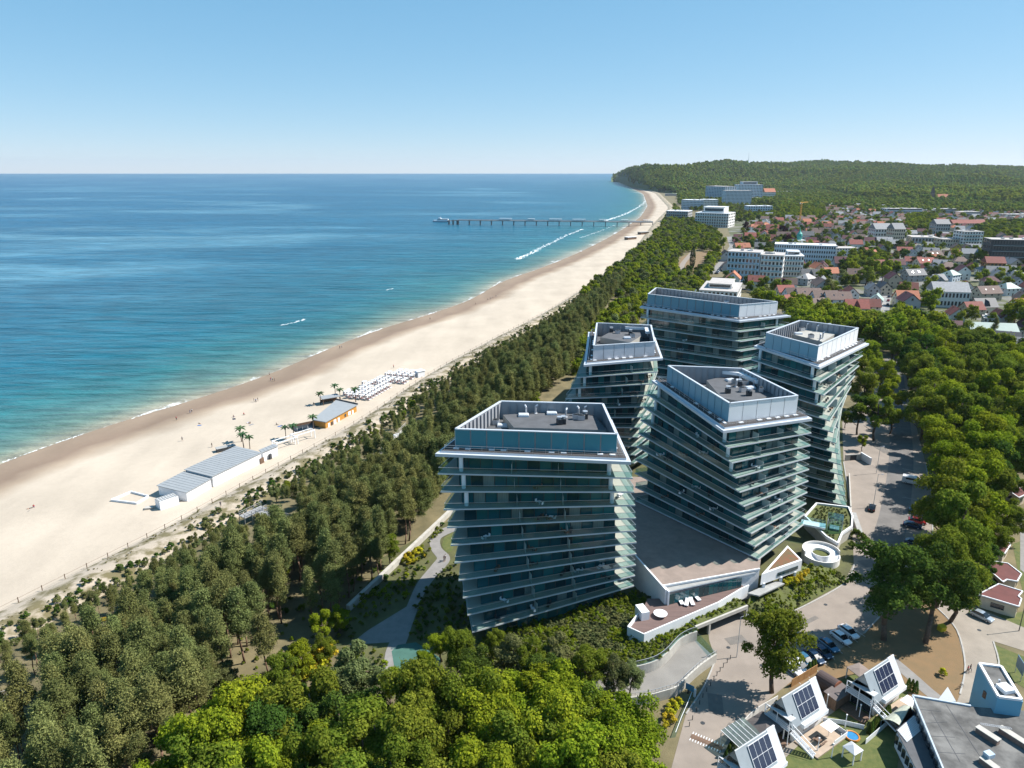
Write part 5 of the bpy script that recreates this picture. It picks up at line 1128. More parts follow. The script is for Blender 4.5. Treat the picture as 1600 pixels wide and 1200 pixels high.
x, y, z = BP(478, 668); t = thing('bar_terrace', 'dark timber terrace with a rail at the near end of the ochre bar', 'terrace', (x, y, z), R(35))
MB().box((0, 0, .15), (9, 5, .3)).build('deck', [DARKM], t); MB().box((0, 2.4, .8), (9, .08, .9)).build('railing', [WOOD], t)
for i in range(5): MB().box((-4 + 2 * i, -2.3, .8), (.12, .12, 1.2)).build('post', [WHITE], t)
def pergola(u, v, rz, lab, w_=5, d_=3, h=2.6):
    x, y, z = BP(u, v); t = thing('pergola', lab, 'pergola', (x, y, z), rz)
    for a in (-w_ / 2, w_ / 2):
        for b in (-d_ / 2, d_ / 2): MB().box((a, b, h / 2), (.22, .22, h)).build('post', [WHITE], t)
        MB().box((a, 0, h), (.22, d_ + .2, .24)).build('beam', [WHITE], t)
    for b in (-d_ / 2, d_ / 2): MB().box((0, b, h + .002), (w_, .22, .22)).build('beam', [WHITE], t)
    return t
pergola(446, 697, R(48), 'white beam pergola next to the end of the white pavilion', 8, 3); pergola(474, 688, R(48), 'white beam pergola nearer the ochre bar', 8, 2.5, 3); pergola(625, 692, R(40), 'white gate frame at the beach path through the wood', 4, 1.2, 3.2)
# --- palms
def palm_mesh():
    fr = MB(); rr = random.Random(2)
    for i in range(15):
        a = 2 * math.pi * i / 15 + rr.random() * .3; up = .9 - 1.2 * (i % 3) / 3; p = Vector((0, 0, 4.6)); d = Vector((math.cos(a), math.sin(a), up)).normalized(); s = Vector((-math.sin(a), math.cos(a), 0)); w_ = .1
        prev = None
        for k in range(6):
            w_ = (.12, .3, .36, .32, .22, .04)[k]; cur = (p + s * w_ - Vector((0, 0, w_ * .5)), p, p - s * w_ - Vector((0, 0, w_ * .5)))
            if prev: fr.add([*prev, *cur], [(0, 1, 4, 3), (1, 2, 5, 4)])
            prev = cur; p = p + d * .42; d = (d + Vector((0, 0, -.32))).normalized()
    tk = MB(); q = Vector((0, 0, 0))
    for i in range(8):
        n = Vector((.03 * i, 0, 4.65 * (i + 1) / 8)); tk.tube(q, n, .17 - .008 * i, .15 - .008 * i, 7); q = n
    return fr.mesh('palm_fronds', PALMG), tk.mesh('palm_trunk', BARK)
pf, pt = palm_mesh()
for i, (u, v, s, lb) in enumerate([(500.8, 632, .95, 'palm at the corner of the open shelter, seaward side'), (524, 619, .95, 'palm standing farthest out on the sand behind the shelter'), (532, 625, .9, 'palm between the shelter and the ochre bar roof'), (556, 628, 1.1, 'palm at the far end of the ochre bar by the white day beds'), (490, 671, 1.0, 'palm in front of the near gable of the ochre bar'), (459, 686, 1.0, 'taller palm of the pair between the two pergolas'), (446.8, 685, .85, 'shorter palm of the pair between the two pergolas'), (381, 700, 1.0, 'middle palm of three behind the white pavilion'), (377.5, 690, 1.0, 'palm of three behind the pavilion, farthest out on the sand'), (390.6, 701, .85, 'lowest palm of three, touching the pavilion roof edge')]):
    t = thing('palm_tree', lb, 'palm', BP(u, v), i * 1.3, 'palms on the beach'); t.scale = (s * 1.1,) * 3; link('crown', pf, t); link('trunk', pt, t)
# --- white day beds
BEDC = mat('red_brown_cushion', (0.16, 0.07, 0.06), 0.8, .2)
def make_bed():
    r = thing('beach_day_bed', 'white canopied day bed', 'day bed')
    MB().box((0, 0, .3), (1.7, 1.9, .2)).build('base', [WHITE], r); MB().box((0, .1, .48), (1.5, 1.5, .16)).build('cushion', [BEDC], r)
    MB().box((0, 0, 2.0), (1.6, 1.9, .09)).build('canopy', [WHITE], r)
    m = MB()
    for a in (-.85, .85):
        for b in (-.95, .95): m.box((a, b, 1.1), (.09, .09, 1.75))
    m.build('frame', [WHITE], r); MB().box((0, .95, 1.1), (1.7, .05, 1.6)).build('curtain', [WHITE], r); return r
b0 = None; BEDP = [BP(u, v)[:2] for u, v in ((536, 621), (608, 582), (646, 582), (649, 590), (566, 633))]
e = Vector(BEDP[1]) - Vector(BEDP[0]); e.normalize(); nrm = Vector((e.y, -e.x)); k = 0
for i in range(70):
    for j in range(-3, 14):
        p = Vector(BEDP[0]) + e * (2.55 * i) + nrm * (3.0 * j)
        if not inside(p, BEDP) or k > 285: continue
        if math.sin(i * 12.9 + j * 78.2) > .94 or i % 13 == 12: continue
        z = beach_z(p.x, p.y); k += 1; rz = math.atan2(e.y, e.x) + .04 * math.sin(i * 3 + j)
        lab = 'white canopied day bed in the close rows on the sand beyond the ochre bar'
        if b0 is None: b0 = make_bed(); b0['label'] = lab; b0['group'] = 'day beds in rows on the sand'; b0.location = (p.x, p.y, z); b0.rotation_euler = (0, 0, rz)
        else: dup(b0, (p.x, p.y, z), rz, None, lab, 'day beds in rows on the sand')
x, y, z = BP(656, 588); t = thing('beach_kiosk', 'small white kiosk with a pale blue front at the end of the day beds', 'kiosk', (x, y, z), R(38))
MB().box((0, 0, 1.4), (3.6, 3.2, 2.8)).build('wall', [WHITE], t); MB().box((0, 0, 2.86), (4.1, 3.7, .14)).build('roof', [WHITE], t); MB().box((-1.83, 0, 1.5), (.08, 2, 1.4)).build('hatch', [WALLB], t)
# --- dune fence
t = thing('dune_fence', 'line of thin posts with a rope between beach and dune', 'fence', (xf(132), 132, 0)); o = Vector((xf(132), 132, 0)); PST = MB().box((0, 0, .7), (.13, .13, 1.5)).mesh('post_mesh', WOOD); rp = MB(); pv = None
for i in range(90):
    y = 100 + i * 4.2 * (1 + i * .006); x = xf(y) + .5; z = dune_z(x, y) - .1; link('post', PST, t, (x - o.x, y - o.y, z)); q = Vector((x, y, z + 1.2)) - o
    if pv: rp.bar(pv, q, .04)
    pv = q
rp.build('rope', [WOOD], t)
# --- walkways in the wood
def walkway(u0, v0, u1, v1, z0, z1, lab, mm, w_=2.2, rail=True):
    a, b = Vector((*P(u0, v0, z0), z0)), Vector((*P(u1, v1, z1), z1)); t = thing('boardwalk', lab, 'boardwalk', (a.x, a.y, 0)); o = Vector((a.x, a.y, 0)); L = (b - a).length; n = max(4, int(L / .9)); d = (b - a).normalized(); s = Vector((-d.y, d.x, 0)).normalized() * w_ / 2
    me = MB().box((0, 0, 0), (w_, L / n * .93, .12)).mesh('board_mesh', mm); rz = math.atan2(d.y, d.x) - math.pi / 2
    for i in range(n): link('board', me, t, a.lerp(b, (i + .5) / n) - o, rz)
    for sg in (-1, 1):
        m = MB(); m.bar(a - o + s * sg + Vector((0, 0, 1.05)), b - o + s * sg + Vector((0, 0, 1.05)), .1)
        m.bar(a - o + s * sg + Vector((0, 0, .55)), b - o + s * sg + Vector((0, 0, .55)), .07); k = max(2, int(L / 2))
        for i in range(k + 1): p = a.lerp(b, i / k) - o + s * sg; m.bar(Vector((p.x, p.y, 0)), p + Vector((0, 0, 1.08)), .12)
        m.build('railing', [mm], t)
GREYW = mat('weathered_boards', (0.27, 0.27, 0.27), 0.85, .15, 1.2)
walkway(118, 1030, 200, 975, 2.2, 2.8, 'brown timber boardwalk with rails cutting through the pines', mat('ramp_boards', (0.24, 0.17, 0.11), .85, .2, 1.2))
walkway(0, 1096, 42, 1080, 1.6, 1.8, 'short pale boardwalk at the left edge of the wood', CONC)
walkway(378, 808, 412, 792, 2.4, 2.8, 'grey timber ramp of the lookout in the dune wood', GREYW, 2.6); walkway(405, 800, 446, 812, 2.8, 2.4, 'grey timber arm of the lookout running back to the pines', GREYW, 2.6)
walkway(596, 712, 640, 665, .5, .5, 'pale path boards leading from the white gate through the wood', CONC, 3.0)
t = thing('warning_sign', 'small yellow sign on a post at the end of the boardwalk', 'sign', (*P(164, 975, 2), 0)); MB().box((0, 0, 1.6), (.1, .1, 3.2)).build('post', [WOOD], t); MB().box((0, -.07, 3.2), (1.0, .06, .8), .4).build('panel', [mat('sign_yellow', (.6, .4, .03), .6)], t)
# --- the pier and a ship at its head
PIERM = mat('pier_concrete', (0.2, 0.2, 0.2), .85, .1, .2)
pa_, pb_ = Vector((*P(716, 343.6, 4), 4)), Vector((*P(1020, 347, 4), 4)); d = (pb_ - pa_); L = d.length; d.normalize(); s = Vector((-d.y, d.x, 0)); rz = math.atan2(d.y, d.x)
t = thing('pier', 'long pier on pairs of piles with white roofed shelters reaching into the sea', 'pier', (pa_.x, pa_.y, 0)); o = Vector((pa_.x, pa_.y, 0))
MB().bar(pa_ - o - Vector((0, 0, .5)), pb_ - o - Vector((0, 0, .5)), 7, 1.1).build('deck', [PIERM], t)
PL = MB().tube((0, 0, -6), (0, 0, 3.6), .65, n=8).mesh('pile_mesh', PIERM); n = int(L / 20)
for i in range(n + 1):
    for k in (-2.4, 2.4): p = pa_.lerp(pb_, i / n) - o + s * k; link('pile', PL, t, (p.x, p.y, 0))
    p = pa_.lerp(pb_, i / n) - o; MB().box((p.x, p.y, 2.7), (1.4, 7.4, .9), rz).build('crosshead', [PIERM], t)
for f in (.25, .385, .51, .63, .75, .86, .97):
    p = pa_.lerp(pb_, f) - o; w_ = 22 if f in (.25, .51, .63) else 12; MB().box((p.x, p.y, 7.4), (w_, 4.4, .6), rz).build('shelter_roof', [WHITE], t)
    m = MB()
    for q in (-.45, -.15, .15, .45): m.box((p.x + d.x * w_ * q, p.y + d.y * w_ * q, 5.6), (.5, 3.0, 3.1), rz)
    m.build('shelter_wall', [WALLG], t)
for k in (-3.4, 3.4): MB().bar(pa_ - o + s * k + Vector((0, 0, 1)), pb_ - o + s * k + Vector((0, 0, 1)), .12, .9).build('railing', [METAL], t)
h0 = Vector((*P(700, 345, 2), 2)); MB().bar(h0 - o, pa_ - o - Vector((0, 0, .5)), 9, 1.2).build('landing_stage', [PIERM], t)
for f in (.1, .5, .9): p = h0.lerp(pa_, f) - o; MB().box((p.x, p.y, 0), (1, 8, 8), rz).build('landing_pile', [DARKM], t)
x, y = P(690, 346.6, -4); t = thing('passenger_ship', 'white passenger ship moored at the head of the pier', 'ship', (x, y, -4), rz)
hull = [(-17, 0), (-13, -3), (12, -3.2), (16, -2.6), (16, 2.6), (12, 3.2), (-13, 3)]
MB().prism(hull, -.6, 1.0).build('hull', [mat('ship_blue', (.03, .07, .16), .4)], t); MB().prism(hull, 1.0, 3.0).build('upper_hull', [WHITE], t)
MB().prism([(-8, -2.5), (13, -2.6), (13, 2.6), (-8, 2.5)], 3.0, 5.4).build('cabin', [WHITE], t); MB().box((2.5, 0, 4.3), (19, 5.25, .9)).build('window_band', [WIN], t); MB().box((-3.5, 0, 6.4), (5, 4, 2)).build('wheelhouse', [WHITE], t); MB().tube((-2, 0, 7.4), (-2, 0, 11.5), .15).build('mast', [WHITE], t)
# --- people: one continuous skinned body each
SKIN = mat('skin', (0.42, 0.25, 0.17), .6, .05); CLO = {k: mat('cloth_' + k, c, .85, .1) for k, c in dict(red=(.4, .04, .05), dark=(.03, .035, .05), white=(.7, .7, .7), blue=(.06, .13, .3), grey=(.2, .2, .21)).items()}; HAIR = mat('hair', (.035, .022, .015), .8)
def body_mesh(pose):
    J = dict(pel=(0, 0, .95), chest=(0, 0, 1.32), neck=(0, 0, 1.48), head=(0, -.02, 1.6), top=(0, 0, 1.74), hl=(.1, 0, .9), hr=(-.1, 0, .9), kl=(.11, -.04, .5), kr=(-.11, .03, .5), al=(.11, 0, .07), ar=(-.11, .1, .07), tl=(.12, -.17, .03), tr=(-.12, -.07, .03), sl=(.19, 0, 1.42), sr=(-.19, 0, 1.42), el=(.25, .03, 1.14), er=(-.25, -.02, 1.14), wl=(.26, -.06, .88), wr=(-.26, -.12, .9))
    if pose == 'walk': J.update(kl=(.11, -.22, .52), al=(.11, -.2, .08), tl=(.11, -.38, .05), kr=(-.11, .1, .5), ar=(-.11, .36, .12), tr=(-.11, .22, .03), wl=(.24, .15, .9), wr=(-.24, -.2, .92))
    if pose == 'sit': J = {k: (x, y, z - .72) for k, (x, y, z) in J.items()}; J.update(kl=(.13, -.42, .38), kr=(-.13, -.42, .38), al=(.13, -.74, .07), ar=(-.13, -.7, .07), tl=(.13, -.9, .06), tr=(-.13, -.86, .06), hl=(.1, 0, .15), hr=(-.1, 0, .15), pel=(0, 0, .18), wl=(.3, .22, .1), wr=(-.3, .2, .1))
    if pose == 'lie': J = {k: (x, 1.0 - z, .14 + y * .25 + (0 if k not in ('al', 'ar', 'tl', 'tr', 'wl', 'wr') else -.05)) for k, (x, y, z) in J.items()}
    rad = dict(pel=.14, chest=.155, neck=.06, head=.1, top=.075, hl=.1, hr=.1, kl=.065, kr=.065, al=.045, ar=.045, tl=.035, tr=.035, sl=.065, sr=.065, el=.045, er=.045, wl=.032, wr=.032)
    nm = list(J); E_ = [('pel', 'chest'), ('chest', 'neck'), ('neck', 'head'), ('head', 'top'), ('pel', 'hl'), ('hl', 'kl'), ('kl', 'al'), ('al', 'tl'), ('pel', 'hr'), ('hr', 'kr'), ('kr', 'ar'), ('ar', 'tr'), ('chest', 'sl'), ('sl', 'el'), ('el', 'wl'), ('chest', 'sr'), ('sr', 'er'), ('er', 'wr')]
    me = bpy.data.meshes.new('person_rig'); me.from_pydata([J[k] for k in nm], [(nm.index(a), nm.index(b)) for a, b in E_], []); ob = bpy.data.objects.new('person_rig', me); C.objects.link(ob)
    ob.modifiers.new('skin', 'SKIN'); sv = me.skin_vertices[0].data
    for i, k in enumerate(nm): sv[i].radius = (rad[k], rad[k]); sv[i].use_root = k == 'pel'
    sb_ = ob.modifiers.new('sub', 'SUBSURF'); sb_.levels = 1; dg = bpy.context.evaluated_depsgraph_get(); out = bpy.data.meshes.new_from_object(ob.evaluated_get(dg)); bpy.data.objects.remove(ob); out.name = 'person_body'
    org = {k: Vector(J[k]) for k in nm}
    cl = []
    for p in out.polygons:
        c = p.center; k = min(nm, key=lambda q: (org[q] - c).length); cl.append(1 if k in ('chest', 'sl', 'sr', 'neck') and (org['head'] - c).length > .14 else 2 if k in ('pel', 'hl', 'hr', 'kl', 'kr') else 3 if k == 'top' else 0)
    out.materials.clear()
    return out, cl
BODY = {p: body_mesh(p) for p in ('stand', 'walk', 'sit', 'lie')}; PM = {}
def person(loc, pose, top, low, rz, lab, s=1.0):
    key = (pose, top, low)
    if key not in PM:
        me = BODY[pose][0].copy(); [me.materials.append(m) for m in (SKIN, CLO[top] if top else SKIN, CLO[low] if low else SKIN, HAIR)]; me.polygons.foreach_set('material_index', BODY[pose][1]); me.polygons.foreach_set('use_smooth', [True] * len(me.polygons)); me.update(); PM[key] = me
    o = link('person', PM[key], None, loc, rz, (s, s, s)); tag(o, lab, 'person', 'people on the beach' if loc[2] < -.2 else None); return o
for i, (u, v, ps, tp, lw, lb) in enumerate([(300, 645, 'walk', 'white', 'dark', 'person in a white top walking along the wet sand'), (297, 646, 'walk', 'dark', 'blue', 'person in dark clothes beside the white-topped walker'), (276, 657, 'stand', 'red', 'dark', 'person in a red top at the water edge, farthest left'), (397, 628, 'stand', 'dark', 'dark', 'left person of three standing together on open sand'), (400, 629, 'stand', 'blue', 'dark', 'middle person of three standing together on open sand'), (403, 627, 'walk', 'dark', 'grey', 'right person of three standing together on open sand'), (285, 689, 'walk', 'grey', 'dark', 'lone person in grey walking across the middle of the beach'), (331.5, 699, 'walk', 'dark', 'dark', 'lone dark-clothed person on the sand behind the pavilion'), (381, 648, 'sit', 'red', 'dark', 'person in red sitting on the sand'), (365, 652, 'sit', None, 'blue', 'bare-backed person sitting left of the one in red'), (391, 662, 'sit', 'dark', 'dark', 'dark-clothed person sitting, right of two on the sand'), (387, 661, 'lie', 'white', 'blue', 'person lying on the sand beside a dark-clothed sitter'), (432, 664, 'sit', 'dark', 'dark', 'dark-clothed person sitting apart near the bar terrace'), (426, 595, 'stand', 'white', 'dark', 'person in white in the small group at the water edge'), (429, 596, 'walk', 'dark', 'dark', 'dark person in the small group at the water edge'), (423, 595, 'stand', 'red', 'blue', 'red-topped person in the small group at the water edge'), (421, 587, 'walk', 'dark', 'dark', 'person wading just off the small group'), (531, 545, 'walk', 'dark', 'dark', 'person at the water beyond the ochre bar, left of a pair'), (534, 544, 'walk', 'white', 'dark', 'person at the water beyond the ochre bar, right of a pair'), (312, 662, 'lie', None, 'dark', 'sunbather lying on the sand near the water'), (490, 632, 'sit', 'dark', 'dark', 'person sitting left of the open shelter'), (615, 575, 'stand', 'red', 'dark', 'person in red behind the day beds'), (672, 500, 'walk', 'dark', 'dark', 'lone far walker on the wet sand'), (762, 469, 'walk', 'dark', 'dark', 'far walker, leftmost of a group'), (766, 468, 'walk', 'blue', 'dark', 'far walker in blue in a group'), (770, 466, 'walk', 'white', 'dark', 'far walker in white in a group'), (775, 464, 'walk', 'dark', 'grey', 'far walker, rightmost of a group'), (743, 476, 'walk', 'grey', 'dark', 'far walker between the group and the lone one'), (53, 793, 'sit', 'red', 'blue', 'person in red sitting near the left edge of the beach'), (46, 795, 'lie', None, 'dark', 'sunbather lying beside the sitter in red at the left'), (345, 792, 'stand', 'dark', 'dark', 'dark-clothed person at the dune behind the white hut')]):
    x, y, z = BP(u, v); person((x, y, z - .01), ps, tp, lw, i * 1.7, lb)
for i, (u, v, c) in enumerate([(310, 664, 'blue'), (390, 663, 'grey'), (363, 654, 'dark'), (47, 797, 'dark'), (435, 665, 'blue')]):
    x, y, z = BP(u, v); o = MB().box((0, 0, 0), (1.9, 1.1, .04)).build('beach_towel', [CLO[c]]); o.location = (x + .9, y - .6, z + .05); o.rotation_euler = (0, 0, i); tag(o, ['blue towel spread by the lone sunbather', 'grey towel beside the sitters in the middle of the beach', 'dark towel beside the bare-backed sitter', 'dark towel near the left edge of the beach', 'blue towel near the sitter by the bar terrace'][i], 'towel', 'towels on the sand')
# ---------------------------------------------------------------- cars
CARP = {k: mat('car_' + k, c, .25, .03, .5, spec=.6, metal=mt) for k, c, mt in (('white', (.72, .73, .75), 0), ('silver', (.42, .47, .52), .5), ('blue', (.05, .16, .26), .3), ('navy', (.02, .045, .09), .3), ('black', (.012, .013, .016), .2), ('red', (.28, .015, .02), .2), ('teal', (.02, .09, .11), .3))}
GLS = mat('car_glass', (.012, .016, .02), .06, .2, spec=.8); LAMP = mat('lamp_lens', (.75, .76, .78), .15, .02); TAIL = mat('tail_lamp', (.3, .01, .01), .25, .05)
def lofted(secs, m=0):
    mb = MB(); n = len(secs[0])
    for s in secs: mb.v += [tuple(p) for p in s]
    for i in range(len(secs) - 1):
        for j in range(n):
            mb.f.append((i * n + j, i * n + (j + 1) % n, (i + 1) * n + (j + 1) % n, (i + 1) * n + j)); mb.m.append(m)
    mb.f += [tuple(range(n - 1, -1, -1)), tuple((len(secs) - 1) * n + j for j in range(n))]; mb.m += [m, m]; return mb
def sec(x, w_, z0, z1, r=.12):
    a = w_ / 2; return [(x, -a + r * .4, z0), (x, a - r * .4, z0), (x, a, z0 + r), (x, a, z1 - r), (x, a - r, z1), (x, -a + r, z1), (x, -a, z1 - r), (x, -a, z0 + r)]
def car_shape(van):
    L = 5.6 if van else 4.4; W = 2.0 if van else 1.78; h = L / 2
    if van:
        body = lofted([sec(-h, W * .92, .4, 1.2), sec(-h + .1, W, .3, 2.3), sec(h - 1.9, W, .3, 2.45), sec(h - 1.1, W * .98, .3, 1.75), sec(h - .8, W * .97, .3, 1.2), sec(h - .12, W * .9, .32, 1.0), sec(h, W * .82, .4, .8)])
        glass = MB().slab((h - 1.9 + .12, -W * .42, 2.36), (h - 1.08, -W * .44, 1.72), (h - 1.08, W * .44, 1.72), (h - 1.78, W * .42, 2.36), .04)
        for s in (-1, 1): glass.box((-.2, s * (W / 2 + .005), 1.75), (3.2, .03, .55))
        roof = MB().box((-.6, 0, 2.47), (1.2, .9, .12)).box((-1.6, .2, 2.45), (.5, .5, .1))
    else:
        body = lofted([sec(-h, W * .8, .42, .72), sec(-h + .12, W * .93, .28, .92), sec(-h + .8, W, .24, .98), sec(0, W, .22, .96), sec(h - 1.15, W * .99, .24, .92), sec(h - .2, W * .9, .26, .76), sec(h, W * .76, .36, .62)])
        glass = lofted([sec(-h + .35, W * .78, .9, .96, .03), sec(-h + .95, W * .84, .9, 1.36, .1), sec(-.2, W * .84, .9, 1.44, .1), sec(.45, W * .83, .9, 1.38, .1), sec(1.25, W * .8, .88, .94, .03)])
        roof = lofted([sec(-h + 1.0, W * .72, 1.38, 1.425, .03), sec(-.2, W * .76, 1.43, 1.475, .03), sec(.35, W * .7, 1.38, 1.43, .03)])
    return body, glass, roof, L, W
CARS = {}
def car(u, v, rz, colour, lab, van=False, group='cars parked round the forecourt', z=0.06, xy=None):
    key = (colour, van)
    if key not in CARS:
        body, glass, roof, L, W = car_shape(van); r = thing('parked_van' if van else 'parked_car', 'car', 'van' if van else 'car'); m = CARP[colour]
        b = body.build('body', [m], r, smooth=False); glass.build('windows', [GLS], r); roof.build('roof', [m if not van else METAL], r)
        wm = MB().tube((0, -.1, 0), (0, .1, 0), .32, n=14).mesh('wheel_mesh', BLACK); rm = MB().tube((0, -.108, 0), (0, .108, 0), .19, n=10).mesh('rim_mesh', METAL)
        for x in (-L * .3, L * .31):
            for y in (-W / 2 + .1, W / 2 - .1): wh = link('wheel', wm, r, (x, y, .32)); link('rim', rm, wh)
        for y in (-W * .32, W * .32): MB().box((L / 2 - .07, y, .66 if not van else .85), (.14, .36, .14)).build('headlight', [LAMP], r); MB().box((-L / 2 + .05, y, .78 if not van else 1.1), (.1, .3, .14)).build('tail_light', [TAIL], r)
        for s in (-1, 1): MB().box((L * .2, s * (W / 2 + .07), 1.0 if not van else 1.4), (.12, .16, .12)).build('mirror', [m], r)
        CARS[key] = r; r.location = (*(xy or P(u, v)), z); r.rotation_euler = (0, 0, rz); tag(r, lab, None, group); r.name = 'parked_van' if van else 'parked_car'; return r
    return dup(CARS[key], (*(xy or P(u, v)), z), rz, None, lab, group)
CA = math.atan2(110.9 - 115.7, 56.1 - 54.1)
car(1238, 1048, CA, 'white', 'white car at the near end of the row beside the thin tree, half hidden')
car(1249, 1044, CA, 'white', 'white car second in the row, with its bonnet in the sun'); car(1257, 1035, CA, 'blue', 'long blue estate car third from the near end of the row', False); car(1272, 1030, CA, 'navy', 'dark navy car in deep shade, fourth in the row'); car(1284, 1022, CA, 'navy', 'dark navy car in deep shade next to the blue van-like car')
car(1294, 1012, CA, 'blue', 'blue car with a pale roof in the middle of the shaded row'); car(1313, 1000, CA, 'white', 'white car with a sunlit bonnet, second from the oak'); car(1325, 991, CA, 'white', 'white estate car at the far end of the row under the oak')
car(1425, 756, R(-32), 'white', 'white camper van parked in the sun on the far side of the forecourt', True); car(1433, 801, R(-30), 'teal', 'dark teal car in tree shade below the camper van'); car(1433, 817, R(-30), 'red', 'dark red car in tree shade under the trees'); car(1425, 824, R(-32), 'navy', 'navy car beside the dark red one in tree shade'); car(1428, 851, R(-30), 'navy', 'navy car half hidden behind the big dark tree')
car(1533, 966, math.atan2(126.1 - 130.6, 99.7 - 96.8), 'silver', 'silver-blue car parked on the drive beside the red-roofed cabin'); car(1362, 796, R(60), 'black', 'black car standing alone near the glass lift tower')
# ---------------------------------------------------------------- street furniture
def lamp_post(x, y, h, lab, arm=1.2, rz=0., group=None, m=None):
    t = thing('street_lamp', lab, 'street lamp', (x, y, 0), rz, group); MB().tube((0, 0, 0), (0, 0, h), .09, .055, 8).build('pole', [m or METAL], t)
    if arm: MB().bar((0, 0, h), (arm, 0, h + .08), .07).box((arm, 0, h + .05), (.6, .25, .1)).build('lamp_head', [m or METAL], t)
    else: MB().lathe([(0, 0), (.13, .05), (.13, .25), (0, .3)], 8, c=(0, 0, h)).build('lamp_head', [WHITE], t)
lamp_post(*P(1151, 1027), 9, 'tall slim street lamp at the middle of the forecourt', 1.6, R(20)); lamp_post(*P(1592, 986), 8, 'dark tall pole at the drive by the red-roofed cabin', 0, 0, None, DARKM); lamp_post(*P(1364, 793), 10, 'slim pole on the forecourt beside the black car', 1.2); lamp_post(*P(1369, 740), 9, 'slim pole on the far side of the forecourt near the gate wall', 1.0)
for i, (u, v) in enumerate([(1299, 1184), (1277, 1175), (1320, 1138), (1342, 1122), (1254, 1117), (1291, 1106)]): lamp_post(*P(u, v), 2.6, 'short white garden lamp post along the path of the solar-panel houses', 0, 0, 'garden lamp posts', WHITE)
t = thing('speed_bump', 'brown rubber speed bump with white stripes across the drive', 'speed bump', (*P(1104, 1160), .035), R(-32)); MB().add([(-2.6, -.55, 0), (2.6, -.55, 0), (2.6, -.2, .07), (-2.6, -.2, .07), (2.6, .2, .07), (-2.6, .2, .07), (2.6, .55, 0), (-2.6, .55, 0)], [(0, 1, 2, 3), (3, 2, 4, 5), (5, 4, 6, 7)]).build('ramp', [WOOD], t)
SM = MB().box((0, 0, 0), (.11, .55, .012)).mesh('stripe_mesh', WHITE)
for i in range(12):
    for s in (-1, 1): link('stripe', SM, t, (-2.5 + .45 * i, s * .8, .012))
BO = MB().tube((0, 0, 0), (0, 0, .9), .07, n=8).mesh('bollard_mesh', DARKM)
for i, (u, v) in enumerate(spline([(1141, 1030), (1130, 1043), (1120, 1056), (1110, 1072), (1098, 1090), (1088, 1112), (1077, 1135)], 2)): tag(link('bollard', BO, None, (*P(u, v), .03)), 'thin dark bollard in the line along the forecourt edge', 'bollard', 'bollards on the forecourt')
t = thing('gate_wall', 'white gate wall with a dark opening near the right-hand tower', 'wall', (*P(1352, 722), 0), R(10)); MB().box((0, 0, 1.2), (.4, 5, 2.4)).build('wall', [WHITE], t); MB().box((-3, 2.2, 1), (5.5, .35, 2)).build('side_wall', [CONC], t); MB().box((-3, 2, .9), (2.2, .1, 1.7)).build('gate', [DARKM], t)
t = thing('salt_bin', 'yellow grit bin on the dry grass beside the drive', 'bin', (*P(1471, 985), .02), .3); MB().prism([(-.7, -.5), (.7, -.5), (.7, .5), (-.7, .5)], 0, .9).build('body', [mat('bin_yellow', (.62, .45, .02), .5)], t); MB().slab((-.75, -.55, .9), (.75, -.55, .9), (.75, .55, 1.12), (-.75, .55, 1.12), .06).build('lid', [MATS['bin_yellow']], t)
t = thing('information_board', 'blue and white board on two posts at the right edge', 'board', (*P(1590, 1058), 0), R(75)); MB().box((0, 0, 2.6), (3.0, .1, 2.4)).build('panel', [mat('board_blue', (.12, .22, .32), .4)], t); MB().box((0, -.06, 1.75), (2.9, .03, .6)).build('panel_strip', [WHITE], t)
for x in (-1.3, 1.3): MB().box((x, 0, 1), (.1, .1, 2)).build('post', [METAL], t)
t = thing('forecourt_sign', 'blue sign panel with white stand at the corner of the ramp wall', 'sign', (*P(1077, 1086), 0), R(-40)); MB().box((0, 0, 1.6), (1.6, .12, 1.2)).build('panel', [mat('sign_blue', (.05, .2, .33), .4)], t); MB().box((.9, .2, .8), (.35, .3, 1.6)).build('stand', [WHITE], t); MB().box((-.4, .4, .7), (.2, .5, 1.4)).build('post', [DARKM], t)
t = thing('bed_rail', 'white rail fence along the yellow flower bed', 'fence', (0, 0, 0)); fr = [P(u, v) for u, v in ((1083, 1082), (1074, 1105), (1064, 1128), (1055, 1152))]
for a, b in zip(fr, fr[1:]):
    MB().bar((*a, .5), (*b, .5), .06, .9).build('rail_panel', [GLB], t); MB().bar((*a, 1.0), (*b, 1.0), .07).build('rail', [WHITE], t); MB().box((*a, .5), (.09, .09, 1.0)).build('post', [WHITE], t)
person((*P(1511, 1052), .05), 'walk', 'red', 'dark', .6, 'person in red walking on the drive beside the blue stair tower'); person((*P(1515, 1050), .05), 'walk', 'dark', 'grey', .8, 'person in dark clothes beside the one in red on the drive')
person((*P(696, 876), .08), 'stand', 'white', 'dark', 2, 'person in white on the path at the foot of the first tower'); person((*P(694, 878), .08), 'stand', 'dark', 'dark', 1, 'person in dark clothes on the path at the foot of the first tower')
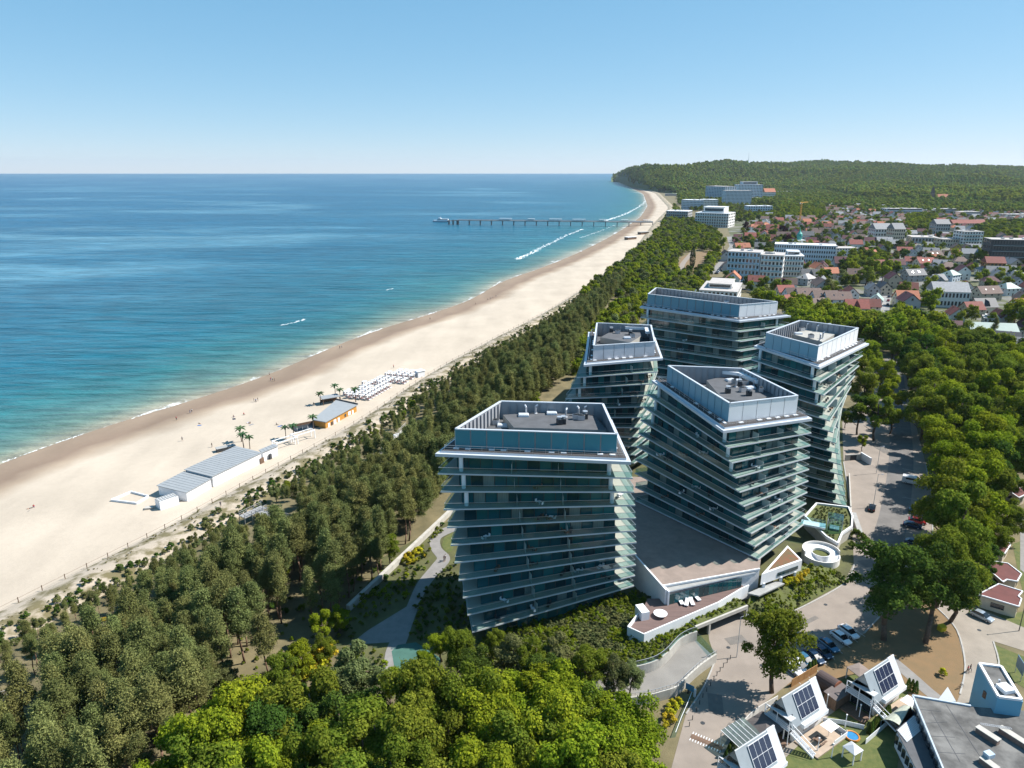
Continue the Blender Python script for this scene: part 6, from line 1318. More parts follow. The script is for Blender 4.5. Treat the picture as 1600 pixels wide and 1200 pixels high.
# bicycle by the flat-roofed building
t = thing('bicycle', 'bicycle leaning near the paved corner by the flat grey roof', 'bicycle', (*P(1500, 1076), .06), .4)
for x in (-.5, .5):
    m = MB()
    for i in range(14):
        a, b = 2 * math.pi * i / 14, 2 * math.pi * (i + 1) / 14; m.bar((x + .33 * math.cos(a), 0, .35 + .33 * math.sin(a)), (x + .33 * math.cos(b), 0, .35 + .33 * math.sin(b)), .035)
    m.build('wheel', [BLACK], t)
MB().bar((-.5, 0, .35), (-.1, 0, .85), .04).bar((-.1, 0, .85), (.4, 0, .8), .04).bar((.4, 0, .8), (.5, 0, .35), .04).bar((-.5, 0, .35), (0, 0, .33), .04).bar((0, 0, .33), (.4, 0, .75), .04).build('frame', [DARKM], t); MB().box((-.12, 0, .93), (.25, .14, .06)).build('saddle', [BLACK], t); MB().box((.42, 0, 1.0), (.06, .5, .04)).build('handlebar', [METAL], t)
# ---------------------------------------------------------------- three houses with solar panels
ROOFM = mat('grey_metal_roof', (.24, .27, .29), .45, .08, .4); ROOFW = mat('pale_roof_sheet', (.5, .52, .54), .5, .06, .4); PVM = mat('solar_cell', (.022, .026, .05), .12, .15, 3, spec=.7); PDECK = mat('pale_deck', (.36, .28, .21), .8, .14, 1.0)
def solar_house():
    r = thing('solar_house', 'house', 'holiday house')
    W, L, zr, ze = 2.5, 4.5, 7.5, 3.4
    mb = MB(); pent = [(-W + .15, 0), (W - .15, 0), (W - .15, ze + .1), (0, zr - .25), (-W + .15, ze + .1)]
    n = 5; xs2 = (-L + .9, L - .25)
    mb.add([(x, y, z) for x in xs2 for y, z in pent], [tuple(range(n - 1, -1, -1)), tuple(range(n, 2 * n))] + [(i, (i + 1) % n, n + (i + 1) % n, n + i) for i in range(n)]); mb.build('wall', [WALLW], r)
    for s in (-1, 1):
        MB().slab((-L, s * (W + .2), ze - .25), (L - 1.7, s * (W + .2), ze - .25), (L - 1.7, 0, zr), (-L, 0, zr), .14 if s > 0 else -.14, 0).build('roof_slope', [ROOFM], r)
        MB().slab((L - 1.69, s * (W + .24), ze - .3), (L + .12, s * (W + .24), ze - .3), (L + .12, 0, zr + .06), (L - 1.69, 0, zr + .06), .2 if s > 0 else -.2, 0).build('roof_edge', [ROOFW], r)
    def on_slope(x, t_, off=.16):   # t_: 0 ridge .. 1 eave on the sunny (-Y) side
        y, z = -(W + .2) * t_, zr + (ze - .25 - zr) * t_; nn = Vector((0, -(zr - ze + .25), (W + .2))).normalized(); return Vector((x, y, z)) + nn * off * -1 if False else Vector((x, y, z)) + Vector((0, -abs(nn.y), abs(nn.z))) * off
    for i in range(4):
        for j in range(2):
            x0, x1, t0, t1 = -1.9 + 1.17 * i, -1.9 + 1.17 * i + 1.1, .1 + .39 * j, .1 + .39 * j + .37
            MB().slab(on_slope(x0, t0), on_slope(x0, t1), on_slope(x1, t1), on_slope(x1, t0), .05).build('solar_panel', [PVM], r)
    fr = MB()
    for i in range(5): fr.bar(on_slope(-1.93 + 1.17 * i, .09, .15), on_slope(-1.93 + 1.17 * i, .87, .15), .09, .09)
    for t_ in (.09, .48, .87): fr.bar(on_slope(-1.95, t_, .15), on_slope(2.75, t_, .15), .09, .09)
    fr.build('panel_frame', [WHITE], r)
    # side bay, windows, deck
    MB().box((1.0, -W - .35, 2.9), (6.6, .9, .75)).build('eave_box', [WHITE], r)
    for x in (-.6, 1.0, 2.6): f = MB().box((x, -W + .11, 1.5), (1.1, .12, 1.3)).build('window', [WHITE], r); MB().box((x, -W + .06, 1.5), (.9, .1, 1.1)).build('pane', [WIN], f)
    MB().box((.7, -W - 2.2, .12), (8.2, 4.2, .24)).build('deck', [PDECK], r); MB().box((-L - 1.1, .2, .12), (2.6, 5.2, .24)).build('porch_deck', [WOOD], r)
    for x in (3.2, 4.7): MB().box((x, -W - 4.1, .8), (.1, .1, 1.3)).build('post', [WHITE], r)
    MB().box((3.0, -W - 4.2, .65), (3.6, .07, .9)).build('deck_fence', [WHITE], r); MB().box((4.75, -W - 2.6, .65), (.07, 3.2, .9)).build('deck_fence', [WHITE], r)
    # front balcony with triangular canopy and outside stair
    MB().box((-L + .2, 0, 2.75), (1.5, 4.6, .18)).build('balcony', [WHITE], r)
    MB().prism([(-L - .55, 2.4), (-L - .55, -2.5), (-L + .9, -2.5), (-L + .3, 0)], 4.75, 4.9).build('porch_roof', [ROOFW], r)
    MB().box((-L + .95, 0, 3.9), (.1, 3.6, 2.1)).build('balcony_window', [WIN], r); MB().box((-L + .86, 0, 1.3), (.1, 3.8, 2.4)).build('glass_front', [WIN], r)
    for z in (3.15, 3.5, 3.85): MB().box((-L - .5, 0, z), (.07, 4.7, .09)).build('railing', [WHITE], r)
    for y in (-2.35, 0, 2.3): MB().box((-L - .5, y, 2.4), (.12, .12, 4.75)).build('post', [WHITE], r)
    a, b = Vector((-L - .1, -2.5, 2.75)), Vector((-L + 1.0, -6.3, .2))
    for s in (-.5, .5):
        o = Vector((s, s * .29, 0)); MB().bar(a + o, b + o, .08, .3).build('stringer', [WHITE], r); MB().bar(a + o + Vector((0, 0, .95)), b + o + Vector((0, 0, .95)), .06, .06).build('stair_rail', [METAL], r)
    sm = MB().box((0, 0, 0), (.95, .27, .05)).mesh('stair_step_mesh', METAL)
    for i in range(13): link('step', sm, r, a.lerp(b, (i + .5) / 13), .29)
    return r
SH = solar_house(); e2 = Vector((.834, .552)); ANG = math.atan2(.552, .834)
for i, (ap, lb) in enumerate([((51.45, 101.1), 'solar-panel house in the middle of the three, by the white curved fence'), ((40.5, 90.1), 'solar-panel house nearest the camera, cut by the bottom edge'), ((67.6, 106.8), 'solar-panel house at the right, beside the dry grass')]):
    p = Vector(ap) - e2 * 4.5
    if i == 0: SH.location = (p.x, p.y, .05); SH.rotation_euler = (0, 0, ANG); SH['label'] = lb; SH['group'] = 'houses with solar panels'
    else: dup(SH, (p.x, p.y, .05), ANG, None, lb, 'houses with solar panels')
    q = p + e2 * 2.2 + Vector((.552, -.834)) * 5.0
    t = thing('garden_parasol', ['white square parasol on the deck of the middle solar-panel house', 'white square parasol on the deck of the nearest solar-panel house', 'white square parasol on the deck of the right-hand solar-panel house'][i], 'parasol', (q.x, q.y, .3), ANG); MB().tube((0, 0, 0), (0, 0, 2.2), .04).build('pole', [METAL], t); MB().add([(-1.2, -1, 2.1), (1.2, -1, 2.1), (1.2, 1, 2.1), (-1.2, 1, 2.1), (0, 0, 2.45)], [(0, 1, 4), (1, 2, 4), (2, 3, 4), (3, 0, 4), (3, 2, 1, 0)]).build('canopy', [WHITE], t)
    q = q - e2 * 2.4
    t = thing('picnic_table', ['brown picnic table beside the parasol of the middle solar-panel house', 'brown picnic table beside the parasol of the nearest solar-panel house', 'brown picnic table beside the parasol of the right-hand solar-panel house'][i], 'table', (q.x, q.y, .3), ANG); MB().box((0, 0, .72), (1.6, .8, .06)).build('table_top', [WOOD], t)
    for y in (-.75, .75): MB().box((0, y, .42), (1.6, .28, .05)).build('bench', [WOOD], t)
    for x in (-.6, .6): MB().box((x, 0, .36), (.07, 1.5, .07)).box((x, 0, .36), (.07, .1, .7)).build('leg', [WOOD], t)
# garden pieces between them
def gable_roof_thing(name, lab, cat, u, v, rz, w_, l_, h, mw, mr, pitch=.8):
    t = thing(name, lab, cat, (*P(u, v), .05), rz)
    for a in (-w_ / 2 + .15, w_ / 2 - .15):
        for b in (-l_ / 2 + .15, l_ / 2 - .15): MB().box((a, b, h / 2), (.16, .16, h)).build('post', [mw], t)
    for s in (0, 1, 2, 3):
        c = [(-w_ / 2, -l_ / 2), (w_ / 2, -l_ / 2), (w_ / 2, l_ / 2), (-w_ / 2, l_ / 2)]; a, b = c[s], c[(s + 1) % 4]; MB().add([(*a, h), (*b, h), (0, 0, h + pitch), (*a, h + .1), (*b, h + .1), (0, 0, h + pitch + .1)], [(2, 1, 0), (3, 4, 5), (0, 1, 4, 3)]).build('roof_panel', [mr], t)
    return t
gable_roof_thing('gazebo', 'square garden gazebo with a dark brown roof behind the nearest solar-panel house', 'gazebo', 1193, 1152, ANG, 4.6, 4.6, 2.4, WHITE, mat('gazebo_roof', (.1, .085, .08), .8), 1.0); gable_roof_thing('round_gazebo', 'small gazebo with a weathered brown roof behind the right-hand solar-panel house', 'gazebo', 1340, 1064, .4, 3.2, 3.0, 2.3, WHITE, mat('weathered_roof', (.2, .16, .14), .85), .35)
gable_roof_thing('play_hut', 'small white play hut on the lawn at the bottom edge', 'play hut', 1330, 1186, .5, 2.2, 2.2, 2.0, WHITE, ROOFW, .7)
t = thing('glass_pergola', 'lean-to pergola with a pale glass roof beside the gazebo', 'pergola', (*P(1156, 1166), .05), ANG)
for i in range(6): MB().slab((-2.6 + .9 * i, -2, 2.4), (-1.75 + .9 * i, -2, 2.4), (-1.75 + .9 * i, 2, 2.9), (-2.6 + .9 * i, 2, 2.9), .05).build('glass_panel', [glassmat('pale_roof_glass', (.6, .7, .68), .35) if i == 0 else MATS['pale_roof_glass']], t); MB().bar((-2.62 + .9 * i, -2, 2.47), (-2.62 + .9 * i, 2, 2.97), .07).build('rafter', [WHITE], t)
for a in (-2.6, 2.6):
    for b in (-1.9, 1.9): MB().box((a, b, 1.25), (.12, .12, 2.5)).build('post', [WHITE], t)
t = thing('barrel_sauna', 'dark barrel sauna with a red-brown front behind the middle solar-panel house', 'sauna', (*P(1292, 1080), .1), R(-55)); MB().tube((-1.9, 0, 1.6), (1.7, 0, 1.6), 1.5, n=22).build('barrel', [mat('dark_staves', (.06, .04, .038), .8, .25, 1, stretch=(.3, 6, 6))], t); MB().tube((1.7, 0, 1.6), (1.85, 0, 1.6), 1.52, n=22).build('front', [mat('red_cedar', (.2, .065, .03), .7, .2)], t); MB().box((1.88, 0, 1.4), (.05, .8, 1.8)).build('door', [WIN], t); MB().box((0, 0, .1), (4.2, 2.4, .2)).build('base', [WOOD], t)
t = thing('garden_shed', 'dark timber shed wall behind the middle solar-panel house', 'shed', (*P(1307, 1098), .05), ANG); MB().box((0, 0, 1.1), (4.5, 2.2, 2.2)).build('wall', [WOOD], t); MB().slab((-2.4, -1.3, 2.2), (2.4, -1.3, 2.2), (2.4, 1.3, 2.5), (-2.4, 1.3, 2.5), .1).build('roof', [mat('shed_roof', (.12, .1, .095), .9)], t)
def fence(pts, h, w_, lab, m, name='fence', n_per=1.6):
    t = thing(name, lab, 'fence', (*pts[0], 0)); o = Vector((*pts[0], 0))
    for a, b in zip(pts, pts[1:]):
        k = max(1, round(math.dist(a, b) / n_per))
        for i in range(k): p, q = lerp(a, b, i / k), lerp(a, b, (i + .97) / k); MB().bar(Vector((*p, h / 2)) - o, Vector((*q, h / 2)) - o, w_, h).build('fence_panel', [m], t)
fence([P(u, v) for u, v in spline([(1146, 1162), (1158, 1142), (1178, 1122), (1200, 1108), (1214, 1100)], 3)], 1.8, .08, 'white curved board fence along the forecourt by the solar-panel houses', WALLW)
fence([P(1236, 1074), P(1256, 1062), P(1276, 1050)], 1.7, .1, 'ochre timber fence behind the row of parked cars', mat('ochre_fence', (.3, .16, .06), .8, .2)); fence([P(1352, 1163), P(1372, 1146), P(1388, 1132)], 1.1, .06, 'low white metal fence along the thuja hedge', WHITE, 'fence', 1.0); fence([P(1285, 1128), P(1316, 1132), P(1350, 1140)], .9, .07, 'short white rail between the lawns of the solar-panel houses', WHITE, 'fence', .8)
THU = MB(); 
tv = []; tn = []
for _ in range(520):
    a, z = rng.random() * 6.283, rng.random(); rr_ = .42 * (1 - z) ** .6 + .05; tv.append((rr_ * math.cos(a), rr_ * math.sin(a), .1 + 2.2 * z)); tn.append((math.cos(a), math.sin(a), .5))
THM = cards_mesh('thuja', leaf_cards(np.array(tv), np.array(tn) + rng.normal(size=(520, 3)) * .3, np.full(520, .2)), LEAFD)
for i, (u, v) in enumerate([(1358 + 2.5 * k, 1146 - 2.4 * k) for k in range(13)]): tag(link('thuja', THM, None, (*P(u, v), 0), i, (1, 1, .9 + .05 * (i % 4))), 'slim dark thuja in the hedge row left of the flat grey roof', 'conifer', 'thuja hedge row')
for i, (u, v) in enumerate([(1263, 1052), (1268, 1049), (1272, 1047), (1418, 1078), (1424, 1080), (1430, 1082), (1133, 1192), (1138, 1182), (1143, 1172), (1205, 1120), (1211, 1113)]): tag(link('thuja', THM, None, (*P(u, v), 0), i, (1.1, 1.1, 1.1)), 'single small thuja beside a fence of the solar-panel houses', 'conifer', 'thujas by the fences')
t = thing('paddling_pool', 'small round blue and orange paddling pool on the lawn', 'paddling pool', (*P(1331, 1152), .06)); MB().lathe([(0, .05), (1.0, .05), (1.0, .3), (1.2, .34), (1.25, .1), (1.2, 0)], 18).build('rim', [mat('pool_orange', (.5, .2, .04), .5)], t); MB().lathe([(0, .2), (1.0, .2)], 18).build('water', [mat('pool_blue', (.04, .2, .4), .2)], t)
t = thing('arched_tent', 'pale green arched tent roof between the thuja hedge and the flat-roofed building', 'tent', (*P(1412, 1140), .05), ANG + R(0)); m = MB(); k = 10
for i in range(k):
    a, b = math.pi * (.12 + .76 * i / k), math.pi * (.12 + .76 * (i + 1) / k); m.slab((-3.0, 2.7 * math.cos(a), .4 + 2.4 * math.sin(a)), (3.0, 2.7 * math.cos(a), .4 + 2.4 * math.sin(a)), (3.0, 2.7 * math.cos(b), .4 + 2.4 * math.sin(b)), (-3.0, 2.7 * math.cos(b), .4 + 2.4 * math.sin(b)), .05)
m.build('canopy', [mat('tent_fabric', (.42, .44, .36), .8)], t)
for x in (-2.9, 2.9):
    for y in (-2.4, 2.4): MB().box((x, y, .65), (.1, .1, 1.3)).build('post', [METAL], t)
# ---------------------------------------------------------------- flat-roofed building with the blue stair tower
ZR = 5.2
rf = [P(1425.8, 1088, ZR), P(1516.7, 1104, ZR), P(1620, 1112, ZR), (110, 62), (60.2, 70.0)]
GRAN = mat('weathered_flat_roof', (.075, .073, .07), .95, .2, .3, .3, 6, detail=13, col2=(.185, .18, .17), thr=(.38, .66))
t = thing('flat_roofed_building', 'wide building with a weathered grey flat roof at the bottom right corner', 'building', (0, 0, 0))
MB().prism(inset(rf, .25), 0, ZR - .1).build('wall', [WALLW], t); MB().prism(rf, ZR - .1, ZR, 0, 0).build('roof', [GRAN], t)
m = MB()
for a, b in ((0, 1), (4, 0)): m.bar((*rf[a], ZR + .12), (*rf[b], ZR + .12), .35 if a == 0 else .25, .3)
m.build('parapet', [mat('pale_zinc', (.42, .48, .54), .4)], t)
a, b = rf[4], rf[0]; d = (Vector(b) - Vector(a)); n_ = Vector((-d.y, d.x)).normalized()
for i in range(9):
    p = Vector(a).lerp(Vector(b), .45 + .06 * i) + n_ * .05; MB().box((p.x, p.y, 3.2), (1.0, .2, 2.0), math.atan2(d.y, d.x)).build('window', [WIN], t)
RS = MB().box((0, 0, 0), (1, .08, .03)).mesh('roof_seam_mesh', BITU)
for k, (u0, v0, u1, v1) in enumerate([(1436, 1108, 1470, 1112), (1443, 1130, 1480, 1128), (1452, 1150, 1492, 1152), (1462, 1175, 1508, 1178), (1455, 1112, 1500, 1190), (1478, 1100, 1540, 1195)]):
    p, q = P(u0, v0, ZR), P(u1, v1, ZR); link('roof_seam', RS, t, ((p[0] + q[0]) / 2, (p[1] + q[1]) / 2, ZR + .012), math.atan2(q[1] - p[1], q[0] - p[0]), (math.dist(p, q), 1, 1))
BR = mat('vent_brick', (.22, .15, .12), .9, .2, 2)
for (u, v, l_, rz) in ((1543, 1150, 3.2, -62), (1586, 1155, 4.4, -62), (1545, 1196, 2.4, -66)):
    c = P(u, v, ZR + .4); f = MB().box((*c, ZR + .45), (l_, .9, .9), R(rz)).build('chimney_stack', [BR], t); MB().box((*c, ZR + .95), (l_ * 1.06, 1.1, .12), R(rz)).build('cap', [CONC], f)
p, q = P(1533, 1131, ZR + 1.1), P(1580, 1138, ZR + 1.1); m = MB()
for s in (-.18, .18): m.bar((p[0], p[1] + s, ZR + 1.1), (q[0], q[1] + s, ZR + 1.1), .05)
for i in range(15): c = lerp(p, q, i / 14); m.bar((c[0], c[1] - .18, ZR + 1.1), (c[0], c[1] + .18, ZR + 1.1), .04)
m.build('ladder', [METAL], t); c = P(1545, 1180, ZR + 1.2); MB().box((*c, ZR + 1.3), (1.2, 1.0, .7), .3).build('vent_hood', [mat('hood_blue', (.4, .5, .58), .4)], t)
lw = [P(1402, 1141, 3.4), P(1429, 1117, 3.4), P(1441, 1140, 3.4), P(1417, 1160, 3.4)]
t = thing('side_annexe', 'low annexe with a ribbed pale roof against the left side of the flat-roofed building', 'annexe', (0, 0, 0)); lw2 = [P(1402, 1141, 3.3), P(1430, 1117, 3.3), rf[0], rf[4], P(1440, 1215, 3.3)]
MB().prism(lw2, 0, 3.2).build('wall', [WALLB], t); MB().prism(inset(lw2, -.15) if poly_area(lw2) > 0 else inset(lw2, -.15), 3.2, 3.32).build('roof', [BITU], t)
for i in range(9): a, b = lerp(lw[0], lw[3], (i + .5) / 9), lerp(lw[1], lw[2], (i + .5) / 9); MB().bar((*a, 3.4), (*b, 3.4), .2, .1).build('roof_rib', [ROOFW], t)
for i in range(6): p = lerp(lw2[0], lw2[4], .08 + .15 * i); MB().box((p[0] - .02, p[1], 1.9), (.16, 1.0, 1.5), .35).build('window', [WIN], t)
BLUE = mat('blue_render', (.13, .36, .5), .7, .04, .3)
tq = [(81.4 - .9, 104.7 - .9), (84.9 - .9, 103.9 - .9), (82.9 - .9, 95.6 - .9), (79.3 - .9, 96.2 - .9)]; tq = [P(1528, 1035, 8.4), P(1566, 1040, 8.4), P(1599, 1094, 8.4), P(1559, 1089, 8.4)]
t = thing('blue_stair_tower', 'light blue rendered stair tower with a white-edged flat roof', 'stair tower', (0, 0, 0)); MB().prism(tq, 0, 8.1, 0, 0).build('wall', [BLUE], t); MB().prism(inset(tq, .4) if poly_area(tq) > 0 else inset(tq, .4), 8.0, 8.15).build('roof', [GRAN], t); m = MB()
for i in range(4): m.bar((*inset(tq, .2)[i], 8.3), (*inset(tq, .2)[(i + 1) % 4], 8.3), .42, .4 - .008 * i)
m.build('parapet', [WHITE], t); c = lerp(lerp(tq[2], tq[3], .5), lerp(tq[0], tq[1], .5), .25); MB().box((*c, 8.6), (1.9, 1.9, .7), .2).build('roof_hatch', [WHITE], t); MB().tube((*lerp(lerp(tq[2], tq[3], .7), lerp(tq[0], tq[1], .5), .42), 8.1), (*lerp(lerp(tq[2], tq[3], .7), lerp(tq[0], tq[1], .5), .42), 9.1), .18).build('vent_pipe', [METAL], t); c = lerp(tq[3], tq[0], .45); MB().box((c[0] - .1, c[1], 5.6), (.15, .7, 1.3), .2).build('window', [WIN], t)
t = thing('skylight_gable', 'small triangular ribbed gable behind the parapet of the flat roof', 'gable', (0, 0, 0)); a, b, c = P(1465, 1094, 4.6), P(1494, 1096, 4.6), P(1480, 1077, 5.4); MB().add([(*a, 4.6), (*b, 4.6), (*c, 5.9), (*a, 0), (*b, 0), (*c, 0)], [(0, 1, 2), (3, 4, 1, 0), (4, 5, 2, 1), (5, 3, 0, 2)]).build('roof', [ROOFW], t)
# ---------------------------------------------------------------- red-roofed cabins
RROOF = mat('red_felt_roof', (.12, .04, .036), .9, .14, .6, detail=8)
def cabin(pts, z, lab, ext=False):
    t = thing('cabin', lab, 'cabin', (0, 0, 0), 0, 'red-roofed cabins'); pl = [P(u, v, z) for u, v in pts]
    if poly_area(pl) < 0: pl = pl[::-1]
    MB().prism(inset(pl, .35), 0, z - .2).build('wall', [WALLC], t); MB().prism(pl, z - .2, z - .02).build('roof', [RROOF], t); m = MB(); ii = inset(pl, .1)
    for i in range(len(pl)): m.bar((*ii[i], z + .02 - .004 * i), (*ii[(i + 1) % len(pl)], z + .02 - .004 * i), .22, .26)
    m.build('roof_edge', [WHITE], t); w_ = inset(pl, .33)
    for i in range(len(w_)):
        a, b = w_[i], w_[(i + 1) % len(w_)]
        if math.dist(a, b) > 3: c = lerp(a, b, .5); MB().box((*c, 1.5), (min(2.4, math.dist(a, b) * .4), .12, 1.1), math.atan2(b[1] - a[1], b[0] - a[0])).build('window', [WIN], t)
cabin([(1527, 929), (1592.7, 948.5), (1597, 936), (1592, 932), (1599, 924), (1560, 912)], 3.0, 'red-roofed cabin nearest the drive, beside the silver-blue car'); cabin([(1546, 892), (1567, 910), (1574, 906), (1590, 909), (1597, 897), (1575, 880), (1548, 876)], 3.0, 'red-roofed cabin second from the drive, half in tree shade'); cabin([(1552, 858), (1570, 866), (1580, 851), (1570, 843), (1556, 845)], 3.0, 'small red-roofed cabin mostly hidden by the tree belt'); cabin([(1562, 758), (1592, 778), (1605, 772), (1597, 763), (1565, 756)], 3.0, 'red-roofed cabin farthest up the right edge')
sheet('cabin_lawn', PX([(1582, 850), (1640, 830), (1640, 940), (1600, 930), (1592, 900)]), .035, GRASS); sheet('cabin_path', PX([(1594, 800), (1640, 800), (1640, 925), (1594, 890)]), .055, PAVE2); sheet('cabin_lawn', PX([(1530, 968), (1602, 955), (1640, 990), (1600, 985)]), .038, GRASS)

# kerbs, bay lines and covers of the forecourt
KB = mat('kerb_stone', (.33, .32, .3), .85, .15)
def kerb(px, lab=None):
    pl = [P(u, v) for u, v in spline(px, 4)]; m = MB()
    for a, b in zip(pl, pl[1:]): m.bar((*a, .07), (*b, .07), .28, .16)
    tag(m.build('kerb', [KB]), kind='structure')
kerb([(1072, 1116), (1100, 1073), (1118, 1031)]); kerb([(1188, 976), (1245, 953), (1318, 913), (1335, 882)]); kerb([(1332, 830), (1327, 780), (1318, 722)]); kerb([(1455, 858), (1430, 890), (1400, 935), (1350, 990)]); kerb([(1462, 948), (1495, 985), (1508, 1040), (1500, 1085)]); kerb([(1552, 1003), (1560, 1045), (1527, 1073)]); kerb([(1446, 724), (1457, 790), (1456, 855)])
LM = MB().box((0, 0, 0), (5.0, .12, .012)).mesh('bay_line_mesh', mat('worn_white_paint', (.42, .41, .39), .8, .25, 3))
for i in range(9): a = lerp(P(1236, 1056), P(1336, 984), i / 8); tag(link('bay_line', LM, None, (*a, .048), CA), kind='structure')
for i in range(6): a = lerp(P(1424, 735), P(1428, 866), i / 5); tag(link('bay_line', LM, None, (*a, .066), R(-30)), kind='structure')
PATCHM = mat('repaired_paving', (.15, .135, .12), .9, .15, .8, detail=8)
for k, (u, v, a, b, rz) in enumerate([(1150, 1000, 4, 2.2, .3), (1205, 1010, 6, 1.2, .5), (1255, 975, 9, 1.0, .55), (1118, 1100, 2.5, 5, -.2), (1360, 880, 5, 3, .2), (1375, 700, 3, 9, .1), (1140, 1140, 3, 1.4, .9)]):
    tag(MB().box((0, 0, 0), (a, b, .008)).build('paving_patch', [PATCHM], None, loc=(*P(u, v), .046 + .001 * k), rz=rz), kind='structure')
CV = MB().tube((0, 0, 0), (0, 0, .02), .38, n=14).mesh('cover_mesh', DARKM)
for u, v in ((1138, 1012), (1190, 1040), (1290, 945), (1350, 860), (1372, 760), (1098, 1130), (1530, 985)): tag(link('manhole_cover', CV, None, (*P(u, v), .05)), 'round dark iron cover let into the paving', 'manhole cover', 'iron covers in the paving')

for u, v, k, s_, lb in [(1540, 872, 'dark', .75, 'dark tree leaning over the second red-roofed cabin'), (1556, 838, 'mid', .8, 'green tree hiding the smallest red-roofed cabin'), (1545, 905, 'dark', .5, 'small dark tree at the back of the nearest cabin'), (1582, 815, 'mid', .85, 'green tree between the small cabin and the farthest one'), (1560, 790, 'mid', .9, 'green tree below the farthest red-roofed cabin')]:
    x, y = P(u, v, 7 * s_); put_tree(k, x, y, s_, lb, None)
# ---------------------------------------------------------------- the town: blocks, houses, streets, trees
WME = MB().box((0, 0, 0), (1, .12, 1)).mesh('window_mesh', WIN)
def block(lab, u0, v0, u1, v1, depth, vtop, floors, wall, roofm, nwin, nside=4, band=False, balc=False, cat='building', name='apartment_block', set_back=0, group=None, pitched=False):
    a, b = Vector(P(u0, v0)), Vector(P(u1, v1)); e = (b - a).normalized(); n = Vector((-e.y, e.x)); L = (b - a).length; mid = (a + b) / 2
    um = (u0 + u1) / 2; y1 = P(um, vtop, 0)[1] / 90; h = 90 - mid.y / y1
    t = thing(name, lab, cat, (mid.x, mid.y, 0), math.atan2(e.y, e.x), group); hx = L / 2; fh = h / floors
    MB().box((0, depth / 2, h / 2), (L, depth, h)).build('wall', [wall], t)
    if pitched:
        MB().add([(-hx - .4, -.5, h), (hx + .4, -.5, h), (hx + .4, depth + .5, h), (-hx - .4, depth + .5, h), (-hx - .4, depth / 2, h + depth * .35), (hx + .4, depth / 2, h + depth * .35)], [(0, 1, 5, 4), (2, 3, 4, 5), (1, 2, 5), (3, 0, 4), (3, 2, 1, 0)]).build('roof', [roofm], t)
    else:
        MB().box((0, depth / 2, h + .1), (L + .5, depth + .5, .35)).build('roof', [roofm], t)
        rr = random.Random(int(u0 * 7 + v0))
        for k in range(3): MB().box((hx * (rr.random() * 1.5 - .75), depth * (.3 + .4 * rr.random()), h + .9), (2 + 3 * rr.random(), 2 + 2 * rr.random(), 1.4)).build('roof_plant', [WALLG if k else WALLW], t)
    if set_back: MB().box((0, depth * .55, h + set_back / 2 + .25), (L * .62, depth * .6, set_back)).build('set_back_storey', [wall], t); MB().box((0, depth * .55 - depth * .3, h + set_back / 2 + .3), (L * .55, .2, set_back * .5)).build('window_band', [WIN], t); MB().box((0, depth * .55, h + set_back + .35), (L * .65, depth * .64, .25)).build('roof', [roofm], t)
    for f in range(floors):
        z = fh * (f + .55)
        if band: MB().box((0, -.02, z), (L * .96, .14, fh * .5)).build('window_band', [WIN], t)
        else:
            for i in range(nwin): link('window', WME, t, (-hx + L * (i + .5) / nwin, 0, z), 0, (L / nwin * .55, 1, fh * .52))
        for i in range(nside):
            for s in (-1, 1): link('window', WME, t, (s * hx, depth * (i + .5) / nside, z), math.pi / 2, (depth / nside * .5, 1, fh * .5))
        if balc and f: MB().box((0, -.65, fh * f), (L * .9, 1.3, .16)).build('balcony', [WHITE], t); MB().box((0, -1.25, fh * f + .55), (L * .9, .05, .9)).build('balustrade', [GLB], t)
    if name != 'apartment_block': pass
    return t
BG = mat('blue_grey_render', (.38, .46, .53), .7, .06); DK = mat('charcoal_cladding', (.04, .045, .055), .6, .1); PALER = mat('pale_flat_roof', (.4, .37, .35), .85, .12, .2)
block('pale blue slab hotel, tallest pair at the foot of the hills, left one', 1101, 315, 1131, 317, 40, 291, 11, BG, PALER, 12, 5)
block('broad white-ribbed slab hotel at the foot of the hills, right of the blue one', 1132, 322, 1173, 322, 30, 298, 11, WALLB, PALER, 20, 5)
block('stepped pale hotel rising behind the white-ribbed slab hotel', 1152, 315, 1190, 315, 40, 288.5, 11, WALLB, PALER, 16, 5, set_back=8)
block('low dark block right of the slab hotels', 1173, 316, 1192, 316, 30, 309, 3, WALLG, PALER, 10, 3); block('pale gabled block to the right of the slab hotels', 1194, 313, 1211, 313, 30, 300, 5, WALLW, ORTILE, 8, 3, pitched=True)
block('flat grey building at the wood edge right of the slab hotels', 1212, 304, 1242, 304, 30, 299, 2, WALLG, PALER, 12, 3, band=True)
block('white hotel with saw-tooth roof line near the far beach, left wing', 1064, 328, 1098, 329, 35, 312.5, 6, WALLB, WHITE, 16, 4); block('white hotel with bright end wall near the far beach, right wing', 1098, 329, 1121, 329, 30, 312, 6, WALLW, WHITE, 10, 4)
block('white tiered hotel with arched bays between wood and town', 1085, 354, 1137, 356, 45, 333, 5, WALLW, WHITE, 14, 4, balc=True, set_back=9); block('rounded grey apartment house at the far beach edge', 1040, 347, 1074, 348, 40, 330, 4, WALLG, WHITE, 10, 4, balc=True)
block('pale blue school-like building among trees below the slab hotels', 1168, 336, 1206, 336, 25, 322, 4, WALLB, WHITE, 10, 3)
block('blue-grey half of the long balconied apartment block', 1134, 438, 1184, 441, 22, 394, 5, WALLB, PALER, 9, 3, balc=True); block('white half of the long balconied apartment block, with sunlit end wall', 1185, 441, 1220, 443, 24, 399, 5, WALLW, PALER, 6, 4, balc=True)
block('white stepped villa block right of the balconied apartments', 1222, 432, 1253, 433, 22, 400, 4, WALLW, WHITE, 7, 3, balc=True, set_back=3)
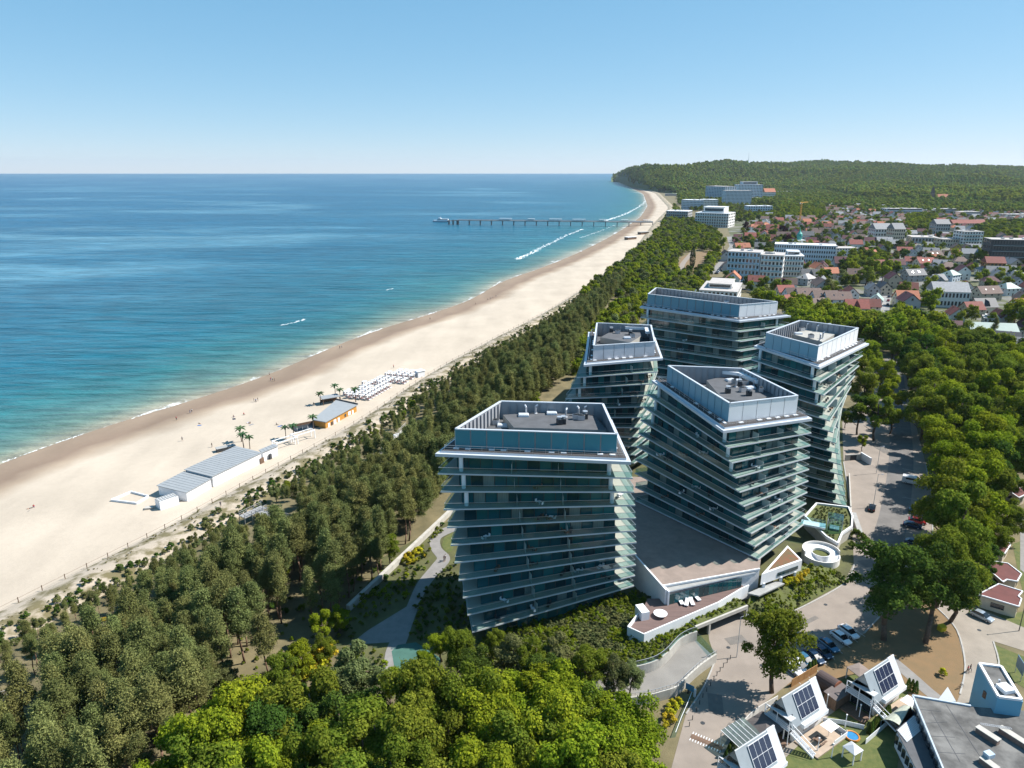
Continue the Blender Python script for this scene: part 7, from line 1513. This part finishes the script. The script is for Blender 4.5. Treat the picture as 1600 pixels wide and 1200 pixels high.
block('long pale blue block with many roof windows behind the villas', 1208, 409, 1303, 413, 20, 383, 4, WALLB, WHITE, 26, 3); block('cream low block behind the long pale blue one', 1302, 400, 1340, 400, 18, 388, 3, WALLW, PALER, 9, 3)
block('white terraced block with a beige roof right behind the rear tower', 1090, 488, 1149, 492, 42, 455, 4, WALLW, PALER, 9, 6, set_back=3)
block('charcoal apartment block with white window frames at the right edge', 1543, 410, 1615, 412, 22, 375, 4, DK, PALER, 16, 4, balc=True); block('white and grey apartment block by the round tree', 1503, 387, 1533, 387, 22, 362, 5, WALLW, PALER, 7, 4, balc=True)
for i, (u0, u1, v0, vt, lb, w_) in enumerate([(1384, 1440, 337, 326, 'long blue-white terrace at the wood edge, left of three', WALLB), (1441, 1461, 337, 328, 'short pale terrace at the wood edge, middle of three', WALLW), (1462, 1496, 336, 326.5, 'blue-white terrace at the wood edge, right of three', WALLB), (1500, 1530, 340, 331, 'grey terrace right of the wood-edge rows', WALLG), (1570, 1620, 343, 335, 'long low white building far right under the wood', WALLW)]): block(lb, u0, v0, u1, v0, 25, vt, 3, w_, PALER, 16, 3, band=i % 2 == 0)
block('cream gabled building standing at the bend of the main street', 1395, 380, 1412, 380, 20, 358, 4, WALLC, GRTILE, 5, 4, pitched=True); block('white hipped building left of the cream one at the street bend', 1366, 376, 1392, 376, 20, 358, 3, WALLW, GRTILE, 6, 4, pitched=True)
block('grey house with a steep slate roof and red annexe in front', 1461, 366, 1483, 366, 18, 350, 3, WALLG, GRTILE, 6, 3, pitched=True); block('row of cream and red gabled town houses beneath the wood', 1488, 357, 1540, 357, 15, 349, 3, WALLC, REDTILE, 14, 2, pitched=True)
block('white commercial building with a brick-red front band', 1472, 386, 1503, 386, 20, 374, 2, WALLC, PALER, 8, 3); block('low grey shop hall beside the main street', 1424, 380, 1465, 381, 30, 371, 1, WALLG, PALER, 8, 3)
block('large grey mansard-roofed house with a sunlit white gable', 1456, 480, 1512, 482, 16, 456, 2, WALLW, GRTILE, 10, 3, name='mansard_house', cat='house', pitched=True)
block('orange-walled house with a broad red roof', 1538, 432, 1568, 433, 14, 411, 3, mat('orange_render', (.42, .17, .06), .8), REDTILE, 5, 3, name='town_house', cat='house', pitched=True)
block('house with a dark maroon roof and white front behind the tree belt', 1450, 524, 1503, 527, 10, 512, 1, WALLW, MRTILE, 8, 2, name='town_house', cat='house', pitched=True)
PGR = mat('pale_green_roof', (.25, .33, .3), .6, .06, .3); block('long low building with a pale green roof at the town edge', 1516, 530, 1590, 533, 12, 519, 1, WALLG, PGR, 8, 2, name='long_hall', pitched=True); block('pale green roofed shed behind the maroon house', 1440, 514, 1462, 515, 12, 503, 1, WALLG, PGR, 4, 2, name='long_hall', pitched=True); block('grey house with a light roof edge beside the lone pine', 1535, 512, 1560, 514, 10, 498, 2, WALLG, PALER, 4, 2, name='town_house', cat='house')
block('white garage row along the tree belt', 1500, 541, 1560, 545, 5, 536, 1, WALLW, PALER, 9, 1, name='garage_row')
# --- gabled houses
HP = {}
def house_proto(k, w_, l_, h, rh, hip=False, dormer=False):
    """meshes of one house kind: gabled wall, roof with eaves, chimney on the roof, windows, door"""
    x, y = l_ / 2, w_ / 2
    wl = MB(); pent = [(-y, 0), (y, 0), (y, h), (0, h + rh - .3), (-y, h)] if not hip else [(-y, 0), (y, 0), (y, h), (-y, h)]
    n = len(pent); wl.add([(xx, a, b) for xx in (-x, x) for a, b in pent], [tuple(range(n - 1, -1, -1)), tuple(range(n, 2 * n))] + [(i, (i + 1) % n, n + (i + 1) % n, n + i) for i in range(n)])
    ro = MB(); o = .45; hx = x + o if not hip else x * .35
    zo = h - o * rh / y
    ro.add([(-x - o, -y - o, zo), (x + o, -y - o, zo), (x + o, y + o, zo), (-x - o, y + o, zo), (-hx, 0, h + rh), (hx, 0, h + rh)], [(0, 1, 5, 4), (2, 3, 4, 5), (1, 2, 5), (3, 0, 4), (3, 2, 1, 0)] if hip else [(0, 1, 5, 4), (2, 3, 4, 5), (4, 3, 0), (5, 1, 2), (3, 2, 1, 0)])
    if not hip: ro = MB().slab((-x - o, -y - o, zo), (x + o, -y - o, zo), (x + o, 0, h + rh), (-x - o, 0, h + rh), .22).slab((x + o, y + o, zo), (-x - o, y + o, zo), (-x - o, 0, h + rh + .003), (x + o, 0, h + rh + .003), .22)
    if dormer: ro.add([(-1.3, -y * .95, h + .2), (1.3, -y * .95, h + .2), (1.6, -y * .2, h + rh * .85), (-1.6, -y * .2, h + rh * .85), (0, -y * .98, h + rh * .75), (0, -y * .1, h + rh * .95), (-1.5, -y * 1.02, h + .3), (1.5, -y * 1.02, h + .3)], [(0, 1, 4), (6, 4, 5, 3), (7, 2, 5, 4)])
    HP[k] = (w_, l_, h, rh, wl, ro, {}, {})
for k, a in dict(small=(8, 10, 3.2, 3.6), mid=(9, 12, 5.2, 4.2), tall=(9.5, 13, 7.6, 4.2), wide=(10, 17, 5.6, 4.4), hip=(10.5, 12, 5.8, 3.4, True), dorm=(9.5, 14, 4.6, 4.8, False, True)).items(): house_proto(k, *a)
CHM = MB().box((0, 0, .5), (.7, .7, 1.9)).mesh('chimney_mesh', BR); WM2 = MB().box((0, 0, 0), (1.1, .16, 1.3)).mesh('house_window_mesh', WIN); DM = MB().box((0, 0, 1.05), (1.0, .16, 2.1)).mesh('house_door_mesh', WOOD); SHM = MB().box((0, 0, 0), (1.0, 1.3, .08)).mesh('roof_window_mesh', WIN); HC = [0]
def house(kind, x, y, rz, wallm, roofm, lab, group=None, s=1.0, detail=True, cat='house', name='town_house'):
    w_, l_, h, rh, wl, ro, cw, cr_ = HP[kind]
    if wallm.name not in cw: cw[wallm.name] = wl.mesh('house_wall', wallm)
    if roofm.name not in cr_: cr_[roofm.name] = ro.mesh('house_roof', roofm)
    r = bpy.data.objects.new(name, None); C.objects.link(r); r.location = (x, y, 0); r.rotation_euler = (0, 0, rz); r.scale = (s, s, s); tag(r, lab, cat, group); HC[0] += 1
    link('wall', cw[wallm.name], r); rf_ = link('roof', cr_[roofm.name], r); link('chimney', CHM, rf_, (l_ * .22, w_ * .12, h + rh * .72))
    nf = max(1, int(h / 2.6))
    for f in range(nf):
        z = 1.6 + 2.7 * f
        for i in range(3):
            for sg in (-1, 1):
                if not (f == 0 and i == 1 and sg == -1): link('window', WM2, r, (l_ * (-.32 + .32 * i), sg * w_ / 2, z))
        if detail:
            for sg in (-1, 1):
                for q in (-.22, .22): link('window', WM2, r, (sg * l_ / 2, w_ * q, z), math.pi / 2)
    for sg in (-1, 1): link('window', WM2, r, (sg * l_ / 2, 0, h + rh * .3), math.pi / 2)
    link('door', DM, r, (0, -w_ / 2, 0))
    if kind in ('mid', 'wide', 'small'):
        a_ = math.atan2(rh, w_ / 2)
        for q in (-.2, .15): o_ = link('roof_window', SHM, rf_, (l_ * q, -w_ * .25, h + rh * .5 + .24)); o_.rotation_euler = (a_, 0, 0)
    return r
TA_ = R(24)
HERO = [(1279, 432, 'tall', 90, WALLC, ORTILE, 'cream gabled house with an orange roof by the long pale blue block'), (1299, 436, 'mid', 5, WALLC, ORTILE, 'house with a bright orange roof left of the round trees'), (1262, 446, 'hip', 35, WALLG, PALER, 'house with a pale modern roof next to white frames'), (1286, 452, 'mid', 60, WALLW, GRTILE, 'white gabled house with a grey roof among brown row houses'), (1247, 473, 'wide', 4, WALLB, BRTILE, 'brown-roofed row house at the left end of the row'), (1264, 474, 'wide', 4, WALLW, BRTILE, 'brown-roofed row house with a white party wall, second in the row'), (1290, 478, 'wide', 2, WALLB, BRTILE, 'brown-roofed row house with pale blue front, third in the row'), (1310, 480, 'wide', 0, WALLB, BRTILE, 'brown-roofed row house with pale blue front, fourth in the row'), (1320, 477, 'mid', 85, WALLW, REDTILE, 'narrow red-brown gable with a white edge at the end of the row'), (1331, 470, 'mid', 80, WALLW, REDTILE, 'pinkish-red roofed house with a white gable'), (1276, 490, 'dorm', 25, WALLC, BRTILE, 'old brown half-hipped house in front of the row'), (1340, 492, 'dorm', -8, WALLC, REDTILE, 'big house with a deep red cross-gabled roof at the edge of the trees'), (1361, 491, 'mid', -12, WALLC, REDTILE, 'red-roofed wing right of the cross-gabled house'), (1366, 463, 'mid', 75, WALLG, GRTILE, 'grey-roofed house left of the dark steep roof'), (1383, 461, 'mid', 82, WALLC, DK, 'house with a steep near-black roof beside the street'), (1397, 450, 'tall', 80, WALLC, MRTILE, 'house with a maroon roof at the corner of the street'), (1373, 476, 'small', 60, WALLW, PGR, 'small house with a pale blue-green roof'), (1236, 477, 'small', 20, WALLC, REDTILE, 'reddish roofed house left of the brown row'), (1228, 467, 'mid', 5, WALLC, REDTILE, 'red-brown roofed house under the balconied apartments'), (1150, 437, 'mid', 8, WALLC, REDTILE, 'house with a flat red roof at the foot of the apartments'), (1168, 436, 'small', 70, WALLW, REDTILE, 'small white house with red gable at the foot of the apartments'), (1160, 394, 'wide', 5, WALLC, ORTILE, 'guest house with a rust-orange hipped roof above the apartments'), (1176, 360, 'hip', 20, WALLW, ORTILE, 'villa with a pale orange pyramid roof among trees'), (1197, 357, 'hip', 15, WALLC, ORTILE, 'villa with an orange pyramid roof right of its twin'), (1357, 406, 'wide', 10, WALLC, ORTILE, 'inn with a wide orange roof at the street corner'), (1369, 424, 'wide', 8, WALLC, REDTILE, 'long red-roofed house below the orange inn'), (1496, 398, 'tall', 70, mat('yellow_render', (.5, .36, .08), .85), BRTILE, 'house with a yellow wall beside the round tree'), (1488, 440, 'hip', 30, WALLB, PGR, 'pale villa with a mint roof in the right part of town'), (1506, 437, 'tall', 75, WALLW, MRTILE, 'house with a dark maroon gable beside the mint villa'), (1467, 448, 'mid', 20, WALLW, GRTILE, 'white house with pointed windows left of the mint villa'), (1590, 440, 'hip', 10, WALLB, GRTILE, 'pale blue house at the right edge'), (1578, 462, 'hip', 12, WALLW, PGR, 'house with a turquoise roof near the right edge'), (1545, 470, 'wide', 10, WALLC, BRTILE, 'long house with a dark brown roof in the right part'), (1540, 490, 'dorm', 5, WALLC, DK, 'house with a dark slate roof behind the red-brown one'), (1522, 496, 'mid', 8, WALLC, REDTILE, 'house with a small red-brown gable before the dark slate roof'), (1430, 440, 'wide', 12, WALLG, GRTILE, 'grey house at the right side of the street'), (1446, 420, 'wide', 10, WALLC, REDTILE, 'reddish house beyond the grey one by the street'), (1460, 408, 'wide', 14, WALLC, BRTILE, 'brown-roofed house with a white gable wall past the street'), (1600, 490, 'mid', 5, WALLB, ORTILE, 'house with a vermilion roof at the right edge'), (1590, 560, 'wide', -20, WALLG, GRTILE, 'dark grey house by the building site at the right edge'), (1572, 548, 'dorm', -25, WALLG, DK, 'house with a near-black roof behind the tree belt')]
HPOS = []
for u, v, k, a, wm_, rm_, lb in HERO: x, y = P(u, v); y += 4; house(k, x, y, R(a) + R(0), wm_, rm_, lb); HPOS.append((x, y))
# main street and lanes
st = [P(u, v) for u, v in spline([(1372, 500), (1378, 470), (1384, 440), (1392, 415), (1401, 396), (1425, 381), (1455, 369), (1480, 360)], 5)]
a_, b_ = ribbon(st, 11.0); sheet('street', a_ + b_[::-1], .06, PAVE2); a_, b_ = ribbon(st, 6.0); sheet('street_asphalt', a_ + b_[::-1], .08, mat('grey_asphalt', (.24, .235, .23), .9, .15, .2))
lane = [P(u, v) for u, v in ((1114, 428), (1134, 405), (1146, 385), (1141, 370))]; a_, b_ = ribbon(lane, 9.0); sheet('lane', a_ + b_[::-1], .06, PAVE2)
sheet('park_lawn', PARK, .03, DRYG); pth = [P(u, v) for u, v in spline([(1064, 423), (1067, 412), (1075, 402), (1082, 394)], 4)]; a_, b_ = ribbon(pth, 5.0); sheet('park_path', a_ + b_[::-1], .05, PAVEL); sheet('park_square', PX([(1104, 366), (1124, 366), (1122, 374), (1103, 374)]), .05, PAVE2)
k = 0; SC_ = [1]
for i, (x, y) in enumerate(st[2:26]):
    j = min(i + 3, len(st) - 1); d = Vector(st[j]) - Vector(st[j - 1]); rz = math.atan2(d.y, d.x); n = Vector((-d.y, d.x)).normalized()
    for s in (-1, 1):
        if math.sin(i * 5.1 + s) > -.3: c = ('white', 'silver', 'black', 'red', 'navy')[k % 5]; car(0, 0, rz, c, '%s car parked along the main street of the town' % {'silver': 'silver', 'white': 'white', 'black': 'black', 'red': 'dark red', 'navy': 'navy'}[c], False, 'cars parked on the main street', .1, xy=(x + n.x * s * 4, y + n.y * s * 4)); k += 1
for i in range(9): p = lerp(lane[0], lane[1], i / 9) if i < 6 else lerp(lane[1], lane[2], (i - 6) / 3); d = Vector(lane[1]) - Vector(lane[0]); car(0, 0, math.atan2(d.y, d.x) + .9, ('black', 'white', 'silver', 'navy')[i % 4], '%s car parked in the lane left of the balconied apartments' % ('black', 'white', 'silver', 'navy')[i % 4], False, 'cars parked in the lane', .1, xy=(p[0] + 3, p[1]))
# filler houses on a loose street grid
BLK = [o for o in C.objects if o.name.split('.')[0] in ('apartment_block', 'long_hall', 'mansard_house', 'garage_row')]
BFOOT = [(o.location.x, o.location.y, 26 if o.location.y < 700 else 45) for o in BLK] + [(o.location.x, o.location.y + 20, 30) for o in BLK]
TP = PX([(1160, 462), (1228, 470), (1250, 492), (1340, 500), (1420, 505), (1445, 535), (1600, 566), (1625, 566), (1625, 335), (1450, 333), (1345, 323), (1250, 318), (1212, 322), (1195, 345), (1150, 365), (1130, 400), (1128, 440)])
rh = random.Random(19); cand = []
for gx in range(0, 70):
    for gy in range(0, 90):
        q = Vector((gx * 22 - 100, gy * 26 + 250)); ca, sa = math.cos(R(-14)), math.sin(R(-14)); x, y = q.x * ca - q.y * sa, q.x * sa + q.y * ca; x += rh.uniform(-5, 5); y += rh.uniform(-5, 5); cand.append((x, y))
cand = [p for p in cand if inside(p, TP) and all(math.dist(p, s_) > 13 for s_ in st[::2]) and all(math.dist(p, h_) > 15 for h_ in HPOS) and all(abs(p[0] - b[0]) + abs(p[1] - b[1]) > b[2] for b in BFOOT) and not inside(p, PARK)]
cand.sort(key=lambda p: math.hypot(*p)); town_trees = []; far_h = MB(); fm = [WALLW, WALLC, REDTILE, BRTILE, GRTILE, ORTILE]; WOODS = PX([(1205, 345), (1290, 345), (1285, 322), (1212, 322)]), PX([(1322, 430), (1395, 430), (1385, 405), (1330, 405)]), PX([(1415, 362), (1462, 362), (1462, 338), (1415, 342)]), PX([(1530, 378), (1600, 378), (1600, 352), (1530, 352)])
for p in cand:
    if any(inside(p, w_) for w_ in WOODS): continue
    q = rh.random()
    if q < .15: town_trees.append((p[0], p[1])); town_trees.append((p[0] + 8, p[1] + 4)); continue
    rm_, rl = rh.choice([(REDTILE, 'red'), (REDTILE, 'red'), (BRTILE, 'brown'), (BRTILE, 'brown'), (GRTILE, 'grey'), (GRTILE, 'grey'), (GRTILE, 'grey'), (BRTILE, 'brown'), (ORTILE, 'orange'), (MRTILE, 'maroon'), (MRTILE, 'maroon')]); wm_, wl_ = rh.choice([(WALLW, 'white'), (WALLC, 'cream'), (WALLG, 'grey'), (WALLW, 'white')]); kd = rh.choice(['small', 'mid', 'mid', 'tall', 'wide', 'hip', 'dorm']); rz = R(-14) + rh.choice([0, math.pi / 2]) + rh.uniform(-.12, .12)
    if HC[0] < 250: house(kd, p[0], p[1], rz, wm_, rm_, '%s house with a %s roof among the close-set houses of the town' % (wl_, rl), 'houses of the town', .8 + .35 * rh.random(), detail=p[1] < 650)
    else:
        w_, l_, h, r2_ = HP[kd][:4]; T_ = Matrix.Translation((p[0], p[1], 0)) @ Matrix.Rotation(rz, 4, 'Z')
        for src, mi in ((HP[kd][4], fm.index(wm_) if wm_ in fm else 0), (HP[kd][5], fm.index(rm_) if rm_ in fm else 3)): far_h.add([T_ @ Vector(v_) for v_ in src.v], src.f, mi)
        for sg in (-1, 1):
            for i in range(3): far_h.add([T_ @ Vector((l_ * (-.3 + .3 * i) + a, sg * (w_ / 2 + .06), 1.2 + b)) for a, b in ((-.6, 0), (.6, 0), (.6, 1.6), (-.6, 1.6))], [(0, 1, 2, 3)], 6)
    for _ in range(rh.choice([2, 2, 3, 4])): town_trees.append((p[0] + rh.uniform(-11, 11), p[1] + rh.uniform(-12, -6)))
tag(far_h.build('far_town_houses', fm + [WIN]), 'mass of small far houses under the wooded hills', 'houses', None, 'stuff')
# trees of the town
BLN_CAP[0] = 298
for u, v, k, s, lb in [(1330, 436, 'bright', 1.25, 'broad dome-shaped tree, left one of the clump in the town'), (1352, 446, 'mid', 1.45, 'biggest dome-shaped tree of the clump in the town'), (1378, 440, 'bright', 1.35, 'yellow-green tree at the right of the clump in the town'), (1318, 452, 'dark', 1.1, 'dark tree at the left foot of the town clump'), (1362, 430, 'mid', 1.3, 'tree at the back of the town clump'), (1450, 458, 'bright', 1.15, 'bright round tree by the grey mansard house'), (1452, 492, 'bright', 1.5, 'large yellow-green tree in front of the mansard house'), (1490, 412, 'bright', 1.3, 'round yellow-green tree below the commercial building'), (1582, 512, 'bright', 1.6, 'large light-green tree at the right edge of the town'), (1606, 520, 'mid', 1.5, 'large mid-green tree at the right edge of the town'), (1388, 390, 'bright', .8, 'round clipped tree on the street corner'), (1360, 398, 'dark', .75, 'round dark tree left of the clipped one'), (1337, 385, 'dark', 1.2, 'dark tree behind the cream low block'), (1322, 365, 'dark', 1.3, 'dark tree among grey roofs'), (1243, 478, 'bright', .9, 'yellow-green tree in front of the brown row'), (1170, 452, 'dark', 1.1, 'dark tree right of the white terraced block'), (1190, 458, 'mid', 1.1, 'mid-green tree below the balconied apartments'), (1245, 392, 'mid', 1.1, 'tree standing before the long pale blue block'), (1165, 362, 'purple', 1.2, 'purple-leaved tree left of the orange villas'), (1222, 372, 'purple', 1.4, 'purple-leaved tree by the green dome'), (1230, 385, 'purple', 1.2, 'lower purple-leaved tree by the green dome'), (1192, 385, 'mid', 1.3, 'tall green tree above the balconied apartments'), (1205, 378, 'dark', 1.3, 'dark green tree beside the purple ones'), (1130, 390, 'mid', 1.2, 'tree along the lane, upper'), (1118, 402, 'bright', 1.1, 'tree along the lane, lower'), (1540, 374, 'mid', 1.2, 'tree right of the white and grey apartment block'), (1568, 372, 'mid', 1.3, 'tree left of the charcoal block roof')]:
    x, y = P(u, v); grow(k, x, y, s, lb, None) if BLN[0] < 298 else far_pts.append((x, y, -.5, FKEY.index(k), s, 0))
x, y = P(1549, 540); put_tree('pine', x, y, 1.0, 'lone umbrella-shaped dark pine before the pale green roof', None)
x, y = P(1081, 421); r = thing('poplar_tree', 'tall dark columnar poplar in the park', 'tree', (x, y, 0)); n_ = 1600; z_ = rng.random(n_); a_ = rng.random(n_) * 6.283; rr_ = 2.6 * np.sin(np.clip(z_ * 1.02 + .06, 0, 1) * 3.1) ** .5; ps = np.stack([rr_ * np.cos(a_), rr_ * np.sin(a_), 1.5 + 20 * z_], 1); link('crown', cards_mesh('poplar_crown', leaf_cards(ps, np.stack([np.cos(a_), np.sin(a_), .4 + 0 * a_], 1) + rng.normal(size=(n_, 3)) * .4, np.full(n_, .8)), LEAFK), r); link('trunk', FTR[0], r)
for p in town_trees:
    q = rh.random(); far_pts.append((p[0], p[1], -.3, 1 if q < .25 else 0 if q < .6 else 2 if q < .85 else 3 if q < .97 else 4, .45 + .6 * rh.random(), rh.random() * 6.28))
for w_, kk in zip(WOODS, (0, 0, 0, 3)):
    for p in poisson(w_, 11, .4, 5): far_pts.append((p[0], p[1], -.5, rh.choice([kk, 1, 2, 0]), .8 + .4 * rh.random(), rh.random() * 6.28))
for p in poisson(PX([(1140, 350), (1205, 345), (1210, 325), (1120, 322), (1075, 324), (1080, 332), (1125, 325)]), 13, .4, 6): far_pts.append((p[0], p[1], -.5, rh.choice([0, 1, 2, 3]), .7 + .4 * rh.random(), rh.random() * 6.28))
gn_stuff('town_greenery', far_pts, [FAR[k][0] for k in FKEY], 'garden and street trees spread through the far town', 'trees')
# landmarks
def gp(u, v): return (*P(u, v), 0)
t = thing('church', 'dark brick church with pointed tower and pale orange nave roof at the wood', 'church', gp(1463, 318), R(-5)); hz = 0
MB().box((-14, 0, 14), (9, 9, 28)).build('tower', [BR], t); MB().add([(-18.5, -4.5, 28), (-9.5, -4.5, 28), (-9.5, 4.5, 28), (-18.5, 4.5, 28), (-14, 0, 48)], [(0, 1, 4), (1, 2, 4), (2, 3, 4), (3, 0, 4)]).build('spire', [BRTILE], t); MB().box((10, 0, 8), (40, 16, 16)).build('nave', [BR], t); MB().slab((-10, -9, 15), (30, -9, 15), (30, 0, 25), (-10, 0, 25), .5).slab((30, 9, 15), (-10, 9, 15), (-10, 0, 25.01), (30, 0, 25.01), .5).build('nave_roof', [ORTILE], t)
for i in range(5): MB().box((-4 + 7 * i, -8.05, 8), (2, .2, 8)).build('window', [WIN], t)
t = thing('domed_chapel', 'small white chapel with a turquoise onion dome', 'chapel', gp(1247, 388), .3); MB().box((0, 0, 5), (12, 9, 10)).build('wall', [WALLW], t); MB().lathe([(2.6, 10), (2.6, 13), (3.3, 14.5), (3.0, 17), (1.4, 19), (.5, 21), (.1, 25)], 12).build('dome', [mat('turquoise_copper', (.05, .35, .3), .5)], t)
for x in (-3, 0, 3): MB().box((x, -4.55, 5), (1.2, .2, 4)).build('window', [WIN], t)
t = thing('tower_crane', 'yellow tower crane standing among the far houses', 'crane', gp(1249, 350), .8); YEL = mat('crane_yellow', (.5, .26, .03), .5)
m = MB()
for z in range(0, 34, 3):
    for a, b in (((-.9, -.9), (.9, -.9)), ((.9, -.9), (.9, .9)), ((.9, .9), (-.9, .9)), ((-.9, .9), (-.9, -.9))): m.bar((*a, z), (*b, z + 3), .22); m.bar((*a, z), (*a, z + 3), .3)
m.build('mast', [YEL], t); MB().bar((-8, 0, 36), (26, 0, 36), 1.0, 1.0).build('jib', [YEL], t); MB().box((-7, 0, 35), (3, 1.6, 2)).build('counterweight', [GREYC], t); MB().box((1.4, 0, 34.3), (1.6, 1.6, 2)).build('cab', [WHITE], t); MB().bar((0, 0, 36), (0, 0, 41), .5).build('apex', [YEL], t)
t = thing('radio_mast', 'thin lattice mast on the crest of the hills', 'mast', (*P(1166, 258), 0)); x, y = 0, 0
b0_, yc_, zc_ = hill_profile(1166); yy_ = yc_ - 60; xx_ = (1166 - 800) / 1110 * (yy_ * .957 + 26); t.location = (xx_, yy_, hill_z(xx_, yy_)); MB().tube((0, 0, 0), (0, 0, 62), 1.6, .7, 6).build('mast', [METAL], t); MB().tube((0, 0, 62), (0, 0, 74), .5, .2, 6).build('antenna', [WHITE], t)
for i, (u, v, rz) in enumerate([(1052, 306, .2), (985, 374, .6), (1005, 366, .6)]):
    x, y, z = BP(u, v); t = thing('beach_bar', ['white-topped pavilion at the far end of the beach under the hills', 'small bar with a white roof on the beach near the pier', 'low dark bar hut on the beach by the dune near the pier'][i], 'beach building', (x, y, 0 if i == 0 else z), rz); MB().box((0, 0, 1.6), (16 if i else 60, 7, 3.2 if i else 10)).build('wall', [WOOD if i else WALLG], t); MB().box((0, 0, 3.4 if i else 7), (17 if i else 64, 8, .4)).build('roof', [WHITE if i < 2 else GREYC], t)
